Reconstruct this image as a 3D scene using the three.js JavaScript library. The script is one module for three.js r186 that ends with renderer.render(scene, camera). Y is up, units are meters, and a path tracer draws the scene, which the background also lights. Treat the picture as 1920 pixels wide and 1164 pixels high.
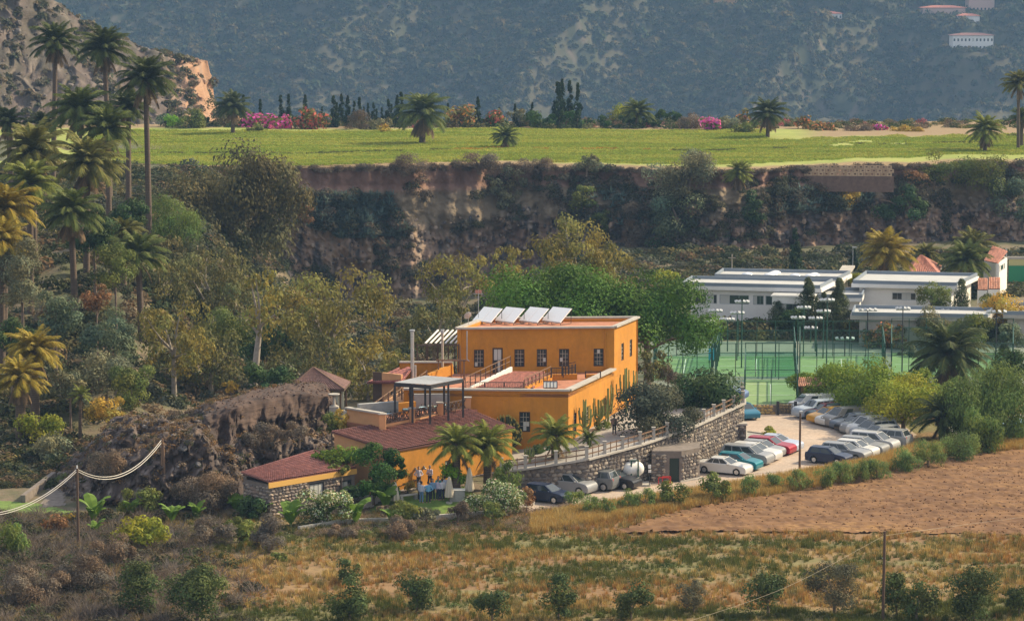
import * as THREE from 'three';
import { mergeGeometries } from 'three/addons/utils/BufferGeometryUtils.js';
import { ImprovedNoise } from 'three/addons/math/ImprovedNoise.js';
import { MarchingCubes } from 'three/addons/objects/MarchingCubes.js';

// ---------- camera, sky, sun, exposure ----------
const F = 5400, CX = 960, CY = 582, H = 43, PIT = 6.7 * Math.PI / 180, sp = Math.sin(PIT), cp = Math.cos(PIT);
const scene = new THREE.Scene();
const camera = new THREE.PerspectiveCamera(2 * Math.atan(582 / F) * 180 / Math.PI, 1920 / 1164, 1, 9000);
camera.position.set(0, H, 0); camera.rotation.x = -PIT;
const renderer = new THREE.WebGLRenderer({ antialias: true });
renderer.setSize(1024, 620);
renderer.toneMapping = THREE.LinearToneMapping;
renderer.toneMappingExposure = 1.42;
renderer.outputColorSpace = THREE.SRGBColorSpace;
renderer.shadowMap.enabled = true;
const SUN = new THREE.Vector3(0.86 , 0.70, -0.36).normalize();
const sun = new THREE.DirectionalLight(new THREE.Color().setRGB(1, 0.82, 0.54), 5);
sun.position.copy(SUN).multiplyScalar(600).add(new THREE.Vector3(0, 0, -300)); sun.target.position.set(0, 0, -300);
sun.castShadow = true; sun.shadow.radius = 1.5; sun.shadow.mapSize.set(4096, 4096);
Object.assign(sun.shadow.camera, { left: -300, right: 300, top: 300, bottom: -300, near: 10, far: 1600 });
scene.add(sun, sun.target);
{ // clear, slightly hazy sky
  const W = 256, HH = 128, d = new Float32Array(W * HH * 4), v = new THREE.Vector3();
  for (let j = 0; j < HH; j++) for (let i = 0; i < W; i++) {
    const th = ((j + .5) / HH - .5) * Math.PI, ph = ((i + .5) / W - .5) * Math.PI * 2;
    v.set(Math.cos(th) * Math.cos(ph), Math.sin(th), Math.cos(th) * Math.sin(ph));
    const up = Math.max(0, v.y), k = Math.pow(1 - up, 3), c = Math.max(0, v.dot(SUN)), g = Math.pow(c, 6) * .8 + Math.pow(c, 60) * 2;
    const o = (j * W + i) * 4, gnd = v.y < 0 ? Math.max(.45, 1 + v.y * 4) : 1;
    d[o] = (.42 + .28 * k + g) * gnd; d[o + 1] = (.45 + .235 * k + g * .88) * gnd; d[o + 2] = (.52 + .14 * k + g * .68) * gnd; d[o + 3] = 1;
  }
  const t = new THREE.DataTexture(d, W, HH, THREE.RGBAFormat, THREE.FloatType);
  t.mapping = THREE.EquirectangularReflectionMapping; t.magFilter = t.minFilter = THREE.LinearFilter; t.colorSpace = THREE.LinearSRGBColorSpace; t.needsUpdate = true;
  scene.background = t; scene.environment = t; scene.backgroundIntensity = 1; scene.environmentIntensity = 1;
}
scene.fog = new THREE.FogExp2(new THREE.Color().setRGB(.34, .60, 1), 0.00013);

// ---------- helpers ----------
const V = (x, y, z) => new THREE.Vector3(x, y, z);
function mul(seed) { return () => { seed |= 0; seed = seed + 0x6D2B79F5 | 0; let t = Math.imul(seed ^ seed >>> 15, 1 | seed); t = t + Math.imul(t ^ t >>> 7, 61 | t) ^ t; return ((t ^ t >>> 14) >>> 0) / 4294967296; }; }
let R = mul(7);
const rr = (a, b) => a + (b - a) * R();
const clamp = (x, a, b) => Math.min(b, Math.max(a, x)), mix = (a, b, t) => a + (b - a) * t;
const sst = (a, b, x) => { const t = clamp((x - a) / (b - a), 0, 1); return t * t * (3 - 2 * t); };
function pl(a, x) { if (x <= a[0][0]) return a[0][1]; for (let i = 1; i < a.length; i++) if (x <= a[i][0]) { const t = (x - a[i - 1][0]) / (a[i][0] - a[i - 1][0]); return mix(a[i - 1][1], a[i][1], t); } return a[a.length - 1][1]; }
const IN = new ImprovedNoise();
const ns = (x, y, z = 0) => IN.noise(x + 100.5, y + 100.5, z + 100.5);
const fbm = (x, y, z = 0, o = 4) => { let s = 0, a = .5, f = 1; for (let i = 0; i < o; i++) { s += a * ns(x * f, y * f, z * f + i * 7.3); a *= .5; f *= 2.03; } return s; };
function atD(px, py, D) { const a = (px - CX) / F, b = -(py - CY) / F, t = D / (b * sp + cp); return V(a * t, H + (b * cp - sp) * t, -D); }
function atH(px, py, h) { const a = (px - CX) / F, b = -(py - CY) / F, t = (h - H) / (b * cp - sp); return V(a * t, h, -(b * sp + cp) * t); }
const uOf = (x, D, y = 0) => CX + F * x / (D * cp + (H - y) * sp);
const xOf = (u, D, y = 0) => (u - CX) / F * (D * cp + (H - y) * sp);

// ---------- terrain height ----------
const WALL_U = [[940, 236], [985, 236], [1100, 236], [1200, 241], [1300, 249], [1393, 260]];
const WALL_H = [[940, 1.8], [985, 2.0], [1100, 2.8], [1200, 3.2], [1300, 3.5], [1393, 3.9]];
function gh(x, z) {
  const D = -z, u = uOf(x, D);
  const hl = pl([[246, 0], [262, .6], [285, 2.8], [305, 6.5], [325, 9.5], [360, 10.6], [420, 11.4], [470, 12.4], [560, 12.4], [640, -12]], D);
  const ue = pl([[250, 150], [280, 300], [330, 420], [400, 500], [460, 540]], D);
  const w = 1 - sst(ue - 160, ue + 80, u);
  const rav = -8 * sst(290, 350, D) * (1 - sst(860, 1180, u)) * (1 - w);
  let h = hl * w + rav;
  const flat = sst(950, 1010, u) * sst(222, 226, D) * (1 - sst(420, 440, D)) + (1 - sst(950, 1010, u)) * sst(222, 226, D) * (1 - sst(246, 256, D)) * sst(100, 300, u);
  h += (1 - clamp(flat, 0, 1)) * (fbm(x * .06, z * .06, 1, 3) * .9 + fbm(x * .35, z * .35, 2, 2) * .25) * (.35 + .9 * w * sst(250, 280, D));
  if (w > .02 && D > 255 && D < 420) { const q = fbm(x * .11, z * .11, 5, 3); h += w * Math.max(0, q) * 4; }
  h += sst(672, 715, u) * (1 - sst(950, 985, u)) * sst(224.5, 231, D) * (1 - sst(246, 256, D)) * 1.15;
  if (D > 600) h = mix(h, -110, sst(600, 780, D));
  return h;
}
function G(px, py, d0 = 150, d1 = 700) { // where the sight line meets the ground
  let a = d0; for (let D = d0; D < d1; D += .5) { const p = atD(px, py, D); if (p.y <= gh(p.x, p.z)) { a = D; break; } a = D; }
  const p = atD(px, py, a); p.y = gh(p.x, p.z); return p;
}

// ---------- naming ----------
const names = new Map();
function numbered(n) { const k = names.get(n) ?? 0; names.set(n, k + 1); return k ? n + '_' + String(k).padStart(3, '0') : n; }
function tag(o, label, category, group, kind) { if (label) o.userData.label = label; if (category) o.userData.category = category; if (group) o.userData.group = group; if (kind) o.userData.kind = kind; return o; }
function thing(name, label, category, pos, group) { const o = new THREE.Group(); o.name = numbered(name); if (pos) o.position.copy(pos); tag(o, label, category, group); scene.add(o); return o; }
function mesh(name, geo, mat, parent) { const m = new THREE.Mesh(geo, mat); m.name = parent ? name : numbered(name); m.castShadow = m.receiveShadow = true; (parent ?? scene).add(m); return m; }
function struct(name, geo, mat, label, category) { const m = mesh(name, geo, mat); tag(m, label, category, null, 'structure'); return m; }

// ---------- geometry ----------
class GB { // triangle soup with optional colours
  constructor() { this.p = []; this.c = []; this.i = []; this.n = 0; this.hasC = false; }
  v(x, y, z, c) { this.p.push(x, y, z); if (c) { this.hasC = true; this.c.push(c[0], c[1], c[2]); } return this.n++; }
  quad(a, b, c, d, col) { const i = this.v(a.x, a.y, a.z, col); this.v(b.x, b.y, b.z, col); this.v(c.x, c.y, c.z, col); this.v(d.x, d.y, d.z, col); this.i.push(i, i + 1, i + 2, i, i + 2, i + 3); }
  tri(a, b, c, col) { const i = this.v(a.x, a.y, a.z, col); this.v(b.x, b.y, b.z, col); this.v(c.x, c.y, c.z, col); this.i.push(i, i + 1, i + 2); }
  build(uv) { const g = new THREE.BufferGeometry(); g.setAttribute('position', new THREE.Float32BufferAttribute(this.p, 3)); if (this.hasC) g.setAttribute('color', new THREE.Float32BufferAttribute(this.c, 3)); g.setIndex(this.i); g.computeVertexNormals(); return uv ? uvw(g) : g; }
}
function uvw(g0) { // box mapping in metres
  const g = g0.index ? g0.toNonIndexed() : g0, p = g.attributes.position, uv = new Float32Array(p.count * 2), a = V(), b = V(), c = V();
  for (let i = 0; i < p.count; i += 3) {
    a.fromBufferAttribute(p, i); b.fromBufferAttribute(p, i + 1); c.fromBufferAttribute(p, i + 2);
    const n = b.clone().sub(a).cross(c.clone().sub(a)), ax = Math.abs(n.x), ay = Math.abs(n.y), az = Math.abs(n.z);
    for (let k = 0; k < 3; k++) { const q = [a, b, c][k]; const [s, t] = ay >= ax && ay >= az ? [q.x, q.z] : ax > az ? [q.z, q.y] : [q.x, q.y]; uv[(i + k) * 2] = s; uv[(i + k) * 2 + 1] = t; }
  }
  g.setAttribute('uv', new THREE.BufferAttribute(uv, 2)); return g;
}
function clean(g, keepUv) { const h = g.index ? g.toNonIndexed() : g; for (const k of Object.keys(h.attributes)) if (!['position', 'normal', keepUv ? 'uv' : ''].includes(k)) h.deleteAttribute(k); return h; }
const merge = (list, keepUv) => mergeGeometries(list.map((g) => clean(g, keepUv)));
const box = (x0, x1, y0, y1, z0, z1) => { const g = new THREE.BoxGeometry(x1 - x0, y1 - y0, z1 - z0); g.translate((x0 + x1) / 2, (y0 + y1) / 2, (z0 + z1) / 2); return g; };
function bar(a, b, r0, r1 = r0, n = 6) { const d = b.clone().sub(a), L = d.length(); const g = new THREE.CylinderGeometry(r1, r0, L, n, 1); g.translate(0, L / 2, 0); g.applyQuaternion(new THREE.Quaternion().setFromUnitVectors(V(0, 1, 0), d.normalize())); g.translate(a.x, a.y, a.z); return g; }
function beam(a, b, w, h = w) { const d = b.clone().sub(a), L = d.length(), g = new THREE.BoxGeometry(w, h, L); const m = new THREE.Matrix4().lookAt(b, a, Math.abs(d.y) > .95 * L ? V(1, 0, 0) : V(0, 1, 0)); g.applyMatrix4(m); g.translate((a.x + b.x) / 2, (a.y + b.y) / 2, (a.z + b.z) / 2); return g; }
function tube(pts, r0, r1 = r0, n = 6, seg = 8) { // tapered tube through points
  const cv = new THREE.CatmullRomCurve3(pts), gb = new GB(), fr = cv.computeFrenetFrames(seg, false), rows = [];
  for (let i = 0; i <= seg; i++) { const t = i / seg, c = cv.getPointAt(t), r = mix(r0, r1, t), row = []; for (let k = 0; k < n; k++) { const a = k / n * Math.PI * 2; const q = c.clone().addScaledVector(fr.normals[i], Math.cos(a) * r).addScaledVector(fr.binormals[i], Math.sin(a) * r); row.push(gb.v(q.x, q.y, q.z)); } rows.push(row); }
  for (let i = 0; i < seg; i++) for (let k = 0; k < n; k++) { const a = rows[i][k], b = rows[i][(k + 1) % n], c = rows[i + 1][(k + 1) % n], d = rows[i + 1][k]; gb.i.push(a, b, c, a, c, d); }
  return gb.build();
}
const prism = (pts, y0, y1) => { // plan polygon (x,z) extruded upward
  const s = new THREE.Shape(pts.map((p) => new THREE.Vector2(p.x, -p.z))), g = new THREE.ExtrudeGeometry(s, { depth: y1 - y0, bevelEnabled: false }); g.rotateX(-Math.PI / 2); g.translate(0, y0, 0); return g;
};

// ---------- textures and materials ----------
const rgb = (r, g, b) => new THREE.Color().setRGB(r, g, b);
function tex(size, metres, fn, color = true) {
  const d = new Uint8Array(size * size * 4), s = (x) => Math.round(255 * clamp(color ? (x <= .0031308 ? x * 12.92 : 1.055 * Math.pow(x, 1 / 2.4) - .055) : x, 0, 1));
  for (let j = 0; j < size; j++) for (let i = 0; i < size; i++) { const c = fn(i / size, j / size), o = (j * size + i) * 4; d[o] = s(c[0]); d[o + 1] = s(c[1]); d[o + 2] = s(c[2]); d[o + 3] = 255; }
  const t = new THREE.DataTexture(d, size, size, THREE.RGBAFormat); t.wrapS = t.wrapT = THREE.RepeatWrapping; t.magFilter = THREE.LinearFilter; t.minFilter = THREE.LinearMipmapLinearFilter; t.generateMipmaps = true;
  if (color) t.colorSpace = THREE.SRGBColorSpace; t.repeat.set(1 / metres, 1 / metres); t.needsUpdate = true; return t;
}
function tn(u, v, f, o = 4, s = 0) { // tileable noise
  const g = (a, b) => fbm(a * f, b * f, s, o); const wu = sst(0, 1, u), wv = sst(0, 1, v);
  return mix(mix(g(u, v), g(u - 1, v), wu), mix(g(u, v - 1), g(u - 1, v - 1), wu), wv) * 1.5;
}
const M = (c, rough = .85, o = {}) => new THREE.MeshStandardMaterial({ color: c, roughness: rough, ...o });
const MP = (c, rough, o) => new THREE.MeshPhysicalMaterial({ color: c, roughness: rough, ...o });
const toned = (r, g, b, amp, f, metres, size = 256, s = 0, warm = 0) => tex(size, metres, (u, v) => { const a = 1 + amp * (tn(u, v, f, 5, s) * 1.3 + tn(u, v, f * 6, 3, s + 3) * .7); const w = warm * tn(u, v, f * 1.7, 3, s + 9); return [r * a * (1 + w), g * a, b * a * (1 - w)]; });
const mt = {};
mt.white = M('#ffffff', .8, { map: toned(.80, .78, .75, .08, 5, 6, 256, 1) });
mt.orange = M('#ffffff', .9, { map: tex(512, 9, (u, v) => { const a = 1 + .22 * tn(u, v, 4, 5, 2) + .16 * tn(u, v, 28, 3, 4), st = Math.max(0, tn(u, v * .25, 16, 3, 8) - .18) * .5; return [.50 * a * (1 - st), .212 * a * (1 - st * .9), .02 * a]; }), bumpMap: tex(256, 2, (u, v) => { const a = .5 + .5 * tn(u, v, 18, 4, 3); return [a, a, a]; }, false), bumpScale: .012 });
mt.ochre = M(rgb(.70, .40, .10), .85);
mt.salmon = M('#ffffff', .9, { map: toned(.56, .30, .14, .15, 5, 6, 256, 5) });
mt.concrete = M('#ffffff', .9, { map: toned(.40, .375, .34, .22, 6, 5, 256, 6) });
mt.grey = M('#ffffff', .9, { map: toned(.33, .33, .32, .2, 6, 5, 256, 7) });
mt.terracotta = M('#ffffff', .9, { map: toned(.40, .17, .10, .3, 7, 5, 256, 8, .1) });
mt.tile = M('#ffffff', .85, { vertexColors: true });
mt.timber = M('#ffffff', .8, { map: tex(128, 1.2, (u, v) => { const a = 1 + .35 * tn(u * 6 % 1, v, 5, 3, 3); return [.10 * a, .062 * a, .042 * a]; }) });
mt.paleTimber = M('#ffffff', .85, { map: toned(.42, .36, .29, .2, 6, 2, 128, 3) });
mt.brownTimber = M('#ffffff', .85, { map: toned(.19, .115, .07, .3, 6, 2, 128, 4) });
mt.dark = M(rgb(.03, .03, .034), .55);
mt.steel = M(rgb(.62, .63, .64), .32, { metalness: .85 });
mt.galv = M(rgb(.42, .44, .46), .5, { metalness: .5 });
mt.green = M(rgb(.02, .085, .06), .5);
mt.frame = M(rgb(.045, .026, .02), .6);
mt.glass = MP(rgb(.035, .045, .05), .06, { specularIntensity: 1, clearcoat: .4, clearcoatRoughness: .05 });
mt.pane = MP(rgb(.86, .93, .92), .04, { transmission: 1, thickness: 0, ior: 1.45 });
mt.curtain = M(rgb(.55, .55, .52), .9);
mt.rubber = M(rgb(.02, .02, .02), .8);
mt.rim = M(rgb(.6, .6, .62), .3, { metalness: .8 });
mt.lamp = MP(rgb(.8, .82, .84), .12, { clearcoat: 1 });
mt.tail = MP(rgb(.5, .015, .015), .2, { clearcoat: 1 });
mt.bark = M('#ffffff', .95, { map: toned(.17, .125, .095, .4, 8, 2, 128, 2) });
mt.paleBark = M('#ffffff', .9, { map: toned(.29, .25, .21, .35, 6, 3, 128, 9) });
mt.palmBark = M('#ffffff', .95, { map: tex(128, 1, (u, v) => { const a = 1 + .35 * Math.sin(v * Math.PI * 10) * .5 + .3 * tn(u, v, 7, 3, 1); return [.115 * a, .083 * a, .062 * a]; }) });
mt.gravel = M('#ffffff', .95, { map: tex(1024, 14, (u, v) => { const a = 1 + .22 * tn(u, v, 4, 4, 1) + .35 * tn(u, v, 60, 2, 2), w = .06 * tn(u, v, 7, 3, 5); return [.41 * a * (1 + w), .325 * a, .26 * a * (1 - w)]; }), bumpMap: tex(512, 5, (u, v) => { const a = .5 + .6 * tn(u, v, 40, 3, 3); return [a, a, a]; }, false), bumpScale: .03 });
mt.paving = M('#ffffff', .92, { map: toned(.34, .315, .29, .22, 8, 6, 256, 11) });
mt.lawn = M('#ffffff', .95, { map: toned(.12, .19, .035, .45, 14, 6, 256, 12, .1) });
mt.paint = M(rgb(.8, .8, .78), .6);
mt.stone = M('#ffffff', .92, { vertexColors: true, bumpMap: tex(128, .6, (u, v) => { const a = .5 + .6 * tn(u, v, 7, 4, 6); return [a, a, a]; }, false), bumpScale: .02 });
mt.mortar = M('#ffffff', .95, { map: toned(.19, .16, .14, .35, 8, 4, 256, 13) });
mt.rockv = M('#ffffff', .95, { vertexColors: true, bumpMap: tex(512, 5, (u, v) => { const a = .5 + .55 * tn(u, v, 8, 5, 6); return [a, a, a]; }, false), bumpScale: .25 });
mt.groundv = M('#ffffff', .97, { vertexColors: true, bumpMap: tex(512, 4, (u, v) => { const a = .5 + .6 * tn(u, v, 14, 4, 2); return [a, a, a]; }, false), bumpScale: .06 });
const leafMats = new Map();
function leafMat(r, g, b, tr = .42) { const k = [r, g, b, tr].join(); if (!leafMats.has(k)) leafMats.set(k, MP(rgb(r, g, b), .8, { vertexColors: true, side: THREE.DoubleSide, transmission: tr, thickness: 0, specularIntensity: .25 })); return leafMats.get(k); }
// ---------- ground ----------
mt.groundv.map = toned(.95, .95, .95, .28, 10, 5, 512, 21, .06);
function gridSheet(Ds, us, hf, cf, y0 = 0) { // sheet over (distance, bearing) rows
  const p = [], c = [], uv = [], idx = [], n = us.length;
  for (const D of Ds) for (const u of us) { const x = xOf(u, D), q = hf(x, -D, u, D); const P = q.isVector3 ? q : V(x, q, -D); p.push(P.x, P.y + y0, P.z); const k = cf(P.x, P.z, u, D, P); c.push(k[0], k[1], k[2]); uv.push(P.x, P.z); }
  for (let j = 0; j < Ds.length - 1; j++) for (let i = 0; i < n - 1; i++) { const a = j * n + i; idx.push(a, a + 1, a + n + 1, a, a + n + 1, a + n); }
  const g = new THREE.BufferGeometry(); g.setAttribute('position', new THREE.Float32BufferAttribute(p, 3)); g.setAttribute('color', new THREE.Float32BufferAttribute(c, 3)); g.setAttribute('uv', new THREE.Float32BufferAttribute(uv, 2)); g.setIndex(idx); g.computeVertexNormals(); return g;
}
const span = (a, b, s) => { const o = []; for (let x = a; x < b - 1e-6; x += s) o.push(x); return o; };
const m3 = (a, b, t) => [mix(a[0], b[0], t), mix(a[1], b[1], t), mix(a[2], b[2], t)];
function groundCol(x, z, u, D) {
  const a = fbm(x * .09, z * .09, 3, 4), b = fbm(x * .5, z * .5, 4, 3), e = fbm(x * .04, z * .13, 9, 3);
  let c = m3([.23, .135, .06], [.27, .185, .082], sst(-.15, .35, a + b * .5));
  c = m3(c, [.12, .13, .045], sst(.02, .28, e + b * .35) * .75);
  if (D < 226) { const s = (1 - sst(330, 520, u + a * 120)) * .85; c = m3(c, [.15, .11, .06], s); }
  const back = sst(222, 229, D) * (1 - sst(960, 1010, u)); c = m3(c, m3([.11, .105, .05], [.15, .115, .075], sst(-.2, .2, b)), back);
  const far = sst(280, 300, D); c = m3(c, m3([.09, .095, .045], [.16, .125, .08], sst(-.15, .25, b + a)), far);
  const k = 1 + b * .5; return [c[0] * k, c[1] * k, c[2] * k];
}
const usAll = [-6000, -3500, -2000, -1000, -500, ...span(-240, 2170, 10), 2300, 2600, 3200, 4500, 6500];
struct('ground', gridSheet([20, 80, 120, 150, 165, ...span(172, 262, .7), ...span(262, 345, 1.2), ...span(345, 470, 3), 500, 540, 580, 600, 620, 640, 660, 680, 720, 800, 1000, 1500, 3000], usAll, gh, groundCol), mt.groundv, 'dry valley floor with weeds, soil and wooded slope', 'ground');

// polygon sheets laid on the ground
function inPoly(P, x, z) { let s = false; for (let i = 0, j = P.length - 1; i < P.length; j = i++) { const a = P[i], b = P[j]; if ((a.z > z) !== (b.z > z) && x < (b.x - a.x) * (z - a.z) / (b.z - a.z) + a.x) s = !s; } return s; }
const PX = (list, h = 0) => list.map(([x, y]) => atH(x, y, h));
function flatSheet(P, y) { const s = new THREE.Shape(P.map((p) => new THREE.Vector2(p.x, -p.z))), g = new THREE.ShapeGeometry(s); g.rotateX(-Math.PI / 2); g.translate(0, y, 0); return uvw(g); }
const lotP = PX([[975, 948], [1000, 964], [1060, 958], [1120, 950], [1290, 920], [1480, 890], [1540, 884], [1640, 862], [1705, 835], [1720, 815], [1690, 795], [1610, 770], [1540, 752], [1500, 742], [1470, 772], [1393, 776], [1370, 800], [1300, 880], [1200, 905], [1090, 915], [985, 925]]);
struct('car_park', flatSheet(lotP, .012), mt.gravel, 'pale cobbled car park behind the ploughed field', 'car park');
const tillP = PX([[1150, 1000], [1230, 972], [1330, 948], [1500, 918], [1640, 890], [1760, 862], [1850, 846], [2100, 830], [2150, 1010], [1800, 1003], [1650, 1000], [1450, 998], [1300, 996]]);
{ // ploughed field: clods and furrows in the surface itself
  const gb = new GB(), s = .22, idx = new Map();
  let x0 = 1e9, x1 = -1e9, z0 = 1e9, z1 = -1e9; for (const p of tillP) { x0 = Math.min(x0, p.x); x1 = Math.max(x1, p.x); z0 = Math.min(z0, p.z); z1 = Math.max(z1, p.z); } x1 = Math.min(x1, 52);
  const nx = Math.ceil((x1 - x0) / s), nz = Math.ceil((z1 - z0) / s);
  const vert = (i, j) => { const k = i * 4096 + j; if (idx.has(k)) return idx.get(k); const x = x0 + i * s, z = z0 + j * s; const fu = Math.sin((z * 1 + x * .22 + fbm(x * .1, z * .1, 3, 2) * 3) * 4.2) * .035, cl = fbm(x * 1.7, z * 1.7, 6, 3) * .14 + Math.max(0, ns(x * 3.1, z * 3.1, 2) - .25) * .3, st = sst(.0, .3, fbm(x * .12, z * .3, 5, 4)), b = fbm(x * .9, z * .9, 8, 3);
    const c = m3([.12, .056, .022], [.205, .105, .042], sst(-.3, .3, b)), d = m3(c, [.34, .19, .065], st * .6 * sst(-.1, .3, ns(x * 2, z * 4))); const v = gb.v(x, Math.max(gh(x, z) + .02, .03) + fu + cl + .05, z, d); idx.set(k, v); return v; };
  for (let i = 0; i < nx; i++) for (let j = 0; j < nz; j++) { const x = x0 + (i + .5) * s, z = z0 + (j + .5) * s; if (!inPoly(tillP, x + ns(x * 2, z * 2) * .8, z + ns(x * 2, z * 2, 3) * .8)) continue; const a = vert(i, j), b = vert(i + 1, j), c = vert(i + 1, j + 1), d = vert(i, j + 1); gb.i.push(a, d, c, a, c, b); }
  struct('ploughed_field', gb.build(), M('#ffffff', .97, { vertexColors: true }), 'brown ploughed field below the car park', 'field');
}
// ---------- mesa: crop field on top of a cliff ----------
const MH = 12.5;
const edgeD = (u) => 458 + 5 * Math.sin(u * .008) + 6 * ns(u * .01, 1) + 2.5 * ns(u * .05, 2) + 8 * sst(1650, 1950, u);
const mesaH = (x, D) => MH + fbm(x * .02, D * .02, 4, 2) * .8;
{
  const us = [...span(-300, 2260, 12)], Ds = [...span(0, 20, 2), ...span(20, 150, 4)];
  const p = [], c = [], uv = [], idx = [], n = us.length, add = (P, k) => { p.push(P.x, P.y, P.z); c.push(...k); uv.push(P.x, P.z); };
  for (const d of Ds) for (const u of us) { const D = edgeD(u) + d, x = xOf(u, D, MH); const b = fbm(x * .15, D * .15, 2, 3), g = m3([.24, .29, .05], [.31, .34, .075], sst(-.2, .2, b)); const dry = Math.max(1 - sst(2, 7, d), sst(104, 110, d + b * 10), (sst(1480, 1560, u) * sst(70, 80, d))); add(V(x, mesaH(x, D) - (d < 1 ? .4 : 0) - sst(130, 150, d) * 25, -D), m3(g, [.27, .19, .10], dry)); }
  for (let j = 0; j < Ds.length - 1; j++) for (let i = 0; i < n - 1; i++) { const a = j * n + i; idx.push(a, a + 1, a + n + 1, a, a + n + 1, a + n); }
  const g = new THREE.BufferGeometry(); g.setAttribute('position', new THREE.Float32BufferAttribute(p, 3)); g.setAttribute('color', new THREE.Float32BufferAttribute(c, 3)); g.setAttribute('uv', new THREE.Float32BufferAttribute(uv, 2)); g.setIndex(idx); g.computeVertexNormals();
  struct('crop_field', g, mt.groundv, 'bright green crop field on the flat hilltop', 'field');
}
const cliffBase = (u) => pl([[-300, -2], [520, -4], [640, -11], [860, -11], [1000, -6], [1250, -3.5], [2260, -3.5]], u);
function cliffPt(u, t) { // t: 0 top edge .. 1 foot
  const top = mesaH(xOf(u, edgeD(u), MH), edgeD(u)) - .35, y = mix(top, cliffBase(u), t);
  const bank = pl([[0, 0], [.13, .4], [.16, 1.4], [.40, 4], [.48, 4.4], [.9, 6], [1, 10]], t);
  const wild = sst(.08, .25, t), w2 = sst(.3, .5, t);
  const d = bank + wild * (fbm(u * .011, t * 3, 3, 4) * 3.6 + fbm(u * .045, t * 9, 5, 4) * 2.0) + w2 * (Math.abs(fbm(u * .09, t * 5, 8, 3)) * 2.6 - .8) + ns(u * .15, t * 20, 4) * .5 + w2 * (fbm(u * .2, t * 16, 6, 3) * 1.7 + Math.max(0, ns(u * .03, t * 34, 2)) * .7);
  const D = edgeD(u) - d; return V(xOf(u, D, y), y, -D);
}
{
  const us = span(-300, 2260, 4), ts = span(0, 1.0001, 1 / 110), n = us.length, p = [], c = [], uv = [], idx = [];
  for (const t of ts) for (const u of us) { const q = cliffPt(u, t); p.push(q.x, q.y, q.z); uv.push(q.x, q.y);
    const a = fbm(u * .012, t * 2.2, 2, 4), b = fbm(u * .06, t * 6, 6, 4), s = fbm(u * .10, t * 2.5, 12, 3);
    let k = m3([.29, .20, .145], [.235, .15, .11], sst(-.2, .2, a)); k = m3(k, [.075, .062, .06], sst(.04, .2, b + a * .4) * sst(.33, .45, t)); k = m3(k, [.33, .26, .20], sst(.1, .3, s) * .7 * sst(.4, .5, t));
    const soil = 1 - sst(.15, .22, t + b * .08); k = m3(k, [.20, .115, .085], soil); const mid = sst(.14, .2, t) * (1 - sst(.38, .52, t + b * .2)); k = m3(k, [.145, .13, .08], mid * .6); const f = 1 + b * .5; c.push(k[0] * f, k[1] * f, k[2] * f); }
  for (let j = 0; j < ts.length - 1; j++) for (let i = 0; i < n - 1; i++) { const a = j * n + i; idx.push(a, a + n + 1, a + 1, a, a + n, a + n + 1); }
  const g = new THREE.BufferGeometry(); g.setAttribute('position', new THREE.Float32BufferAttribute(p, 3)); g.setAttribute('color', new THREE.Float32BufferAttribute(c, 3)); g.setAttribute('uv', new THREE.Float32BufferAttribute(uv, 2)); g.setIndex(idx); g.computeVertexNormals();
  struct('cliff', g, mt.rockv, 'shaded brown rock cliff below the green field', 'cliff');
}
// ---------- far hillside ----------
const HK = 2.6; // the hillside stands well behind the hilltop field
const pads = [[1822, 94, 815, 9], [1815, 52, 838, 6], [1768, 33, 846, 9], [1838, 22, 856, 7], [1550, 37, 842, 8], [1375, 12, 856, 9]].map(([u, y, D, r]) => ({ p: atD(u, y, D * HK), r: r * HK }));
function hillH(x, D, u) { let h = H + (hillBase(x / HK, D / HK, u) - H) * HK; for (const { p, r } of pads) { const d = Math.hypot(x - p.x, (-D - p.z) * 1.0); if (d < r * 2.2) h = mix(p.y - .1, h, sst(r * .9, r * 2.2, d)); } return h; }
function hillBase(x, D, u) {
  const base = pl([[640, -40], [740, -30], [770, -12], [798, 4], [818, 17], [838, 29], [858, 44], [890, 64], [960, 90], [1100, 120], [1500, 150]], D);
  const lf = 1 - sst(150, 700, u); // a bench on the left crest
  const bl = pl([[640, -40], [770, -12], [800, 4], [840, 24.5], [856, 33], [862, 34.5], [930, 37], [1000, 50], [1500, 90]], D);
  let h = mix(base, bl, lf * .95);
  const ph = (u - 3.6 * (D - 760)) / 460, fr = ph - Math.floor(ph), id = Math.floor(ph);
  const saw = fr < .82 ? fr / .82 : (1 - fr) / .18; // gentle left flank, steep right flank
  const amp = (12 + 7 * ns(id * 3.1, 2)) * sst(700, 770, D) * sst(350, 800, u) * (1 - .5 * sst(1750, 2000, u));
  h += (Math.pow(saw, 1.5) - .4) * amp + fbm(x * .018, D * .018, 3, 4) * 6 + fbm(x * .07, D * .07, 7, 4) * 3.2 + fbm(x * .25, D * .25, 2, 2) * .8;
  const rock = fbm(x * .03, D * .06, 11, 3); h += sst(.1, .25, rock) * 2.5;
  return h;
}
function hillCol(x, z, u, D) { const a = fbm(x * .03, z * .03, 2, 4), b = fbm(x * .15, z * .15, 5, 4), c = m3(m3([.05, .058, .026], [.085, .075, .042], sst(-.15, .25, a + b * .6)), [.12, .095, .07], sst(.2, .4, b - a * .5)); return c.map((q) => q * (1 + b * .5)); }
struct('far_hillside', gridSheet([640, 680, ...span(700, 905, 1.6), ...span(905, 1000, 6), 1040, 1100, 1200, 1350, 1500].map((d) => d * HK), [-900, -500, ...span(-300, 2260, 9), 2500, 3000], (x, z, u, D) => hillH(x, D, u), hillCol), mt.groundv, 'hazy blue scrub covered hillside filling the background', 'hillside');
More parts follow.
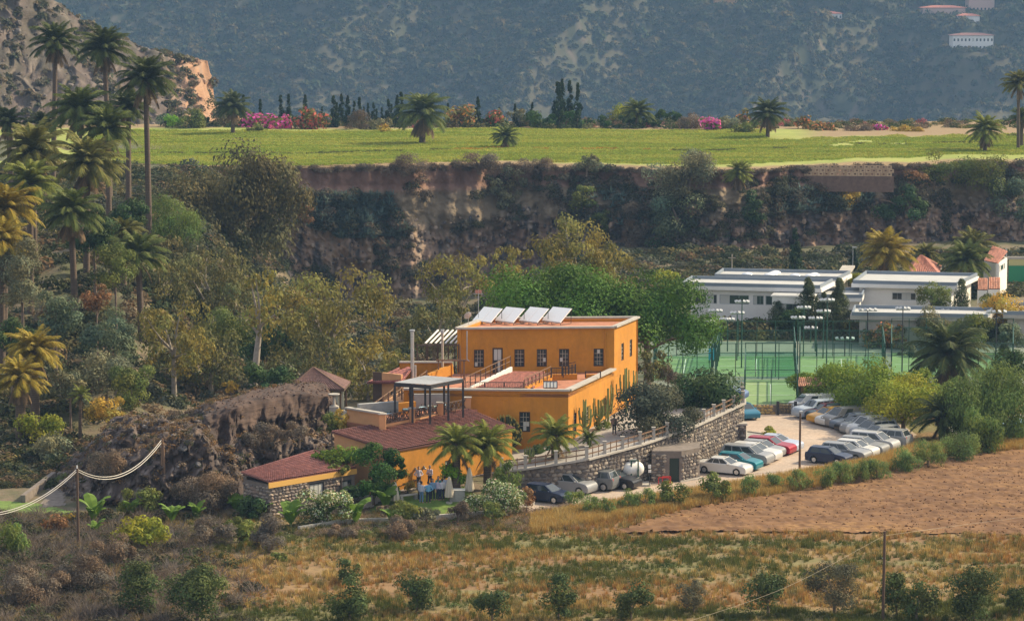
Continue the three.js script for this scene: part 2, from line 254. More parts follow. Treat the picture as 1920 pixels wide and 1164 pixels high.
// rocky knoll on the left
const knollTop = (u) => pl([[-400, 75], [0, 46], [80, 38], [150, 33.5], [235, 28], [300, 25.6], [340, 24.2], [376, 23.6], [388, 17], [398, 14], [430, 12.6], [470, 9], [560, 0]], u);
function knollPt(u, s) { // s 0 foot .. 1 crest .. 1.6 back
  const top = knollTop(u), foot = 11.5, f = pl([[0, 0], [.15, .16], [.5, .5], [.8, .8], [.9, .93], [1, 1], [1.6, .4]], s); const D = 585 + 48 * s + fbm(u * .02, s * 3, 4, 4) * 7 + ns(u * .1, s * 9, 4) * 1.6;
  const y = Math.min(foot + (top - foot) * f, top) + fbm(u * .03, s * 5, 6, 4) * 2.6 * (s > .95 ? .4 : 1); return V(xOf(u, D, y) + ns(u * .03, s * 8, 9) * 2, y, -D);
}
{
  const us = span(-400, 565, 4), ss = span(0, 1.61, .012), n = us.length, p = [], c = [], uv = [], idx = [];
  for (const s of ss) for (const u of us) { const q = knollPt(u, s); p.push(q.x, q.y, q.z); uv.push(q.x, q.y); const a = fbm(u * .03, s * 4, 2, 4), b = fbm(u * .12, s * 12, 6, 3); let k = m3([.105, .08, .068], [.07, .06, .045], sst(-.15, .2, a)); k = m3(k, [.42, .24, .14], sst(300, 360, u + b * 60) * .8); k = m3(k, [.19, .155, .13], sst(.1, .3, b) * .6); c.push(...k.map((x) => x * (1 + b * .4))); }
  for (let j = 0; j < ss.length - 1; j++) for (let i = 0; i < n - 1; i++) { const a = j * n + i; idx.push(a, a + 1, a + n + 1, a, a + n + 1, a + n); }
  const g = new THREE.BufferGeometry(); g.setAttribute('position', new THREE.Float32BufferAttribute(p, 3)); g.setAttribute('color', new THREE.Float32BufferAttribute(c, 3)); g.setAttribute('uv', new THREE.Float32BufferAttribute(uv, 2)); g.setIndex(idx); g.computeVertexNormals();
  struct('rocky_knoll', g, mt.rockv, 'rocky knoll ending in a lit orange bluff behind the tall palms', 'knoll');
}
// ---------- rock outcrop beside the cottage ----------
const outFoot = (u) => pl([[90, 234], [150, 231], [300, 227.5], [440, 229], [480, 233], [600, 239], [640, 241]], u);
const outTop = (u) => pl([[100, -.3], [150, 1.8], [205, 4.6], [300, 5.5], [380, 6.6], [450, 7.3], [560, 7.3], [612, 6.8], [628, 5.4], [660, 1.5], [690, -.4]], u);
function outPt(u, s) {
  const up = sst(370, 420, u), f = pl([[0, 0], [.06, .3], [.2, mix(.85, .55, up)], [.5, mix(.95, .62, up)], [.57, mix(1, .97, up)], [1, 1], [1.8, .55], [2.4, -.2]], s), top = outTop(u);
  let D = outFoot(u) + s * 13; const rough = (1 - sst(.52, .6, s) * up) * (1 - sst(1, 1.4, s)); const x0 = xOf(u, D, 3);
  let y = -.4 + (top + .4) * f + (fbm(x0 * .35, D * .35, 4, 4) * 1.9) * rough * sst(.02, .1, s) + fbm(x0 * 1.2, D * 1.2, 2, 3) * .35 * sst(.02, .1, s);
  D += fbm(u * .04, y * .7, 7, 4) * 2.6 * rough + fbm(u * .12, y * 2, 5, 3) * 1.1 * rough; return V(xOf(u, D, y) + fbm(x0 * .8, y * .9, 3, 3) * .8 * rough, y, -D);
}
{
  const us = span(84, 700, 2.6), ss = [...span(0, .66, .008), ...span(.66, 2.41, .04)], n = us.length, p = [], c = [], uv = [], idx = [];
  for (const s of ss) for (const u of us) { const q = outPt(u, s); p.push(q.x, q.y, q.z); uv.push(q.x * .7 + q.z * .5, q.y); const a = fbm(q.x * .25, q.y * .4, q.z * .25, 4), b = fbm(q.x * 1.1, q.y * 1.1, q.z, 4); let k = m3([.065, .046, .04], [.13, .10, .088], sst(-.1, .3, a + b)); k = m3(k, [.28, .25, .235], sst(.12, .4, b) * .5 * (1 - sst(.4, .55, s))); const earth = sst(370, 420, u) * sst(.48, .56, s + b * .05); k = m3(k, m3([.052, .031, .025], [.08, .05, .038], sst(-.2, .2, b)), earth); k = m3(k, [.20, .12, .06], sst(.22, .3, s) * (1 - sst(.45, .52, s)) * sst(-.1, .2, a) * .6); c.push(...k.map((x) => x * (1 + b * .6))); }
  for (let j = 0; j < ss.length - 1; j++) for (let i = 0; i < n - 1; i++) { const a = j * n + i; idx.push(a, a + 1, a + n + 1, a, a + n + 1, a + n); }
  const g = new THREE.BufferGeometry(); g.setAttribute('position', new THREE.Float32BufferAttribute(p, 3)); g.setAttribute('color', new THREE.Float32BufferAttribute(c, 3)); g.setAttribute('uv', new THREE.Float32BufferAttribute(uv, 2)); g.setIndex(idx); g.computeVertexNormals();
  struct('rock_outcrop', g, mt.rockv, 'dark craggy rock outcrop with an earth bank above the stone cottage', 'rock');
}
// ---------- terrace behind the stone retaining wall ----------
const terH = (u) => pl(WALL_H, u);
{
  const us = [...span(940, 1393, 10), 1393], ds = [0, .6, 2, 4, 7, 10, 14, 19, 25], gb = new GB(), rows = [];
  for (const d of ds) rows.push(us.map((u) => { const D = pl(WALL_U, u) + .25 + d * mix(1, .3, sst(1240, 1340, u)), h = terH(u); return gb.v(xOf(u, D, h), h + .01, -D); }));
  for (let j = 0; j < ds.length - 1; j++) for (let i = 0; i < us.length - 1; i++) gb.i.push(rows[j][i], rows[j][i + 1], rows[j + 1][i + 1], rows[j][i], rows[j + 1][i + 1], rows[j + 1][i]);
  const last = rows[ds.length - 1]; for (let i = 0; i < us.length - 1; i++) { const a = last[i], b = last[i + 1], q = (k) => gb.v(gb.p[k * 3], -.2, gb.p[k * 3 + 2] - .3); const c = q(b), d = q(a); gb.i.push(a, b, c, a, c, d); }
  struct('terrace', gb.build(true), mt.paving, 'paved terrace above the stone retaining wall', 'terrace');
}
// ---------- building helpers ----------
function wf(p0, p1, y = p0.y) { const x = V(p1.x - p0.x, 0, p1.z - p0.z).normalize(), z = x.clone().cross(V(0, 1, 0)); return new THREE.Matrix4().makeBasis(x, V(0, 1, 0), z).setPosition(p0.x, y, p0.z); }
function put(o, parent, Mw) { const m = new THREE.Matrix4().makeTranslation(-parent.position.x, -parent.position.y, -parent.position.z).multiply(Mw); m.decompose(o.position, o.quaternion, o.scale); return o; }
const hyp = (a, b) => Math.hypot(a.x - b.x, a.z - b.z);
function W(name, geo, mat, parent) { const g = geo.clone(); g.translate(-parent.position.x, -parent.position.y, -parent.position.z); return mesh(name, g, mat, parent); } // part given in world coordinates
function wallGeo(L, h, t, ops = []) {
  const o = [...ops].sort((a, b) => a.s - b.s), g = []; let s = 0;
  for (const q of o) { if (q.s > s + .01) g.push(box(s, q.s, 0, h, -t, 0)); if (q.b > .01) g.push(box(q.s, q.s + q.w, 0, q.b, -t, 0)); if (q.b + q.h < h - .01) g.push(box(q.s, q.s + q.w, q.b + q.h, h, -t, 0)); s = q.s + q.w; }
  if (s < L - .01) g.push(box(s, L, 0, h, -t, 0)); return uvw(merge(g));
}
const winCache = new Map();
function winGeo(w, h, nx, ny, fw, split) {
  const k = [w.toFixed(2), h.toFixed(2), nx, ny, fw, split].join(); if (winCache.has(k)) return winCache.get(k);
  const f = merge([box(0, w, 0, fw, -.1, .02), box(0, w, h - fw, h, -.1, .02), box(0, fw, fw, h - fw, -.1, .02), box(w - fw, w, fw, h - fw, -.1, .02)]), m = [], a = fw, b = w - fw, c = fw, d = h - fw, e = .016;
  for (let i = 1; i < nx; i++) { const x = mix(a, b, i / nx); m.push(box(x - e, x + e, c, d, -.055, -.02)); }
  for (let j = 1; j < ny; j++) { const y = mix(c, d, j / ny), q = split && j === split ? e * 2.2 : e; m.push(box(a, b, y - q, y + q, -.052, -.017)); }
  const r = { f: uvw(f), m: m.length ? merge(m) : null, panes: [] };
  const pw = (b - a) / nx, ph = (d - c) / ny; r.pane = box(0, pw, 0, ph, -.045, -.035); for (let i = 0; i < nx; i++) for (let j = 0; j < ny; j++) r.panes.push([a + i * pw, c + j * ph]);
  winCache.set(k, r); return r;
}
function win(parent, Mw, o, { nx = 2, ny = 3, fw = .09, split = 0, frame = mt.frame, mun = frame, light = .3, name = 'window', label, one } = {}) {
  const g = winGeo(o.w, o.h, nx, ny, fw, split), m = mesh(name, g.f, frame, parent); put(m, parent, Mw.clone().multiply(new THREE.Matrix4().makeTranslation(o.s, o.b, -.06)));
  if (label) m.userData.label = label;
  if (g.m) mesh('muntin', g.m, mun, m);
  if (one) { mesh('pane', box(fw, o.w - fw, fw, o.h - fw, -.045, -.035), R() < light ? mt.curtain : mt.glass, m); return m; }
  for (const [x, y] of g.panes) { const p = mesh('pane', g.pane, R() < light ? mt.curtain : mt.glass, m); p.position.set(x, y, 0); }
  return m;
}
function wall(parent, p0, p1, y0, h, mat, ops = [], t = .35, name = 'wall') { const L = hyp(p0, p1), m = mesh(name, wallGeo(L, h, t, ops), mat, parent), Mw = wf(p0, p1, y0); put(m, parent, Mw); for (const o of ops) if (o.win) win(parent, Mw, o, o.win); return Mw; }
function tileRoof(a, b, c, d, ribs, courses, { tone = [.34, .125, .09], th = .12, amp = .055, lift = .03 } = {}) { // a,b: upper edge left/right, d,c: lower edge
  const gb = new GB(), up = b.clone().sub(a).cross(d.clone().sub(a)); if (up.y < 0) up.negate(); up.normalize();
  const P = (s, t, o) => { const q = a.clone().lerp(b, s).lerp(d.clone().lerp(c, s), t); return q.addScaledVector(up, o); };
  for (let r = 0; r < ribs; r++) for (let k = 0; k < courses; k++) {
    const v = 1 + (R() - .5) * .5, w = (R() - .5) * .12, col = [tone[0] * v * (1 + w), tone[1] * v, tone[2] * v * (1 - w)], t0 = k / courses, t1 = (k + 1.12) / courses, s0 = r / ribs, ds = 1 / ribs, pr = [[0, -.4], [.16, .3], [.36, 1], [.64, 1], [.84, .3], [1, -.4]];
    for (let i = 0; i < 5; i++) gb.quad(P(s0 + ds * pr[i][0], t0, pr[i][1] * amp), P(s0 + ds * pr[i][0], Math.min(t1, 1.01), pr[i][1] * amp + lift), P(s0 + ds * pr[i + 1][0], Math.min(t1, 1.01), pr[i + 1][1] * amp + lift), P(s0 + ds * pr[i + 1][0], t0, pr[i + 1][1] * amp), col);
  }
  const dk = [tone[0] * .6, tone[1] * .6, tone[2] * .6], L = (x) => x.clone().addScaledVector(up, -th), M2 = (x) => x.clone().addScaledVector(up, -amp * .4 - .004);
  gb.quad(M2(a), M2(d), M2(c), M2(b), dk); gb.quad(L(a), L(b), L(c), L(d), dk); for (const [p, q] of [[a, b], [b, c], [c, d], [d, a]]) gb.quad(M2(p), M2(q), L(q), L(p), dk);
  return gb.build();
}
// balustrade or rail fence along a line of points: each post and each rail is a piece
function railing(parent, pts, { h = 1, gap = 1.6, rails = [.95, .5], pr = .05, rr2 = .03, mat = mt.timber, pmat = mat, pick = 0, square = true, post = 'post' } = {}) {
  for (let i = 0; i < pts.length - 1; i++) {
    const a = pts[i], b = pts[i + 1], n = Math.max(1, Math.round(a.distanceTo(b) / gap));
    for (let k = 0; k <= n - (i < pts.length - 2 ? 1 : 0); k++) { const p = a.clone().lerp(b, k / n); W(post, square ? box(p.x - pr, p.x + pr, p.y - .05, p.y + h, p.z - pr, p.z + pr) : bar(p.clone().setY(p.y - .05), p.clone().setY(p.y + h), pr), pmat, parent); }
    for (const r of rails) W('rail', beam(a.clone().setY(a.y + r), b.clone().setY(b.y + r), rr2 * 1.4, rr2 * 2), mat, parent);
    if (pick) { const g = [], m = Math.round(a.distanceTo(b) / pick); for (let k = 1; k < m; k++) { const p = a.clone().lerp(b, k / m); g.push(bar(p, p.clone().setY(p.y + h * .95), .012, .012, 4)); } if (g.length) tag(W('balusters', merge(g), mat, parent), null, null, null, 'stuff'); }
  }
}
function stones(parent, Mw, L, hAt, { size = .42, max = 300, tones, depth = .09, low = 0 } = {}) { // irregular stones proud of the mortar
  const vs = []; for (let k = 0; k < 7; k++) { const g = new THREE.IcosahedronGeometry(.5, 1), p = g.attributes.position, col = []; for (let i = 0; i < p.count; i++) { const x = p.getX(i), y = p.getY(i), z = p.getZ(i), f = 1 + ns(x * 2 + k * 9, y * 2, z * 2) * .55, q = Math.max(Math.abs(x), Math.abs(y)) + .0001, e = .5 * .5 + .5 * (.5 / q) * .5; p.setXYZ(i, x * f * (.75 + e * .5), y * f * (.75 + e * .5), z * f); } g.computeVertexNormals(); const t = tones[k % tones.length]; for (let i = 0; i < p.count; i++) col.push(...t); g.setAttribute('color', new THREE.Float32BufferAttribute(col, 3)); vs.push(g); }
  const rest = []; let n = 0; const hm = Math.max(hAt(0), hAt(L)), rows = Math.ceil(hm / (size * .72)), list = [];
  for (let j = 0; j < rows; j++) { let s = rr(0, size * .4) - (j % 2) * size * .4; while (s < L) { const w = size * rr(.65, 1.5), y = low + (j + .5) * size * .72; if (s + w * .5 > .1 && s + w * .5 < L - .1 && y < hAt(s + w / 2) - size * .25) list.push([s + w / 2, y + rr(-.04, .04), w * .97, size * .72 * rr(.8, 1.08)]); s += w; } }
  list.sort((a, b) => b[2] * b[3] - a[2] * a[3]);
  for (const [x, y, w, h] of list) { const g = vs[Math.floor(R() * vs.length)], m = Mw.clone().multiply(new THREE.Matrix4().compose(V(x, y, depth * .05), new THREE.Quaternion().setFromEuler(new THREE.Euler(0, 0, rr(-.2, .2))), V(w, h, depth * 2.6))); if (n++ < max) put(mesh('stone', g, mt.stone, parent), parent, m); else { const q = g.clone(); q.applyMatrix4(m); rest.push(q); } }
  if (rest.length) { for (const q of rest) for (const k of Object.keys(q.attributes)) if (!['position', 'normal', 'color'].includes(k)) q.deleteAttribute(k); const g = mergeGeometries(rest); g.translate(-parent.position.x, -parent.position.y, -parent.position.z); tag(mesh('small_stones', g, mt.stone, parent), null, null, null, 'stuff'); }
}
const basalt = [[.17, .15, .14], [.13, .115, .11], [.22, .19, .165], [.30, .255, .215], [.19, .155, .13], [.42, .36, .29], [.15, .135, .125]];

// ---------- main ochre house ----------
const y0 = 2.4, yR = 6.85, yT = 10.9;
const A = V(4.87, y0, -246), C = V(11.75, y0, -267.2), UFR = A.clone().lerp(C, .645), AL = V(-9.4, y0, -246.9), UFL = V(-4.95, y0, -258.7), URL = V(-2.6, y0, -266.4);
const house = thing('ochre_house', 'two storey ochre house with flat roof and solar panels', 'house', V(1, y0, -255));
{
  const dk = { nx: 3, ny: 4, fw: .09, light: .06, mun: mt.paleTimber }, up = hyp(UFL, UFR);
  const sAt = (px) => (xOf(px, 259, 8.5) - UFL.x) / (UFR.x - UFL.x) * up;
  const ops = [[898, 1], [933, 0], [974, 1], [1016, 1], [1058, 1], [1123, 1]].map(([px, w]) => w ? { s: sAt(px) - .46, w: .92, b: .55, h: 1.62, win: dk } : { s: sAt(px) - .47, w: .94, b: .02, h: 2.3, win: { nx: 2, ny: 2, fw: .13, name: 'door', light: .6 } });
  wall(house, UFL, UFR, yR, yT - yR, mt.orange, ops, .4);
  const rl = hyp(UFR, C); wall(house, UFR, C, yR - .6, yT - yR + .6, mt.orange, [{ s: rl * .3, w: .85, b: 1.3, h: 1.6, win: dk }, { s: rl * .66, w: .85, b: 1.3, h: 1.6, win: dk }].map((o) => ({ ...o })), .4);
  wall(house, C, URL, y0, yT - y0, mt.orange); wall(house, URL, UFL, y0, yT - y0, mt.orange);
  wall(house, AL, A, y0, yR + .25 - y0, mt.orange, [{ s: hyp(AL, A) - 4.25, w: .95, b: 1.1, h: 1.75, win: dk }], .4);
  const ll = hyp(A, UFR); wall(house, A, UFR, y0, yR + .25 - y0, mt.orange, [{ s: 1.6, w: .9, b: .5, h: 2.0, win: dk }, { s: 5.4, w: .9, b: .9, h: 1.6, win: dk }, { s: 10.8, w: .9, b: .9, h: 1.6, win: dk }], .4);
  wall(house, UFR, C, y0, yR - .6 - y0, mt.orange, [{ s: rl * .45, w: .9, b: .9, h: 1.6, win: dk }], .4);
  const bl = V(-7.6, y0, -258.6); wall(house, bl, AL, y0, yR + .1 - y0, mt.orange);
  W('plinth', uvw(prism([AL, A, C, URL, bl].map((p) => p.clone()), .3, y0)), mt.orange, house);
  W('roof', uvw(prism([AL, A, UFR, UFL, bl].map((p) => p.clone()), yR - .3, yR - .02)), mt.terracotta, house);
  W('roof', uvw(prism([UFL, UFR, C, URL].map((p, i) => p.clone().add(V([.3, -.3, -.3, .3][i], 0, [-.3, -.3, .3, .3][i]))), yT - .5, yT - .28)), mt.terracotta, house);
  const cope = (p, q, y, w = .5, d = .16) => W('coping', uvw(beam(p.clone().setY(y), q.clone().setY(y), w, d)), mt.concrete, house);
  cope(UFL, UFR, yT + .08, .5); cope(UFR.clone().add(V(.02, 0, -.2)), C, yT + .085, .5); cope(C, URL, yT + .075, .5); cope(URL, UFL, yT + .07, .5);
  cope(AL, A.clone().add(V(.1, 0, 0)), yR + .32, .5); cope(A.clone().add(V(0, 0, -.2)), UFR.clone().add(V(-.1, 0, .3)), yR + .325, .62);
  const pp = atD(875.5, 640, 258.2); W('downpipe', merge([bar(V(pp.x, 8.2, pp.z), V(pp.x, yT - .1, pp.z), .06), bar(V(pp.x, 8.2, pp.z), V(pp.x + .2, 8.05, pp.z), .06)]), mt.galv, house);
  const dp = UFL.clone().lerp(UFR, .945); W('downpipe', bar(V(dp.x, yR, dp.z + .1), V(dp.x, yT - .1, dp.z + .1), .05), mt.orange, house);
  // roof terrace: white stair wall, tiled slope, low walls
  const roofAt = (px, py, o = 0) => atH(px, py, yR + o);
  const s0 = roofAt(880, 727), s1 = roofAt(957, 707), s2 = roofAt(921, 727);
  { const th = s1.clone().sub(s0).setY(0).normalize().cross(V(0, 1, 0)).multiplyScalar(.2), gb = new GB(), t1 = s1.clone().setY(yR + .95), t0 = s0.clone().setY(yR + .1), f = [s0, s1, t1, t0], b = f.map((p) => p.clone().add(th)); gb.quad(...f); gb.quad(...b.slice().reverse()); for (let i = 0; i < 4; i++) gb.quad(f[i], b[i], b[(i + 1) % 4], f[(i + 1) % 4]); W('stair_wall', gb.build(true), mt.white, house); }
  const r0 = roofAt(958, 705, .05), r1 = roofAt(1022, 705, .05), r2 = roofAt(1000, 729, .08), r3 = roofAt(892, 729, .08);
  W('tiled_slope', tileRoof(r0.setY(yR + .45), r1.setY(yR + .45), r2.setY(yR + .16), r3.setY(yR + .16), 26, 14, { tone: [.24, .085, .07] }), mt.tile, house);
  railing(house, [roofAt(872, 731).setY(yR + .15), s1.clone().setY(yR + .95)], { h: .95, gap: 1, mat: mt.brownTimber });
  railing(house, [roofAt(872, 730), roofAt(982, 730)], { h: .65, gap: 1.6, rails: [.62], mat: mt.dark, pick: .14 });
  railing(house, [roofAt(983, 730, .2), roofAt(1033, 707, .45)], { h: .85, gap: .9, mat: mt.brownTimber });
  W('low_wall', uvw(beam(roofAt(986, 731, .1), roofAt(1034, 708, .2), .3, .5)), mt.orange, house); W('low_wall', uvw(beam(roofAt(1034, 708, .2), roofAt(1082, 707, .2), .3, .6)), mt.orange, house);
  railing(house, [roofAt(1034, 707, .5), roofAt(1056, 707, .5)], { h: .85, gap: 1, rails: [.82], mat: mt.dark, pick: .14 });
  railing(house, [roofAt(1054, 703, .5), roofAt(1079, 699, 1)], { h: .8, gap: .7, mat: mt.dark, pick: .14 });
  W('low_wall', uvw(beam(roofAt(1098, 706, .2), roofAt(1122, 706, .2), .3, .4)), mt.orange, house);
  railing(house, [roofAt(1098, 707, .4), roofAt(1126, 707, .4)], { h: .55, gap: 1.2, rails: [.5], mat: mt.frame });
  const k = roofAt(1032, 731); const sk = W('skylight', merge([box(k.x - .55, k.x + .55, yR, yR + .25, k.z - .5, k.z + .5)]), mt.white, house);
  { const gb = new GB(), q = (x, y, z) => V(k.x + x - house.position.x, yR + y - house.position.y, k.z + z - house.position.z); gb.quad(q(-.6, .25, .55), q(.6, .25, .55), q(.6, .75, 0), q(-.6, .75, 0)); gb.quad(q(.6, .25, -.55), q(-.6, .25, -.55), q(-.6, .75, 0), q(.6, .75, 0)); gb.tri(q(-.6, .25, -.55), q(-.6, .25, .55), q(-.6, .75, 0)); gb.tri(q(.6, .25, .55), q(.6, .25, -.55), q(.6, .75, 0)); const pg = mesh('pane', gb.build(), mt.curtain, sk); const bars = []; for (let i = 0; i <= 4; i++) { const x = -.6 + i * .3; bars.push(beam(q(x, .25, .56), q(x, .76, 0), .05)); } bars.push(beam(q(-.6, .77, 0), q(.6, .77, 0), .06), beam(q(-.6, .27, .57), q(.6, .27, .57), .06)); mesh('muntin', merge(bars), mt.dark, sk); }
  // lower left wing walls and trellis
  const w0 = atD(749, 712, 256), w1 = atD(848, 712, 256); w0.y = w1.y = 5.6; wall(house, w0, w1, 5.2, 3.0, mt.orange, [], .3); W('coping', uvw(beam(V(w0.x, 8.27, w0.z), V(w1.x, 8.27, w1.z), .45, .12)), mt.concrete, house);
  const w2 = roofAt(802, 716); W('low_wall', uvw(beam(V(w2.x, yR + .25, w2.z), atD(847, 700, 256.4).setY(yR + .75), .35, .9)), mt.orange, house);
  const t0 = atD(782, 690, 258.2).setY(8.2), t1 = atD(860, 690, 258.4).setY(8.2);
  for (let i = 0; i <= 4; i++) { const p = t0.clone().lerp(t1, i / 4); W('trellis_post', box(p.x - .06, p.x + .06, 7, 9.6, p.z - .06, p.z + .06), mt.timber, house); }
  { const g = []; for (let i = 0; i < 46; i++) { const a = i / 23 - .6, q = (s, v) => V(mix(t0.x, t1.x, s), 8.1 + v * 1.4, t0.z + .03); for (const d of [1, -1]) { const s0_ = d > 0 ? a : a + .6, s1_ = d > 0 ? a + .35 : a + .25; if (Math.min(s0_, s1_) < 0 || Math.max(s0_, s1_) > 1) continue; g.push(beam(q(s0_, 0), q(s1_, 1), .03, .02)); } } for (const v of [0, 1]) g.push(beam(V(t0.x, 8.1 + v * 1.4, t0.z), V(t1.x, 8.1 + v * 1.4, t1.z), .08)); tag(W('trellis', merge(g), mt.timber, house), null, null, null, 'stuff'); }
}
// solar panels
for (let i = 0; i < 4; i++) {
  const px = [916, 958, 1003, 1046][i], b = atH(px, 606, yT - .25), sp4 = thing('solar_collector', ['leftmost white solar collector on the house roof, beside the antenna', 'second solar collector from the antenna on the house roof', 'third solar collector from the antenna on the house roof', 'rightmost white solar collector on the house roof'][i], 'solar panel', b, 'solar collectors on the house roof');
  const q = (x, y, z) => V(x, y, z), rot = new THREE.Matrix4().makeRotationY(-.72), pg = [], fg = [], n = i === 3 ? 1 : 2;
  const base = [q(-1.15, .2, .95), q(1.15, .2, .95), q(1.15, 1.35, -.7), q(-1.15, 1.35, -.7)].map((p) => p.applyMatrix4(rot)), up = base[1].clone().sub(base[0]).cross(base[3].clone().sub(base[0])).normalize(), at = (s, t) => base[0].clone().lerp(base[1], s).lerp(base[3].clone().lerp(base[2], s), t);
  for (let k = 0; k < n; k++) { const a = k / n + .01, c = (k + 1) / n - .01, gb = new GB(), P = [at(a, .01), at(c, .01), at(c, .99), at(a, .99)], Q = P.map((p) => p.clone().addScaledVector(up, .09)); gb.quad(...Q); gb.quad(...P.slice().reverse()); for (let e = 0; e < 4; e++) gb.quad(P[e], P[(e + 1) % 4], Q[(e + 1) % 4], Q[e]); mesh('panel', gb.build(), MP(rgb(.92, .92, .91), .14, { clearcoat: 1, clearcoatRoughness: .05 }), sp4); }
  for (const s of [.04, .5, .96]) mesh('leg', merge([bar(at(s, .97), at(s, .97).setY(0), .03), bar(at(s, .97).setY(.02), at(s, .03).setY(.02), .03), bar(at(s, .05), at(s, .05).setY(0), .03)]), mt.dark, sp4);
  mesh('frame', merge([beam(at(0, 0), at(1, 0), .06), beam(at(0, 1), at(1, 1), .06)]), mt.galv, sp4);
}
{ // antenna, dish, chimneys
  const a = atH(897, 605, yT - .2), o = thing('antenna_mast', 'thin television antenna mast on the left end of the house roof', 'antenna', a); mesh('pole', bar(V(0, 0, 0), V(0, 3.1, 0), .035), mt.galv, o); mesh('crossbar', merge([beam(V(-.45, 2.7, 0), V(.45, 2.7, 0), .04), beam(V(-.3, 2.9, .2), V(-.3, 2.5, -.2), .03), beam(V(0, 2.95, .2), V(0, 2.45, -.2), .03), beam(V(.3, 2.9, .2), V(.3, 2.5, -.2), .03)]), mt.galv, o); mesh('reflector', box(-.3, .3, 2.75, 3.05, -.03, .03), M(rgb(.5, .22, .16), .7), o);
  const d = atH(878, 608, yT + .16), s = thing('satellite_dish', 'small grey satellite dish at the corner of the house roof', 'satellite dish', d); const lg = new THREE.LatheGeometry([[0, 0], [.2, .03], [.38, .11], [.38, .13], [.2, .05], [0, .02]].map(([x, y]) => new THREE.Vector2(x, y)), 16); lg.rotateX(-1.1); lg.rotateY(.6); lg.translate(0, .75, 0); mesh('dish', lg, mt.galv, s); mesh('bracket', bar(V(0, -.05, 0), V(0, .75, 0), .03), mt.galv, s);
  const c = V(atD(773, 712, 252).x, 5.3, -252), ch = thing('steel_chimney', 'tall shiny steel flue pipe rising behind the dark pergola', 'chimney', c); mesh('flue', bar(V(0, 0, 0), V(0, 6.2, 0), .17, .17, 14), mt.steel, ch); mesh('flue', bar(V(.27, 0, -.1), V(.27, 3.2, -.1), .1, .1, 10), mt.steel, ch); mesh('cowl', merge([bar(V(0, 6.25, 0), V(0, 6.38, 0), .25, .25, 14), bar(V(0, 6.2, 0), V(0, 6.27, 0), .12, .12), ...[1, 2, 3, 4, 5].map((k) => bar(V(0, k * 1.15, 0), V(0, k * 1.15 + .05, 0), .18, .18, 14))]), mt.galv, ch);
  const e = V(atD(829.5, 690, 255.5).x, yR, -255.5), c2 = thing('slim_chimney', 'slim pale flue pipe between the trellis and the white slatted pergola', 'chimney', e); mesh('flue', bar(V(0, 0, 0), V(0, 4.15, 0), .11, .11, 12), mt.paleTimber, c2); mesh('cowl', merge([bar(V(0, 4.1, 0), V(0, 4.3, 0), .17, .17, 12), bar(V(0, 4.36, 0), V(0, 4.42, 0), .2, .2, 12), bar(V(0, 4.2, 0), V(0, 4.4, 0), .05)]), mt.galv, c2);
  // slatted white pergola
  const p0 = atD(798, 640, 261), p1 = atD(866, 640, 261), g = thing('slatted_pergola', 'pergola with pale sloping slats at the left side of the house', 'pergola', V(p0.x, 5.5, -261)); const wd = p1.x - p0.x, yh = p0.y - 5.5;
  for (let i = 0; i < 8; i++) { const x = wd * i / 7.3; mesh('slat', beam(V(x, yh - .05, .9), V(x + 1.1, yh + .78, -2.2), .16, .08), mt.white, g); }
  mesh('beam', beam(V(-.3, yh - .2, 1), V(wd, yh - .2, 1), .12, .16), mt.timber, g); mesh('beam', beam(V(.8, yh + .5, -2.2), V(wd + .8, yh + .5, -2.2), .12, .16), mt.timber, g); for (const [x, z, h] of [[.1, 1, yh - .2], [1.6, 1, yh - .2], [1, -2.2, yh + .5], [2.6, -2.2, yh + .5]]) mesh('post', box(x - .06, x + .06, -2.5, h, z - .06, z + .06), mt.timber, g);
  // small timber portal on the roof terrace
  const q0 = atH(822, 712, yR), q1 = atH(870, 712, yR), pt = thing('timber_portal', 'plain timber post and beam portal on the roof terrace', 'portal', q0); for (const x of [0, q1.x - q0.x]) mesh('post', box(x - .07, x + .07, -.05, 1.75, -.07, .07), mt.brownTimber, pt); mesh('beam', beam(V(-.2, 1.75, 0), V(q1.x - q0.x + .2, 1.75, 0), .14, .16), mt.brownTimber, pt); mesh('post', bar(V(q1.x - q0.x - .25, -.05, .1), V(q1.x - q0.x - .35, 3.1, .1), .04), mt.brownTimber, pt);
}
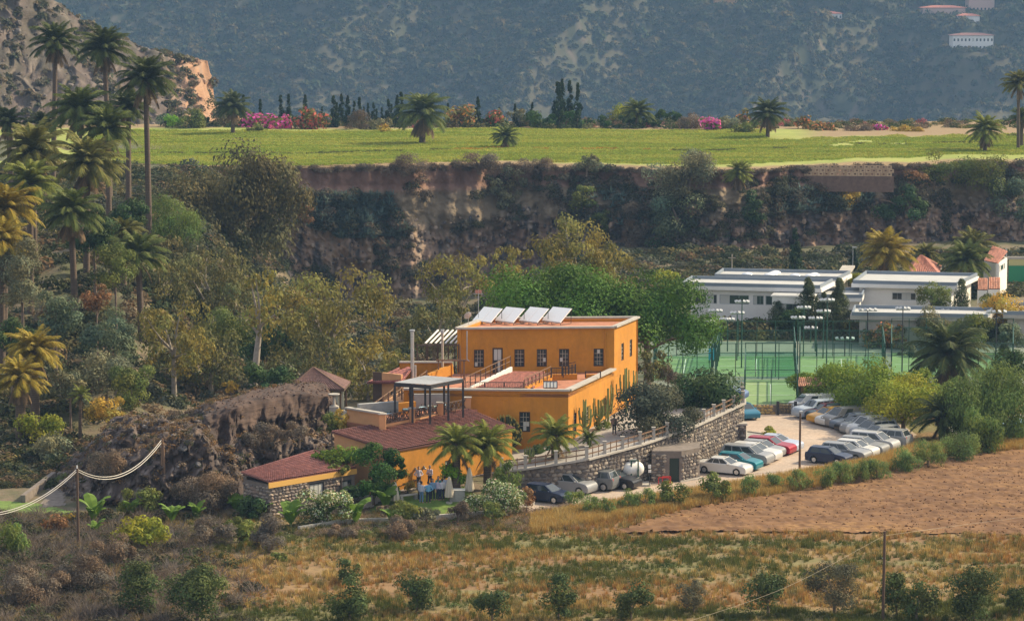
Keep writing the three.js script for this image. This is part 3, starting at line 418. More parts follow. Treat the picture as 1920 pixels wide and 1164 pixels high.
// ---------- long annexe with tiled roof, dining terrace above ----------
const eL = atD(735.5, 845, 230), eR = atD(967, 803, 241.2), tL = atD(621, 808, 234.6), tR = atD(879, 766, 245.6);
const annexe = thing('tiled_annexe', 'long low ochre annexe with reddish tiled roof in front of the house', 'building', V(-6, 1.5, -236));
{
  W('roof', tileRoof(tL, tR, eR, eL, 60, 20, { tone: [.27, .115, .095], amp: .035, th: .16, lift: .085 }), mt.tile, annexe);
  const inn = (a, b, k) => a.clone().lerp(b, k), a = inn(eL, tR, .02), b = inn(eR, tL, .02);
  const gy = .6; a.y = b.y = gy;
  wall(annexe, a, b, gy, 4.52 - gy, mt.orange, [{ s: hyp(a, b) * .42, w: .7, b: 1.5, h: .8, win: { nx: 2, ny: 2 } }], .3);
  const c = inn(tL, eR, .015), d = inn(tR, eL, .015);
  const gable = (p, q, yp, yq) => { const gb = new GB(), n = V(q.x - p.x, 0, q.z - p.z).normalize().cross(V(0, 1, 0)).multiplyScalar(-.3), f = [V(p.x, gy - 1, p.z), V(q.x, gy - 1, q.z), V(q.x, yq - .17, q.z), V(p.x, yp - .17, p.z)], k = f.map((v) => v.clone().add(n)); gb.quad(...f); gb.quad(...k.slice().reverse()); for (let i = 0; i < 4; i++) gb.quad(f[i], k[i], k[(i + 1) % 4], f[(i + 1) % 4]); W('gable_wall', gb.build(true), mt.salmon, annexe); };
  gable(c, a, tL.y, eL.y); gable(b, d, eR.y, tR.y);
  W('foundation', uvw(prism([eL, eR, tR, tL].map((p, i) => p.clone()), -.5, gy - .02)), mt.concrete, annexe);
  const lp = wf(a, b, gy); for (const s of [.17, .24]) { const m = mesh('wall_lamp', merge([new THREE.SphereGeometry(.09, 10, 8), box(-.03, .03, -.05, .22, -.2, -.06)]), mt.galv, annexe); put(m, annexe, lp.clone().multiply(new THREE.Matrix4().makeTranslation(hyp(a, b) * s, 2, .2))); }
}
const T1 = atD(717, 778, 236.4), T2 = atD(877, 752, 245.8), T3 = atD(650, 771, 239.6), T4 = V(-3, 5, -246.4), T5 = V(-10.5, 5, -246.5), fl = 5.45;
const dterr = thing('dining_terrace', 'raised dining terrace with ochre piers and crossed timber balustrade', 'terrace', V(-9, 4, -241));
{
  const e = (p, y) => V(p.x, y, p.z);
  W('floor', uvw(prism([T1, T2, T4, T5, T3], 1, fl)), mt.terracotta, dterr);
  wall(dterr, e(T3, 0), e(T1, 0), 2, 4.55, mt.salmon, [], .3); W('coping', uvw(beam(e(T3, 6.62), e(T1, 6.62), .5, .14)), mt.concrete, dterr);
  wall(dterr, e(T1, 0), e(T2, 0), 3.5, 2.2, mt.salmon, [], .3, 'kerb_wall');
  for (let i = 0; i <= 3; i++) { const p = T1.clone().lerp(T2, i / 3); W('pier', uvw(box(p.x - .27, p.x + .27, 5.2, 6.55, p.z - .27, p.z + .27)), mt.salmon, dterr); W('pier_cap', box(p.x - .33, p.x + .33, 6.55, 6.63, p.z - .33, p.z + .33), mt.concrete, dterr); }
  for (let i = 0; i < 3; i++) { const a = T1.clone().lerp(T2, i / 3 + .03), b = T1.clone().lerp(T2, (i + 1) / 3 - .03), n = 5, at = (s, v) => V(mix(a.x, b.x, s), 5.72 + v * .72, mix(a.z, b.z, s)); W('balustrade_rail', merge([beam(at(0, 0), at(1, 0), .07), beam(at(0, 1), at(1, 1), .08)]), mt.timber, dterr); for (let k = 0; k < n; k++) { W('balustrade_cross', merge([beam(at(k / n, 0), at((k + 1) / n, 1), .06), beam(at(k / n, 1), at((k + 1) / n, 0), .055)]), mt.timber, dterr); W('baluster', beam(at(k / n, 0), at(k / n, 1), .065), mt.timber, dterr); } }
  W('bench_wall', uvw(beam(V(T3.x + 1, 6.5, T3.z + .4), V(T3.x + 4.2, 6.5, T3.z - 1.2), .5, 1)), mt.grey, dterr);
  W('inner_wall', uvw(beam(atD(745, 757, 243).setY(5.9), atD(778, 757, 244).setY(5.9), .3, 1.2)), mt.orange, dterr); W('bench_wall', uvw(beam(atD(776, 750, 246).setY(6.1), atD(843, 750, 246.2).setY(6.1), .3, 1.5)), mt.grey, dterr);
  // stair rails climbing behind
  railing(dterr, [atD(697, 756, 243).setY(5.4), atD(748, 742, 248).setY(6.4)], { h: 1, gap: 1.2, mat: mt.brownTimber, pr: .07, rr2: .04 }); railing(dterr, [atD(741, 745, 246).setY(6), atD(800, 720, 251).setY(7.2)], { h: 1, gap: 1.2, mat: mt.brownTimber, pr: .07, rr2: .04 });
  W('stair', uvw(beam(atD(735, 750, 247).setY(5.6), atD(806, 724, 252).setY(6.9), 2.2, .5)), mt.salmon, dterr);
}
{ // dark pergola over the tables
  const P = [atD(740, 717, 239.4), atD(806, 722, 238.1), atD(868, 711, 241.8), atD(797, 706.5, 243.6)], o = thing('dark_pergola', 'dark steel pergola with slatted shade roof over dining tables', 'pergola', V(P[1].x, fl, P[1].z)), L = (p, y) => V(p.x - P[1].x, y, p.z - P[1].z), yt = 3.15;
  const post = (p) => { const q = L(p, 0); mesh('post', box(q.x - .09, q.x + .09, 0, yt, q.z - .09, q.z + .09), mt.dark, o); }; P.forEach(post); post(P[0].clone().lerp(P[1], .5)); post(P[1].clone().lerp(P[2], .55)); post(P[0].clone().lerp(P[3], .5)); post(P[3].clone().lerp(P[2], .5));
  for (let i = 0; i < 4; i++) mesh('beam', beam(L(P[i], yt), L(P[(i + 1) % 4], yt), .12, .3), mt.dark, o);
  for (let k = 0; k < 24; k++) { const t = (k + .5) / 24; mesh('shade_slat', beam(L(P[0].clone().lerp(P[1], t), yt + .19), L(P[3].clone().lerp(P[2], t), yt + .19), .17, .03), k % 3 ? mt.galv : mt.grey, o); }
}
{ // tables and chairs
  const spots = [[722, 768, 240.4, 0], [727, 775, 238.8, 1], [765, 766, 241.5, 0], [795, 759, 242.5, 1], [812, 755, 243.2, 0], [832, 756, 243.8, 1]];
  const tl = ['by the left end of the dining terrace', 'at the front left corner of the dining terrace, cloth pale blue', 'beside the left pergola post, lone', 'under the middle of the dark pergola', 'under the pergola near the grey bench wall', 'under the right side of the dark pergola'];
  spots.forEach(([px, py, D, k], i) => {
    const p = V(atD(px, py, D).x, fl, -D), t = thing('dining_table', 'square dining table ' + tl[i], 'table', p, 'tables on the dining terrace'); mesh('table_top', box(-.5, .5, .72, .76, -.5, .5), mt.timber, t); mesh('cloth', box(-.42, .42, .762, .772, -.42, .42), M(k ? rgb(.38, .58, .70) : rgb(.42, .62, .60), .7), t); for (const [x, z] of [[-.42, -.42], [.42, -.42], [.42, .42], [-.42, .42]]) mesh('leg', box(x - .035, x + .035, 0, .72, z - .035, z + .035), mt.timber, t);
    for (const [sx, sz, r] of [[-.8, 0, Math.PI / 2], [.8, 0, -Math.PI / 2]]) { const c = thing('dining_chair', 'dark chair ' + (sx < 0 ? 'left' : 'right') + ' of the table ' + tl[i].replace(', cloth pale blue', '').replace(', lone', ''), 'chair', p.clone().add(V(sx, 0, sz)), 'chairs on the dining terrace'); c.rotation.y = r; mesh('seat', box(-.22, .22, .43, .47, -.22, .22), mt.timber, c); for (const [x, z] of [[-.2, -.2], [.2, -.2], [.2, .2], [-.2, .2]]) mesh('leg', box(x - .022, x + .022, 0, z < 0 ? .95 : .43, z - .022, z + .022), mt.timber, c); for (const y of [.6, .75, .9]) mesh('back_slat', box(-.2, .2, y, y + .06, -.215, -.19), mt.timber, c); }
  });
}
// red roofed timber shed and gazebo
{
  const a = atD(750, 687, 256), b = atD(688, 714, 251), o = thing('red_roof_shed', 'timber sided shed with red tiled roof behind the dining terrace', 'shed', V(-12, 4, -253));
  const q0 = atD(756, 686, 260), q1 = atD(772, 690, 252), q2 = atD(752, 717, 250), q3 = atD(687, 717, 252); W('roof', tileRoof(q0, q1, q2, q3, 16, 10, { tone: [.34, .12, .10] }), mt.tile, o);
  const w0 = atD(699, 760, 252.3), w1 = atD(716, 760, 251.8), w2 = atD(752, 760, 250.4); for (const w of [w0, w1, w2]) w.y = 3.5; for (let i = 0; i < 7; i++) { const p = w0.clone().lerp(w1, i / 7), q = w0.clone().lerp(w1, (i + .9) / 7); wall(o, p, q, 3.5, 4.4, mt.timber, [], .08, 'plank'); } wall(o, w1, w2, 3.5, 4.4, mt.salmon, [{ s: 1.0, w: .8, b: 1.2, h: 1.6, win: { nx: 1, ny: 1 } }], .25);
  const gz = thing('gazebo', 'gazebo with hipped brown roof at the top of the rock outcrop', 'gazebo', V(atD(598, 752, 254).x, 3.9, -254)); const S = 2.35, ap = V(-.5, 4.2, 0), cs = [V(-S - .1, 2.55, S - .4), V(S, 2.55, S), V(S + .3, 2.55, -S), V(-S, 2.55, -S)];
  for (let i = 0; i < 4; i++) { const p = cs[i], q = cs[(i + 1) % 4]; mesh('roof', tileRoof(ap.clone().lerp(p, .02), ap.clone().lerp(q, .02), q, p, 20, 14, { tone: [.17, .095, .085], amp: .025, th: .06 }), mt.tile, gz); mesh('hip', beam(ap, p.clone().multiplyScalar(1.01), .09), mt.brownTimber, gz); mesh('fascia', beam(p.clone().setY(2.45), q.clone().setY(2.45), .06, .22), mt.timber, gz); const s = V(p.x * .86, 0, p.z * .86); mesh('post', box(s.x - .08, s.x + .08, -3.5, 2.5, s.z - .08, s.z + .08), mt.brownTimber, gz); }
  mesh('floor', uvw(box(-S, S, -.3, 0, -S, S)), mt.concrete, gz); for (const [x, z] of [[1.6, 1.8], [2, .6], [.6, 1.9]]) mesh('curtain', box(x - .22, x + .22, 0, 2.35, z - .05, z + .05), MP(rgb(.7, .74, .68), .9, { transmission: .3, thickness: 0 }), gz);
  const bb = atD(626, 772, 247), bt = thing('bird_bath', 'pale stone pedestal basin beside the gazebo', 'bird bath', V(bb.x, 5.6, -247)); const lg = new THREE.LatheGeometry([[.3, 0], [.3, .1], [.13, .2], [.11, .8], [.2, .95], [.5, 1.02], [.5, 1.12], [.4, 1.1], [0, 1.04]].map(([x, y]) => new THREE.Vector2(x, y)), 18); mesh('basin', lg, mt.concrete, bt); mesh('plinth', uvw(box(-.4, .4, -2, .02, -.4, .4)), mt.concrete, bt);
}
// ---------- stone cottage ----------
const cot = thing('stone_cottage', 'small stone cottage with pinkish tiled roof under the rock outcrop', 'cottage', V(-16, 0, -228));
{
  const rTL = atD(451, 885, 226.6), rTR = atD(589, 843, 234), rBR = atD(668, 876, 230.6), rBL = atD(503, 903, 223.9);
  W('roof', tileRoof(rTL, rTR, rBR, rBL, 40, 14, { tone: [.36, .155, .125], amp: .05, th: .1, lift: .06 }), mt.tile, cot);
  const a = rBL.clone().lerp(rTR, .025).setY(0), b = rBR.clone().lerp(rTL, .015).setY(0), c = rTL.clone().lerp(rBR, .02).setY(0), d = rTR.clone().lerp(rBL, .02).setY(0), L = hyp(a, b), ht = 2.62;
  const door = { s: L * .815, w: 1.5, b: .02, h: 2.15, win: { nx: 3, ny: 1, fw: .11, name: 'door', light: .8, frame: mt.dark } }, w1 = { s: L * .46, w: 1.55, b: 1.0, h: 1.35, win: { nx: 3, ny: 1, fw: .1, light: 1, frame: mt.dark } };
  const Mw = wall(cot, a, b, 0, ht, mt.mortar, [door, w1], .4); const skip = (s, y) => [door, w1].some((o) => s > o.s - .25 && s < o.s + o.w + .25 && y > o.b - .2 && y < o.b + o.h + .2);
  W('fascia', beam(rBL.clone().setY(2.92 - .14), rBR.clone().setY(2.92 - .14), .1, .42), mt.ochre, cot);
  const saved = stones; const tones = [[.34, .27, .22], [.24, .20, .18], [.42, .34, .27], [.28, .21, .17], [.20, .17, .155], [.37, .31, .27], [.30, .25, .21]];
  for (const [s0, s1, y0_, y1_] of [[0, w1.s - .1, 0, ht], [w1.s - .1, w1.s + w1.w + .1, 0, .85], [w1.s + w1.w + .1, door.s - .1, 0, ht], [door.s + door.w + .1, L, 0, ht]]) if (s1 - s0 > .4) stones(cot, Mw.clone().multiply(new THREE.Matrix4().makeTranslation(s0, 0, 0)), s1 - s0, () => y1_, { size: .36, max: 90, tones });
  const Ml = wall(cot, c, a, 0, ht + .2, mt.mortar, [], .4); stones(cot, Ml, hyp(c, a), () => ht + .15, { size: .36, max: 60, tones }); wall(cot, b, d, 0, ht + .3, mt.mortar); wall(cot, d, c, 0, ht + .4, mt.mortar);
}
// ---------- retaining wall, rail fence ----------
const rw = thing('retaining_wall', 'dark rubble stone retaining wall curving up beside the parked cars', 'wall', V(10, 0, -245));
{
  const P = WALL_U.filter(([u]) => u >= 940).map(([u, D]) => ({ p: V(xOf(u, D, 1), 0, -D), h: pl(WALL_H, u) })), e = P[P.length - 1], back = V(xOf(1390, 268, 1), 0, -268);
  P.push({ p: back, h: 3.9 });
  for (let i = 0; i < P.length - 1; i++) { const a = P[i], b = P[i + 1], L = hyp(a.p, b.p), Mw = wf(a.p, b.p, 0), g = new GB(), q = (s, y, z) => V(s, y, z), ht = (s) => mix(a.h, b.h, s / L) - .02; const f = [q(0, -.3, 0), q(L, -.3, 0), q(L, ht(L), 0), q(0, ht(0), 0)], k = f.map((v) => v.clone().setZ(-.45)); g.quad(...f); g.quad(...k.slice().reverse()); for (let j = 0; j < 4; j++) g.quad(f[j], k[j], k[(j + 1) % 4], f[(j + 1) % 4]); put(mesh('wall_face', g.build(true), mt.mortar, rw), rw, Mw); W('coping', uvw(beam(a.p.clone().setY(a.h + .03), b.p.clone().setY(b.h + .03), .62, .14)), mt.concrete, rw); if (i < P.length - 2) stones(rw, Mw, L, (s) => ht(s), { size: .46, max: 62, tones: basalt, depth: .1 }); else stones(rw, Mw, Math.min(L, 12), (s) => ht(s), { size: .46, max: 10, tones: basalt, depth: .1 }); }
  const fz = thing('rail_fence', 'timber rail fence with pale concrete posts along the retaining wall top', 'fence', V(10, 2, -245));
  for (let i = 0; i < P.length - 1; i++) { const a = P[i].p.clone().setY(P[i].h + .1), b = P[i + 1].p.clone().setY(P[i + 1].h + .1), n = Math.max(1, Math.round(a.distanceTo(b) / 2.6)); for (let k = 0; k < n; k++) { const p = a.clone().lerp(b, k / n), q = a.clone().lerp(b, (k + 1) / n); W('post', uvw(box(p.x - .14, p.x + .14, p.y - .1, p.y + 1.0, p.z - .14, p.z + .14)), mt.concrete, fz); W('post_cap', box(p.x - .18, p.x + .18, p.y + 1, p.y + 1.07, p.z - .18, p.z + .18), mt.concrete, fz); for (const y of [.35, .78]) W('rail', beam(p.clone().setY(p.y + y), q.clone().setY(q.y + y), .06, .1), mt.brownTimber, fz); for (const s of [.33, .66]) { const m = p.clone().lerp(q, s); W('picket', box(m.x - .035, m.x + .035, m.y, m.y + .9, m.z - .035, m.z + .035), mt.brownTimber, fz); } } }
}
// ---------- foliage ----------
const SPH = () => { const z = rr(-1, 1), a = rr(0, Math.PI * 2), r = Math.sqrt(1 - z * z); return V(r * Math.cos(a), z, r * Math.sin(a)); };
function leafQuad(gb, c, n, ax, s, w, col) { const a = ax.clone().addScaledVector(n, -ax.dot(n)).normalize(), b = n.clone().cross(a), t = c.clone().addScaledVector(a, s * .5), d = c.clone().addScaledVector(a, -s * .5); gb.quad(d, c.clone().addScaledVector(b, w * .5).addScaledVector(n, s * .08), t, c.clone().addScaledVector(b, -w * .5).addScaledVector(n, s * .08), col); }
function crown({ rx, ry, rz, size, dens = 1, clumps = 0, shape = 'ball', droop = 0, vary = .3, hue = .14, aspect = .55, fill = .82, cr = .4, tips = null, tipShare = 0, clumpK = 1 }) {
  const gb = new GB(), mean = Math.cbrt(rx * ry * rz), area = 12.57 * Math.pow((Math.pow(rx * ry, 1.6) + Math.pow(rx * rz, 1.6) + Math.pow(ry * rz, 1.6)) / 3, 1 / 1.6), N = Math.min(24000, Math.round(dens * 2.1 * area / (size * size * aspect * 1.1)));
  const nc = clumps || Math.max(5, Math.round((9 + mean * 2.2) * clumpK)), cs = [];
  for (let i = 0; i < nc; i++) { const d = SPH(), q = Math.pow(R(), .33) * fill; let p = V(d.x * q, d.y * q, d.z * q), k = 1; if (shape === 'cone') { const h = Math.pow(R(), 1.5); p = V(d.x * (1 - h) * .75, h * 1.86 - .95, d.z * (1 - h) * .75); k = (1.05 - h * .8); } if (shape === 'dome') p.y = Math.abs(p.y) * 1.35 - .5; if (shape === 'box') p = V(rr(-.85, .85), rr(-.85, .85), rr(-.85, .85)); cs.push({ p: V(p.x * rx, p.y * ry, p.z * rz), r: mean * cr * rr(.7, 1.25) * k, v: 1 + rr(-vary, vary), w: rr(-hue, hue) }); }
  for (let i = 0; i < N; i++) {
    const k = cs[i % nc], d = SPH(); if (d.y < -.2 && R() < .45) d.y *= -1; const q = k.r * (.6 + .5 * R()), c = V(k.p.x + d.x * q, k.p.y + d.y * q * (shape === 'cone' ? 1.3 : .85), k.p.z + d.z * q);
    if (droop) c.y -= droop * R() * k.r; const n = d.clone().multiplyScalar(1.5).add(SPH().multiplyScalar(.7)).normalize(), ax = droop ? V(rr(-.35, .35), -1, rr(-.35, .35)) : SPH(); const v = k.v * (1 + rr(-.28, .28)), w = k.w + rr(-.08, .08);
    const col = tips && R() < tipShare ? tips.map((x) => x * (1 + rr(-.25, .25))) : [v * (1 + w), v, v * (1 - w)]; leafQuad(gb, c, n, ax, size * rr(.7, 1.3), size * aspect * rr(.8, 1.2), col);
  }
  const g = gb.build(); g.userData = { cs }; return g;
}
// species: [leaf colour], leaf size, density, ...
const SPEC = {
  euc: { c: [.22, .195, .05], size: .38, dens: .62, droop: .6, aspect: .58, vary: .34, clumpK: 2.2, shape: 'ball', bark: 'paleBark', limbs: 7, cr: .25, fill: .98, tr: .4 },
  eucDark: { c: [.135, .135, .048], size: .38, dens: .7, droop: .6, aspect: .58, vary: .34, clumpK: 2.2, bark: 'paleBark', limbs: 6, cr: .26, fill: .98, tr: .35 },
  weep: { c: [.115, .105, .042], size: .42, dens: .95, droop: .7, aspect: .6, bark: 'bark', limbs: 4, cr: .34, fill: .85, tr: .3 },
  ficus: { clumpK: 1.9, c: [.075, .15, .02], size: .34, dens: 1.0, bark: 'bark', limbs: 5, cr: .33, shape: 'dome', tr: .35 },
  lush: { clumpK: 1.8, c: [.15, .215, .026], size: .30, dens: .95, bark: 'bark', limbs: 5, cr: .36, shape: 'dome', tr: .45 },
  yellow: { clumpK: 1.7, c: [0.282, 0.301, 0.036], size: .30, dens: .9, bark: 'bark', limbs: 5, cr: .36, shape: 'dome', tr: .45 },
  pepper: { clumpK: 1.5, c: [0.156, 0.217, 0.054], size: .32, dens: .85, droop: 1.0, aspect: .35, bark: 'bark', limbs: 4, cr: .34, tr: .45 },
  olive: { c: [0.082, 0.094, 0.062], size: .27, dens: .95, bark: 'bark', limbs: 5, cr: .34, shape: 'dome', tr: .25 },
  deep: { c: [0.053, 0.094, 0.032], size: .34, dens: .95, bark: 'bark', limbs: 5, cr: .35, shape: 'dome', tr: .3 },
  grey: { c: [0.171, 0.175, 0.101], size: .3, dens: .9, bark: 'bark', limbs: 3, cr: .38, tr: .3 },
  blue: { c: [0.111, 0.147, 0.086], size: .32, dens: .9, bark: 'bark', limbs: 3, cr: .38, tr: .3 },
  shrub: { c: [0.148, 0.175, 0.042], size: .27, dens: .95, bark: 'bark', limbs: 3, cr: .42, tr: .4 },
  bright: { c: [0.193, 0.350, 0.036], size: .26, dens: 1, bark: 'bark', limbs: 3, cr: .4, tr: .45 },
  gold: { c: [0.386, 0.280, 0.054], size: .28, dens: .8, bark: 'bark', limbs: 3, cr: .4, tr: .4 },
  rust: { c: [.25, .135, .06], size: .3, dens: .8, bark: 'bark', limbs: 3, cr: .42, tr: .35 },
  dry: { c: [.175, .135, .098], size: .24, dens: .55, aspect: .3, bark: 'bark', limbs: 9, cr: .42, tr: .3 },
  orchard: { c: [0.077, 0.105, 0.033], size: .22, dens: 1.0, bark: 'bark', limbs: 4, cr: .5, tr: .3 },
  orchardGrey: { c: [0.126, 0.119, 0.071], size: .2, dens: .6, aspect: .35, bark: 'bark', limbs: 8, cr: .4, tr: .3 },
  pine: { c: [0.086, 0.105, 0.048], size: .34, dens: 1.2, aspect: .3, bark: 'bark', shape: 'cone', limbs: 0, cr: .5, clumps: 34, tr: .2 },
  cypress: { c: [0.029, 0.053, 0.021], size: .34, dens: 1.3, aspect: .4, bark: 'bark', shape: 'cone', limbs: 0, cr: .42, clumps: 22, tr: .15 },
  young: { c: [0.171, 0.231, 0.071], size: .22, dens: .6, droop: .8, aspect: .3, bark: 'bark', limbs: 5, cr: .4, tr: .45 },
  magenta: { c: [0.104, 0.140, 0.036], size: .5, dens: 1, bark: 'bark', limbs: 2, cr: .42, tips: [6.2, .8, 11], tipShare: .62, tr: .35 },
  redbush: { c: [0.119, 0.126, 0.036], size: .5, dens: 1, bark: 'bark', limbs: 2, cr: .42, tips: [3.6, .9, 2.2], tipShare: .45, tr: .35 },
  coral: { c: [0.148, 0.140, 0.048], size: .5, dens: .9, bark: 'bark', limbs: 2, cr: .42, tips: [3, 1.6, 1.6], tipShare: .35, tr: .35 },
  whiteFlower: { c: [0.126, 0.168, 0.054], size: .21, dens: 1, bark: 'bark', limbs: 2, cr: .4, tips: [5, 3.8, 8], tipShare: .28, tr: .35 },
  vine: { c: [.05, .115, .022], size: .26, dens: 1.9, bark: 'bark', limbs: 2, cr: .42, tr: .35, shape: 'box' },
  hedge: { c: [0.046, 0.094, 0.021], size: .45, dens: 1.1, bark: 'bark', limbs: 2, cr: .4, tr: .3, shape: 'box' },
};
function T(sp0, name, label, cat, [px, top, bot, wpx, D], { group, floor, lean = 0, depth = 1, dens = 1, trunk, size } = {}) {
  const S = SPEC[sp0], mid = atD(px, (top + bot) / 2, D), mpp = (D * cp + (H - mid.y) * sp) / F, ry = Math.max(.25, (bot - top) / 2 * mpp / cp), rx = wpx / 2 * mpp, gy = floor ?? gh(mid.x, mid.z), base = V(mid.x - lean, Math.min(gy, mid.y - ry * .2), mid.z);
  const o = thing(name, label, cat, base, group), cy = mid.y - base.y, far = Math.max(1, D / 330), g = crown({ ...S, rx: rx * (S.shape === 'dome' ? 1.22 : 1.1), ry: ry * (S.shape === 'dome' ? 1.16 : 1.08), rz: rx * 1.1 * depth, size: (size ?? S.size) * far, dens: S.dens * dens });
  g.translate(lean, cy, 0); const cs = g.userData.cs; g.userData = {}; const cm = mesh(S.shape === 'cone' || !S.droop ? 'crown' : 'crown', g, leafMat(...S.c.map((v) => v * 1.18), S.tr + .05), o); cm.userData.kind = 'stuff';
  const tr = trunk ?? clamp(rx * .07, .04, .42), bm = mt[S.bark], fork = V(lean * .7, Math.max(.1, cy - ry * .45), 0);
  mesh('trunk', uvw(tube([V(0, -.3, 0), V(lean * .3 + rr(-.1, .1) * tr * 5, fork.y * .5, rr(-.3, .3) * tr), fork], tr * 1.15, tr * .7, 7, 5)), bm, o);
  for (let i = 0; i < S.limbs && i < cs.length; i++) { const c = cs[i].p.clone().add(V(lean, cy, 0)), f = fork.clone().lerp(V(0, 0, 0), R() * .25); if (c.y < f.y * .6) c.y = f.y + .3 * ry; mesh('limb', uvw(tube([f, f.clone().lerp(c, .55).add(V(rr(-.1, .1) * rx, rr(0, .12) * ry, rr(-.1, .1) * rx)), c], tr * .55, tr * .12, 5, 4)), bm, o); }
  return o;
}
// ---------- palms ----------
const fronds = new Map();
function frondGeo(a0, bend, variant) {
  const k = [a0, bend, variant].join(); if (fronds.has(k)) return fronds.get(k);
  const gb = new GB(), n = 15, P = []; let x = 0, y = 0; for (let i = 0; i <= n; i++) { P.push(V(x, y, 0)); const a = a0 - bend * Math.pow(i / n, 1.3); x += Math.cos(a) / n; y += Math.sin(a) / n; }
  const at = (t) => { const f = clamp(t * n, 0, n - .001), i = Math.floor(f); return P[i].clone().lerp(P[i + 1], f - i); };
  for (let i = 0; i < n; i++) { const w0 = .022 * (1 - i / n * .8), w1 = .022 * (1 - (i + 1) / n * .8); gb.quad(V(P[i].x, P[i].y, w0), V(P[i + 1].x, P[i + 1].y, w1), V(P[i + 1].x, P[i + 1].y, -w1), V(P[i].x, P[i].y, -w0), [1.5, 1.3, 1]); }
  const m = 26; for (let i = 0; i < m; i++) for (const s of [-1, 1]) { const t = .1 + .9 * (i + .5 * (s > 0)) / m, p = at(t), q = at(Math.min(1, t + .03)), d = q.sub(p).normalize(), L = .27 * Math.pow(Math.sin(Math.PI * clamp(t * .86 + .12, 0, 1)), .6) * rr(.85, 1.12), dir = d.clone().multiplyScalar(.62).add(V(0, -.22 + rr(-.15, .12), s * .75)).normalize(), e = p.clone().addScaledVector(dir, L).add(V(0, -L * .18, 0)), h = d.clone().multiplyScalar(.021), v = rr(.75, 1.25), w = rr(-.1, .1); gb.tri(p.clone().sub(h), p.clone().add(h), e.clone()  .addScaledVector(d, .012), [v * (1 + w), v, v * (1 - w)]); const mm = p.clone().lerp(e, .5).add(V(0, .008, 0)); gb.tri(p.clone().sub(h), mm.clone().addScaledVector(d, .019), mm.clone().addScaledVector(d, -.016), [v * (1 + w), v, v * (1 - w)]); }
  const g = gb.build(); fronds.set(k, g); return g;
}
const PC = { green: [.13, .165, .04], dark: [.09, .115, .035], gold: [.34, .27, .04], lime: [.21, .24, .045], olive: [.18, .18, .045] };
function palm(name, label, [px, cy, wpx, D, baseY], { tone = 'green', n = 62, skirt = 8, floor, group, tr = .32, feather = 1 } = {}) {
  const top = atD(px, cy, D), mpp = (D * cp + (H - top.y) * sp) / F, Lr = wpx * mpp * .66, bp = baseY ? atD(px, baseY, D) : null, gy = floor ?? (bp ? bp.y : gh(top.x, top.z)), o = thing(name, label, 'palm tree', V(top.x, Math.min(gy, top.y - .4), top.z), group), th = top.y - o.position.y, lean = rr(-.04, .04) * th;
  mesh('trunk', uvw(tube([V(-lean, -.4, 0), V(-lean * .6, th * .4, rr(-.1, .1)), V(0, th - .15, 0)], tr * 1.25, tr * .95, 9, 8)), mt.palmBark, o); const bs = new THREE.SphereGeometry(tr * 1.7, 9, 7); bs.scale(1, 1.25, 1); bs.translate(0, th - tr * .7, 0); mesh('crown_base', uvw(bs), mt.palmBark, o);
  const mat = leafMat(...PC[tone], .4), dead = leafMat(.20, .14, .085, .2);
  for (let i = 0; i < n + skirt; i++) { const d = i >= n, t = i / n, cl = d ? 5 : Math.min(4, Math.floor(t * 5)), a0 = [1.42, 1.12, .78, .42, .05, -.75][cl], bend = [1.05, 1.35, 1.5, 1.4, 1.2, .65][cl], m = mesh(d ? 'dead_frond' : 'frond', frondGeo(a0, bend, i % 2), d ? dead : mat, o), s = Lr * rr(.82, 1.1) * (d ? .72 : cl === 0 ? .85 : 1); m.position.set(0, th - (d ? tr * .9 : 0) + rr(-.1, .1), 0); m.rotation.y = i * 2.39996 + rr(-.25, .25); m.rotation.x = rr(-.12, .12); m.scale.set(s, s * rr(.9, 1.1), s); }
  return o;
}
const PL = 'palms on the slope left of the house';
for (const [l, a, o] of [
  ['tall slender palm farthest left of the three skyline palms', [103, 82, 88, 400], { tone: 'dark' }], ['tall palm with bushy crown between the two other skyline palms', [195, 95, 98, 390], { tone: 'dark' }], ['tall leaning palm with long bare trunk nearest the green field', [272, 152, 104, 350], { tone: 'dark' }], ['slim dark palm just left of the long bare trunk palm', [240, 205, 78, 368], { tone: 'dark', skirt: 3 }],
  ['dark palm crown below the two left skyline palms', [147, 212, 112, 350], { tone: 'green' }], ['dense green palm crown right of the upper grove', [200, 245, 104, 343], { tone: 'green' }], ['broad palm with orange fruit stalks at the left edge', [60, 288, 128, 322], { tone: 'olive' }], ['pale arching palm in the middle of the grove', [163, 312, 126, 317], { tone: 'olive' }], ['sunlit palm with drooping fronds under the broad palm', [55, 348, 108, 306], { tone: 'lime' }],
  ['dense palm on a leaning trunk above the dark shrubs', [132, 402, 112, 298], { tone: 'green', skirt: 14 }], ['yellowing palm cut by the left edge of the picture', [8, 395, 120, 292], { tone: 'gold' }], ['small dark palm at the upper left edge by the knoll', [14, 232, 70, 385], { tone: 'dark' }], ['small palm half hidden behind the tall slender trunk', [78, 238, 62, 388], { tone: 'dark' }], ['low spreading palm beside the pale round tree', [258, 482, 104, 302], { tone: 'green', skirt: 2 }], ['orange tinged palm at the lower left edge of the grove', [2, 452, 92, 286], { tone: 'gold', skirt: 16 }], ['palm tuft below the long bare trunk', [232, 440, 72, 312], { tone: 'olive' }],
  ['upper sunlit yellow green palm above the garden path', [62, 662, 100, 263], { tone: 'gold', skirt: 16, tr: .4 }], ['lower yellow green palm with a thick skirt of dead fronds', [36, 712, 92, 257], { tone: 'gold', skirt: 22, tr: .42 }], ['small young palm right of the skirted palms', [150, 742, 44, 259], { tone: 'lime', n: 22, skirt: 4, tr: .15 }]]) palm('palm_tree', l, a, { group: PL, ...o });
const PM = 'palms on the hilltop field';
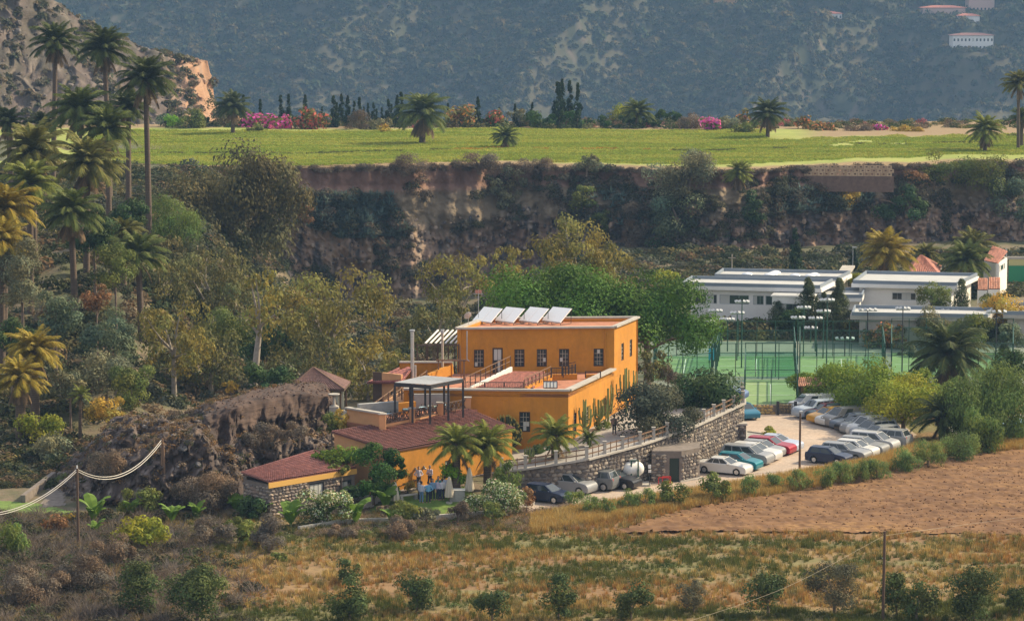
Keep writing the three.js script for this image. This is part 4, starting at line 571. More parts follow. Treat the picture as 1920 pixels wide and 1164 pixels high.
for (const [l, a, o] of [['large bushy palm standing alone in the green field', [793, 214, 92, 515, 282], { skirt: 24, tr: .5 }], ['broad palm among bougainvillea at the left end of the field', [436, 203, 66, 545, 248], { tone: 'dark', skirt: 14 }], ['round palm at the right part of the far field edge', [1441, 214, 66, 535, 256], { tone: 'dark', skirt: 18 }], ['short stemless palm at the middle of the field', [948, 258, 50, 503, 280], { skirt: 4 }], ['palm on the right side of the field near the cliff edge', [1850, 246, 68, 492, 293], { tone: 'lime' }], ['tall palm at the upper right picture edge', [1911, 158, 60, 500, 300], { tone: 'olive', tr: .26 }], ['small palm crown at the right edge under the tall one', [1917, 222, 44, 508, 300], {}], ['low palm behind the clipped hedge at the far field edge', [1196, 213, 60, 570, 240], { skirt: 2 }]]) palm('palm_tree', l, a, { group: PM, ...o });
palm('palm_tree', 'sunlit palm hanging on the cliff edge below the field', [1386, 326, 52, 446, 352], { tone: 'lime' });
for (const [l, a, o] of [['golden round palm between the two white school roofs', [1664, 478, 100, 372], { tone: 'gold' }], ['small palm behind the pyramid tiled roof', [1738, 482, 56, 385], { tone: 'olive' }], ['upper right palm of the pair behind the school', [1824, 468, 84, 392], { tone: 'olive' }], ['front palm of the pair behind the school', [1812, 492, 90, 380], { tone: 'green' }], ['palm hidden behind floodlights left of the school', [1392, 618, 92, 352], { tone: 'olive' }], ['big dark palm behind the row of car park trees', [1780, 668, 140, 300], { tone: 'dark', skirt: 12, tr: .42 }], ['shaded palm at the end of the car park', [1768, 786, 112, 263, 838], { tone: 'dark', skirt: 4, n: 34 }],
  ['bushy palm on the terrace in front of the house corner', [1041, 822, 92, 239.5], { tone: 'lime', floor: 2.45, skirt: 2, n: 38 }], ['left palm of the pair in front of the annexe', [856, 838, 98, 229.5], { tone: 'lime', floor: .9, n: 38, skirt: 3 }], ['right palm of the pair in front of the annexe', [914, 842, 108, 231], { tone: 'lime', floor: 1.1, n: 38, skirt: 3 }], ['small spiky palm beside the driveway', [1105, 824, 44, 243], { tone: 'green', floor: 2.7, skirt: 1, n: 26, tr: .15 }]]) palm('palm_tree', l, a, { group: 'palms around the buildings', ...o });
// ---------- trees ----------
for (const a of [
  ['weep', 'broad_tree', 'huge dark weeping tree left of the cliff', [430, 266, 486, 265, 398], { dens: 2.4, size: .46 }], ['pepper', 'round_tree', 'pale green round tree beside the dark weeping tree', [322, 362, 472, 108, 352]],
  ['eucDark', 'eucalyptus', 'dark eucalyptus above the rocky slope', [392, 470, 610, 180, 332]], ['euc', 'eucalyptus', 'largest eucalyptus with golden crown in front of the cliff', [612, 484, 705, 215, 300], { dens: 1.25 }], ['euc', 'eucalyptus', 'eucalyptus with forked white trunk above the outcrop', [325, 560, 690, 150, 283]], ['eucDark', 'eucalyptus', 'shaded eucalyptus behind the forked white trunk', [395, 610, 720, 130, 290]], ['euc', 'eucalyptus', 'low yellowish eucalyptus beside the gazebo', [690, 645, 745, 128, 288]], ['eucDark', 'eucalyptus', 'dense eucalyptus foliage behind the gazebo roof', [575, 620, 745, 150, 287]],
  ['euc', 'eucalyptus', 'sparse eucalyptus with thick leaning trunk on the earth bank', [492, 500, 650, 75, 262], { dens: .6, floor: 5.5, lean: .9, trunk: .34 }],
  ['euc', 'eucalyptus', 'eucalyptus with bent white trunk behind the chimney', [862, 478, 580, 130, 318]], ['euc', 'eucalyptus', 'small eucalyptus between the chimney and the dark ficus', [962, 464, 540, 88, 332]], ['euc', 'eucalyptus', 'tall golden eucalyptus rising above the ficus', [1078, 403, 540, 142, 345], { dens: 1.2 }], ['euc', 'eucalyptus', 'right hand lower eucalyptus behind the ficus', [1150, 470, 560, 84, 342]], ['eucDark', 'eucalyptus', 'dark eucalyptus behind the slatted pergola', [815, 562, 665, 118, 296]], ['euc', 'eucalyptus', 'yellow low eucalyptus behind the red roofed shed', [745, 655, 700, 70, 284]],
  ['ficus', 'ficus_tree', 'dense dark green ficus behind the house roof', [1042, 498, 632, 290, 289], { dens: 1.5 }], ['ficus', 'ficus_tree', 'dense dark green ficus right of the house', [1212, 514, 672, 245, 288], { dens: 1.5 }], ['eucDark', 'eucalyptus', 'grey hanging tree between the ficus and the courts', [1218, 640, 715, 64, 279]],
  ['olive', 'olive_tree', 'grey green olive tree on the terrace beside the driveway', [1222, 718, 824, 165, 248], { floor: 3.2, dens: 1.15, trunk: .2 }], ['deep', 'broad_tree', 'dark leafy tree over the corner of the retaining wall', [1328, 686, 795, 165, 261], { floor: 3.8, dens: 1.15 }], ['dry', 'shrub', 'brown shrub on the bank behind the terrace trees', [1253, 684, 722, 48, 280], { dens: 1.7 }],
  ['lush', 'shade_tree', 'small dark green tree above the tiled kiosk', [1522, 690, 735, 84, 287]], ['lush', 'shade_tree', 'leftmost round tree of the row shading the car park', [1590, 664, 775, 150, 283]], ['lush', 'shade_tree', 'middle round tree of the row shading the car park', [1645, 672, 788, 155, 275]], ['yellow', 'shade_tree', 'bright yellow green tree at the near end of the row', [1697, 698, 808, 135, 267]], ['lush', 'shade_tree', 'flat green tree behind the yellow green tree', [1728, 686, 775, 95, 276]],
  ['pepper', 'pepper_tree', 'feathery pepper tree beside the swimming pool', [1808, 706, 835, 135, 263], { dens: 1.5 }], ['pepper', 'pepper_tree', 'largest feathery pepper tree at the right edge', [1892, 684, 832, 170, 264], { dens: 1.5 }], ['deep', 'broad_tree', 'dark tree at the right edge behind the pepper trees', [1905, 652, 725, 95, 285]],
  ['pepper', 'pepper_tree', 'lower pepper tree right of the shaded palm', [1842, 760, 850, 100, 257], { dens: 1.4 }], ['deep', 'broad_tree', 'dark tree behind the shaded palm', [1850, 700, 790, 90, 275]],
  ['pine', 'pine_tree', 'left tall pine in front of the white school', [1516, 522, 618, 66, 340]], ['pine', 'pine_tree', 'right tall pine in front of the white school', [1574, 528, 630, 74, 338]], ['pine', 'pine_tree', 'short pine left of the tall pines', [1460, 556, 620, 52, 342]], ['cypress', 'cypress', 'tall dense cypress standing against the cliff behind the school', [1491, 430, 512, 40, 402], { dens: 1.4 }], ['cypress', 'cypress', 'dark cypress behind the street lamp near the cliff', [1602, 465, 508, 26, 404]], ['pine', 'columnar_cactus', 'dark columnar bush in front of the right school wing', [1804, 510, 582, 30, 341]],
  ['deep', 'broad_tree', 'dark tree between the left wing and the courts', [1482, 570, 650, 70, 339]], ['pine', 'pine_tree', 'slim pine behind the middle floodlights', [1545, 548, 640, 44, 339]], ['eucDark', 'broad_tree', 'olive tree behind the right court', [1632, 580, 670, 90, 336]], ['grey', 'broad_tree', 'grey green tree behind the left floodlights', [1330, 590, 650, 60, 340]], ['shrub', 'broad_tree', 'wide green tree right of the lilac blossom tree', [1705, 600, 680, 80, 334]], ['deep', 'broad_tree', 'dark round tree below the low flat roof', [1790, 596, 660, 70, 333]],
  ['shrub', 'broad_tree', 'brown green tree under the right school windows', [1757, 534, 582, 66, 343]], ['grey', 'broad_tree', 'soft grey green tree in front of the low flat roof', [1740, 578, 640, 70, 328]], ['coral', 'broad_tree', 'loose tree with lilac blossom behind the courts', [1662, 588, 680, 80, 330]], ['gold', 'shrub', 'golden bush right of the low flat roof', [1882, 556, 610, 84, 335]], ['blue', 'shrub', 'dark bush under the golden bush', [1885, 608, 665, 80, 322]], ['shrub', 'shrub', 'mixed green bush left of the dark court bush', [1825, 596, 650, 85, 324]], ['lush', 'shrub', 'bright small round tree beside the courts', [1427, 592, 632, 46, 342]], ['redbush', 'shrub', 'red flowering bush behind the left court', [1398, 616, 668, 40, 342]], ['shrub', 'shrub', 'green bush in front of the white school base', [1350, 588, 640, 70, 350]], ['dry', 'shrub', 'brown hedge bush behind the middle court', [1610, 610, 680, 70, 336], { dens: 1.6 }], ['blue', 'shrub', 'dull bush behind the right court fence', [1712, 640, 690, 60, 322]], ['yellow', 'shrub', 'yellow clipped bush between the school wings', [1600, 510, 532, 50, 362]],
  ['yellow', 'shrub', 'yellow green bush left of the school roof', [1252, 505, 540, 56, 352]], ['shrub', 'shrub', 'rounded bush beside the tiled roof at the right', [1860, 548, 580, 44, 350]],
]) T(a[0], a[1], a[2], /tree|euca|cypress/.test(a[1]) ? 'tree' : 'shrub', a[3], a[4]);
// shrubs on the left slope
const SS = 'shrubs on the slope left of the house';
for (const [s, l, a, o] of [
  ['grey', 'big grey olive shrub below the leaning palm trunk', [40, 448, 585, 105, 284]], ['blue', 'blue green shrub under the grey olive shrub', [104, 545, 645, 95, 279]], ['deep', 'dark green mass between the palm trunks', [175, 385, 480, 90, 306]], ['blue', 'bluish shrub in the middle of the slope', [215, 585, 680, 115, 277]], ['grey', 'grey shrub above the small young palm', [200, 650, 745, 110, 268]], ['shrub', 'olive green shrub left of the white forked trunk', [245, 655, 770, 80, 262]], ['grey', 'neat round grey green tree beside the garden path', [88, 795, 885, 82, 250]], ['deep', 'round dark green shrub at the foot of the leaning eucalyptus', [500, 672, 742, 98, 258], { floor: 5 }], ['yellow', 'golden green shrubs behind the round grey tree', [75, 770, 830, 90, 256]], ['blue', 'low blue green shrub above the left lawn', [30, 870, 935, 90, 247]], ['shrub', 'olive shrub beside the left lawn path', [138, 885, 945, 70, 240]], ['deep', 'dark shrub behind the left lawn wall', [66, 868, 915, 60, 250]], ['gold', 'golden shrub right of the skirted palms', [205, 745, 800, 80, 256]], ['shrub', 'climbing green shrub below the pale round tree', [215, 455, 560, 70, 297]], ['deep', 'dark shrub under the long bare palm trunk', [235, 370, 430, 80, 335]], ['rust', 'rusty shrub on the rock ledge', [180, 535, 580, 60, 288]], ['shrub', 'shrub under the dark eucalyptus', [430, 560, 660, 110, 305]], ['deep', 'shaded shrub in the gully left of the big eucalyptus', [500, 590, 690, 90, 295]], ['weep', 'dark shrub at the foot of the weeping tree', [330, 440, 540, 130, 340]], ['eucDark', 'olive crown between the weeping tree and the gully', [300, 480, 580, 110, 320]], ['deep', 'dark shrub at the left edge below the rock', [20, 590, 670, 90, 272]], ['grey', 'grey shrub left of the skirted palm trunk', [130, 680, 770, 70, 264]],
  ['gold', 'small golden bush beside the leaning eucalyptus trunk', [432, 712, 738, 34, 257], { floor: 4.5 }], ['shrub', 'green tufts at the right end of the earth bank', [622, 768, 812, 46, 240], { floor: 3.5 }], ['gold', 'pale shrub under the dining terrace wall', [642, 770, 810, 44, 240], { floor: 3.5 }], ['dry', 'dry bush on the ledge above the cottage roof', [560, 795, 822, 60, 236.5], { dens: 1.6, floor: 4 }], ['dry', 'dry brown bush on the middle of the rock ledge', [500, 800, 838, 90, 236], { dens: 1.6, floor: 4 }], ['dry', 'dry bush on the rock above the utility pole', [350, 770, 800, 70, 240], { dens: 1.5, floor: 5 }], ['shrub', 'dark bush at the foot of the rock left of the tall A pole', [262, 915, 968, 80, 226]], ['dry', 'grey thicket right of the tall A pole foot', [385, 890, 960, 130, 226.5], { dens: 1.8 }], ['dry', 'dry thicket at the left foot of the rock', [200, 850, 930, 90, 231], { dens: 1.6 }], ['deep', 'dark shrub at the cottage left corner', [470, 925, 975, 60, 224]]]) T(s, 'shrub', l, 'shrub', a, { group: SS, ...o });
// hilltop planting
const HT = 'planting along the far field edge';
for (const [s, l, a] of [['magenta', 'magenta bougainvillea right of the broad hilltop palm', [470, 205, 246, 44, 565]], ['magenta', 'brightest purple bougainvillea on the hilltop', [518, 213, 250, 58, 560]], ['redbush', 'dark pink bougainvillea mound right of the purple one', [580, 206, 252, 68, 560]], ['dry', 'pale brown bush in the middle of the hilltop row', [675, 208, 252, 60, 560]], ['grey', 'greyish round bush left of the lone field palm', [715, 222, 254, 50, 560]], ['gold', 'small yellowish bush in front of the grey hilltop bush', [722, 232, 256, 34, 552]], ['coral', 'coral flowering bush right of the lone field palm', [868, 200, 240, 70, 570]], ['redbush', 'pink bush left of the tall cypress group', [928, 205, 238, 50, 572]], ['grey', 'pale bush behind the tall cypress group', [975, 203, 236, 46, 576]], ['grey', 'pale grey shrub left of the broad hilltop palm', [420, 165, 240, 60, 572]], ['shrub', 'green shrub at the left end of the hilltop row', [368, 205, 245, 60, 565]], ['blue', 'blue green shrub by the knoll foot', [310, 205, 235, 40, 575]], ['bright', 'bright low bush at the knoll foot', [322, 218, 238, 40, 568]], ['yellow', 'yellow green tree behind the clipped hedge', [1172, 195, 225, 54, 580]], ['dry', 'brown bush right of the clipped hedge', [1295, 212, 250, 50, 565]], ['magenta', 'magenta bush beside the white gate post', [1330, 220, 250, 40, 558]], ['grey', 'silvery bush left of the round right palm', [1362, 215, 250, 60, 562]], ['coral', 'pale pink tree left of the round right palm', [1396, 202, 235, 26, 572]], ['shrub', 'green bush at the foot of the round right palm', [1402, 228, 256, 50, 550]], ['coral', 'coral bush right of the round palm', [1512, 222, 248, 46, 565]], ['coral', 'orange pink bush farther right on the field edge', [1545, 232, 252, 60, 560]], ['dry', 'dry bush at the right field edge', [1605, 236, 254, 70, 560]], ['magenta', 'small magenta bush at the right field edge', [1655, 234, 252, 30, 560]], ['gold', 'yellowish bush at the right end of the field edge', [1700, 238, 256, 60, 556]], ['shrub', 'round bush at the right picture edge on the hilltop', [1905, 252, 268, 40, 540]], ['shrub', 'leafy green bush in the palms gap on the hilltop', [480, 235, 250, 36, 550]]]) T(s, 'shrub', l, 'shrub', a, { group: HT, floor: MH });
for (const [x, t, b, w, l] of [[1060, 216, 248, 150, 'long low clipped hedge under the tall cypress group'], [1170, 222, 248, 90, 'low clipped hedge left of the tall hedge block'], [1245, 210, 247, 76, 'tall dark clipped hedge block on the hilltop'], [900, 226, 248, 110, 'low hedge right of the lone field palm'], [380, 218, 246, 44, 'short dark hedge left of the hilltop palm'], [620, 232, 254, 100, 'shaded hedge below the small cypresses']]) T('hedge', 'hedge', l, 'hedge', [x, t, b, w, 572], { floor: MH, depth: .25, dens: 1.3 });
{ // cypress row
  const src = [0, 1, 2].map(() => { const g = crown({ ...SPEC.cypress, rx: .8, ry: 2.2, rz: .8, size: .42 }); g.translate(0, 2.2, 0); return g; }), tg = bar(V(0, -.2, 0), V(0, 1.5, 0), .1);
  [456, 488, 526, 541, 572, 625, 631, 652, 664, 674, 690, 700, 706, 716, 728, 734, 745, 752, 840, 896, 936, 966, 998, 1045, 1049, 1054, 1068, 1083, 574, 604, 682, 640].forEach((x, i) => { const tall = [1045, 1049, 1054, 1068, 1083].includes(x), hpx = tall ? 62 : rr(22, 48), D = rr(566, 584), b = atD(x, tall ? 244 : 240, D); b.y = mesaH(b.x, D); const o = thing('cypress', tall ? 'tall cypress in the group above the long clipped hedge' : 'small dark cypress in the row along the far field edge', 'tree', b, tall ? 'tall cypresses above the hedge' : 'small cypresses on the hilltop'); const s = hpx * 1.35 * D / F / 4.2; const m = mesh('crown', src[i % 3], leafMat(...SPEC.cypress.c, .15), o); m.userData.kind = 'stuff'; mesh('trunk', tg, mt.bark, o); o.scale.set(tall ? s * .7 : s * .9, s, tall ? s * .7 : s * .9); o.rotation.y = R() * 6; });
}
// shrubs on the cliff
const CS = 'shrubs growing on the cliff';
for (const [s, l, px, top, bot, w, t] of [['grey', 'broad grey green tree spilling over the cliff edge', 1290, 282, 395, 150, .22], ['grey', 'grey tree hanging on the cliff left of centre', 952, 305, 400, 70, .25], ['blue', 'dark lower half of the broad cliff tree', 1270, 350, 450, 130, .42], ['shrub', 'small green shrub on the cliff above the golden eucalyptus', 1095, 345, 405, 55, .35], ['deep', 'shrub at the right of the hanging cliff palm', 1400, 350, 430, 70, .4], ['gold', 'yellow tipped shrub below the brick wall', 1590, 345, 390, 60, .3], ['shrub', 'green shrub left part of the right cliff thicket', 1755, 285, 350, 80, .15], ['shrub', 'large shrub at the right cliff edge under the palm', 1850, 295, 370, 120, .2], ['deep', 'dark shrub low on the right cliff', 1690, 340, 420, 90, .38], ['rust', 'rusty orange bush beside the weeping tree', 572, 385, 420, 40, .45], ['dry', 'dry grasses hanging in the middle of the cliff', 1190, 370, 500, 60, .6], ['grey', 'pale shrub at the cliff edge right of centre', 1100, 290, 325, 60, .06], ['dry', 'dry bush on the cliff lip above the agaves', 760, 295, 330, 100, .05], ['dry', 'dry bush on the cliff lip left of the broad tree', 900, 290, 322, 110, .05], ['dry', 'purple brown bush on the lip above the small green shrub', 1010, 292, 330, 80, .05], ['blue', 'dark bush low on the cliff left of the cypress', 1330, 420, 500, 90, .75], ['deep', 'ivy dark bush low behind the school', 1250, 440, 520, 110, .7], ['blue', 'dark shrub at the far right cliff', 1900, 320, 420, 90, .3], ['rust', 'orange brown shrub at the right end of the brick wall', 1715, 318, 350, 50, .12], ['shrub', 'light shrub right of the golden eucalyptus', 1130, 395, 440, 50, .5]]) { const q = cliffPt(px, t); T(s, 'shrub', l, 'shrub', [px, top, bot, w, -q.z - 1], { group: CS, floor: q.y, depth: .6 }); }
// ---------- cars ----------
const carCache = new Map();
function carGeo(kind) {
  if (carCache.has(kind)) return carCache.get(kind);
  const K = { // length, width, height, bonnet y, belt y, cabin base x0..x1, cabin top x0..x1 (nose at +x)
    hatch: [3.9, 1.7, 1.48, .86, .92, -1.82, 1.0, -1.55, .15], sedan: [4.7, 1.82, 1.45, .84, .92, -1.65, 1.05, -.95, .15], mpv: [4.6, 1.84, 1.66, .95, 1.0, -2.18, 1.45, -1.9, .55], estate: [4.6, 1.8, 1.5, .88, .94, -2.12, 1.05, -1.75, .2], suv: [4.5, 1.86, 1.68, 1.02, 1.06, -2.12, 1.0, -1.8, .3], van: [4.5, 1.85, 1.85, 1.05, 1.1, -2.22, 1.5, -2.15, .75] }[kind];
  const [L, Wd, Ht, by, bl, c0, c1, t0, t1] = K, h = L / 2, wr = kind === 'suv' ? .36 : .32, ax = h - .85, s = new THREE.Shape();
  s.moveTo(-h + .06, .3); s.lineTo(-ax - wr - .06, .24); s.absarc(-ax, wr, wr + .06, Math.PI + .2, -.2, true); s.lineTo(ax - wr - .06, .22); s.absarc(ax, wr, wr + .06, Math.PI + .2, -.2, true); s.lineTo(h - .06, .26); s.quadraticCurveTo(h + .02, .5, h - .05, .66); s.quadraticCurveTo(h - .12, by - .08, h - .4, by - .03); s.lineTo(c1 - .02, bl); s.lineTo(c0 + .02, bl + .03); s.lineTo(-h + .05, bl - (kind === 'sedan' ? .02 : 0)); s.quadraticCurveTo(-h - .02, .7, -h + .02, .5); s.closePath();
  const body = new THREE.ExtrudeGeometry(s, { depth: Wd - .16, bevelEnabled: true, bevelSize: .05, bevelThickness: .08, bevelSegments: 3, curveSegments: 8 }); body.translate(0, 0, -(Wd - .16) / 2);
  const wb = Wd / 2 - .06, wt = Wd / 2 - .24, q = (x, y, z) => V(x, y, z), cab = new GB(), n = 6; // cabin: body-coloured shell with crowned roof
  const y1 = Ht - .05, B = (i) => [q(c0, bl - .02, i * wb), q(c1, bl - .02, i * wb), q(t1, y1, i * wt), q(t0, y1, i * wt)], l = B(1), r = B(-1);
  cab.quad(l[0], l[1], l[2], l[3]); cab.quad(r[1], r[0], r[3], r[2]); cab.quad(l[1], r[1], r[2], l[2]); cab.quad(r[0], l[0], l[3], r[3]);
  for (let i = 0; i < n; i++) { const a = i / n, b = (i + 1) / n, f = (u) => Ht - .05 + .05 * Math.sin(Math.PI * u); const z = (u) => mix(wt, -wt, u); cab.quad(q(t1, f(a) - .0, z(a)), q(t1, f(b), z(b)), q(t0, f(b), z(b)), q(t0, f(a), z(a))); }
  const pan = (P, o) => { const gb = new GB(), nn = P[1].clone().sub(P[0]).cross(P[3].clone().sub(P[0])).normalize().multiplyScalar(o); gb.quad(...P.map((p) => p.clone().add(nn))); return gb.build(); };
  const at = (P, u, v) => P[0].clone().lerp(P[1], u).lerp(P[3].clone().lerp(P[2], u), v), sub = (P, a, b, c, d) => [at(P, a, c), at(P, b, c), at(P, b, d), at(P, a, d)];
  const side = []; const cuts = kind === 'van' ? [[.56, .78]] : kind === 'hatch' ? [[.12, .48], [.52, .86]] : [[.08, .3], [.33, .6], [.63, .9]];
  for (const i of [1, -1]) for (const [a, b] of cuts) { const P = i > 0 ? B(1) : [r[1], r[0], r[3], r[2]], u0 = i > 0 ? a : 1 - b, u1 = i > 0 ? b : 1 - a; side.push(pan(sub(P, u0, u1, .12, .86), .012)); }
  const wsP = [l[1], r[1], r[2], l[2]], rwP = [r[0], l[0], l[3], r[3]];
  const wheelT = new THREE.TorusGeometry(wr - .08, .085, 8, 20), tyre = merge([wheelT]); const rimG = merge([bar(V(0, 0, -.07), V(0, 0, .07), wr - .13, wr - .13, 16), ...[0, 1, 2, 3, 4].map((k) => { const a = k * 1.2566; return beam(V(0, 0, .08), V(Math.cos(a) * (wr - .12), Math.sin(a) * (wr - .12), .075), .05, .03); })]);
  const o = { K, body: body, cab: cab.build(), side, ws: pan(sub(wsP, .07, .93, .06, .92), .012), rw: pan(sub(rwP, .1, .9, .12, .86), .012), tyre, rim: rimG, wr, ax, L, Wd, Ht, by, bl, h };
  const lm = new THREE.SphereGeometry(.5, 10, 6); lm.scale(.34, .16, .34); o.lamp = lm; const tl = new THREE.SphereGeometry(.5, 8, 6); tl.scale(.12, kind === 'van' || kind === 'suv' || kind === 'mpv' ? .5 : .22, .24); o.tl = tl; const mr = new THREE.SphereGeometry(.5, 8, 6); mr.scale(.2, .15, .22); o.mir = mr;
  carCache.set(kind, o); return o;
}
const paints = {}; const paint = (r, g, b, m = .5) => paints[[r, g, b]] ??= MP(rgb(r, g, b), .45, { metalness: m * .3, specularIntensity: .3, clearcoat: .55, clearcoatRoughness: .05 });
const CARG = 'cars parked at the ochre house';
function car(kind, col, label, px, py, head, { floor = .015 } = {}) { // head: degrees, 0 nose to the right, positive turns toward the viewer
  const g = carGeo(kind), p = atH(px, py, floor), o = thing('parked_car', label, 'car', p, CARG), m = paint(...col); o.rotation.y = -head * Math.PI / 180;
  mesh('body', g.body, m, o); mesh('cabin', g.cab, m, o); for (const s of g.side) mesh('side_window', s, mt.glass, o); mesh('windscreen', g.ws, mt.glass, o); if (kind !== 'van') mesh('rear_window', g.rw, mt.glass, o);
  for (const x of [g.ax, -g.ax]) for (const z of [1, -1]) { const w = mesh('wheel', g.tyre, mt.rubber, o); w.position.set(x, g.wr, z * (g.Wd / 2 - .1)); if (z < 0) w.rotation.y = Math.PI; mesh('rim', g.rim, mt.rim, w); }
  for (const z of [1, -1]) { const a = mesh('headlight', g.lamp, mt.lamp, o); a.position.set(g.h - .2, g.by - .17, z * (g.Wd / 2 - .26)); a.rotation.z = -.35; const b = mesh('tail_light', g.tl, mt.tail, o); b.position.set(-g.h + .03, g.bl - .16, z * (g.Wd / 2 - .17)); const c = mesh('mirror', g.mir, m, o); c.position.set(g.K[6] - .35, g.bl + .08, z * (g.Wd / 2 + .06)); }
  mesh('number_plate', box(g.h - .03, g.h + .01, .42, .53, -.26, .26), mt.paint, o); mesh('grille', box(g.h - .06, g.h + .005, .3, .4, -.5, .5), mt.dark, o);
  return o;
}
const silver = [.27, .28, .295], white = [.58, .58, .57], black = [.012, .013, .018], navy = [.018, .03, .07], grey = [.16, .17, .18], teal = [.01, .17, .22], red = [.32, .012, .03];
car('hatch', navy, 'dark hatchback at the left end beside the red tipped hedge', 1026, 940, 32); car('mpv', silver, 'silver people carrier second from the hedge', 1066, 922, 30); car('suv', grey, 'dark grey car parked tail first with its red tail light showing', 1110, 916, 205); car('estate', black, 'black estate car closest to the white tank', 1150, 913, 28);
car('sedan', white, 'white saloon in front of the stone pump house', 1358, 887, 27); car('hatch', teal, 'teal hatchback behind the white saloon', 1386, 879, 27); car('mpv', silver, 'silver people carrier behind the teal hatchback', 1400, 868, 27); car('estate', white, 'white estate between the silver people carrier and the red car', 1416, 860.5, 27); car('hatch', silver, 'silver hatchback in front of the red car', 1430, 855, 27); car('estate', red, 'red estate car in the middle row', 1443, 849, 27); car('sedan', [.40, .46, .58], 'pale blue saloon at the far end of the middle row', 1456, 843, 27);
car('hatch', navy, 'navy hatchback nearest the lamp post in the right row', 1555, 868, 30); car('estate', silver, 'silver estate next to the navy hatchback', 1584, 860.5, 30); car('hatch', white, 'white hatchback third from the lamp post', 1606, 854.5, 30); car('estate', silver, 'silver estate fourth from the lamp post', 1618, 848.5, 30); car('mpv', [.42, .43, .45], 'grey silver people carrier fifth from the lamp post', 1638, 842, 30); car('suv', silver, 'silver sport utility car seen from its tail, red lights', 1662, 836, 208); car('estate', [.3, .32, .34], 'grey estate beyond the silver tail lights', 1648, 827, 150); car('mpv', silver, 'silver car second row back from the white van', 1640, 820, 150);
car('van', white, 'white delivery van by the tiled kiosk', 1522, 773, 165); car('suv', [.38, .44, .52], 'pale blue crossover beside the white delivery van', 1530, 781, 152); car('hatch', [.16, .02, .035], 'maroon hatchback between the crossover and the yellow car', 1544, 784, 152); car('estate', [.03, .06, .08], 'dark teal estate behind the yellow car', 1557, 785.5, 152); car('hatch', [.55, .28, .03], 'yellow hatchback in the far row', 1553, 791.5, 152); car('hatch', white, 'white hatchback right of the yellow car', 1569, 796, 152); car('van', [.24, .225, .21], 'grey brown panel van in the far row', 1585, 798, 152); car('estate', [.12, .15, .20], 'blue grey estate right of the brown van', 1603, 803, 152); car('hatch', black, 'black hatchback in the far row', 1606, 808.5, 152); car('suv', silver, 'silver crossover right of the black hatchback', 1622, 812, 152); car('van', white, 'small white van with blue rear in the far row', 1634, 815.5, 152);
car('hatch', [.03, .16, .26], 'blue car half hidden behind the retaining wall corner', 1396, 783, 70); car('hatch', [.1, .16, .3], 'car on the upper terrace seen over the rail fence', 1362, 748, 20, { floor: 3.8 });
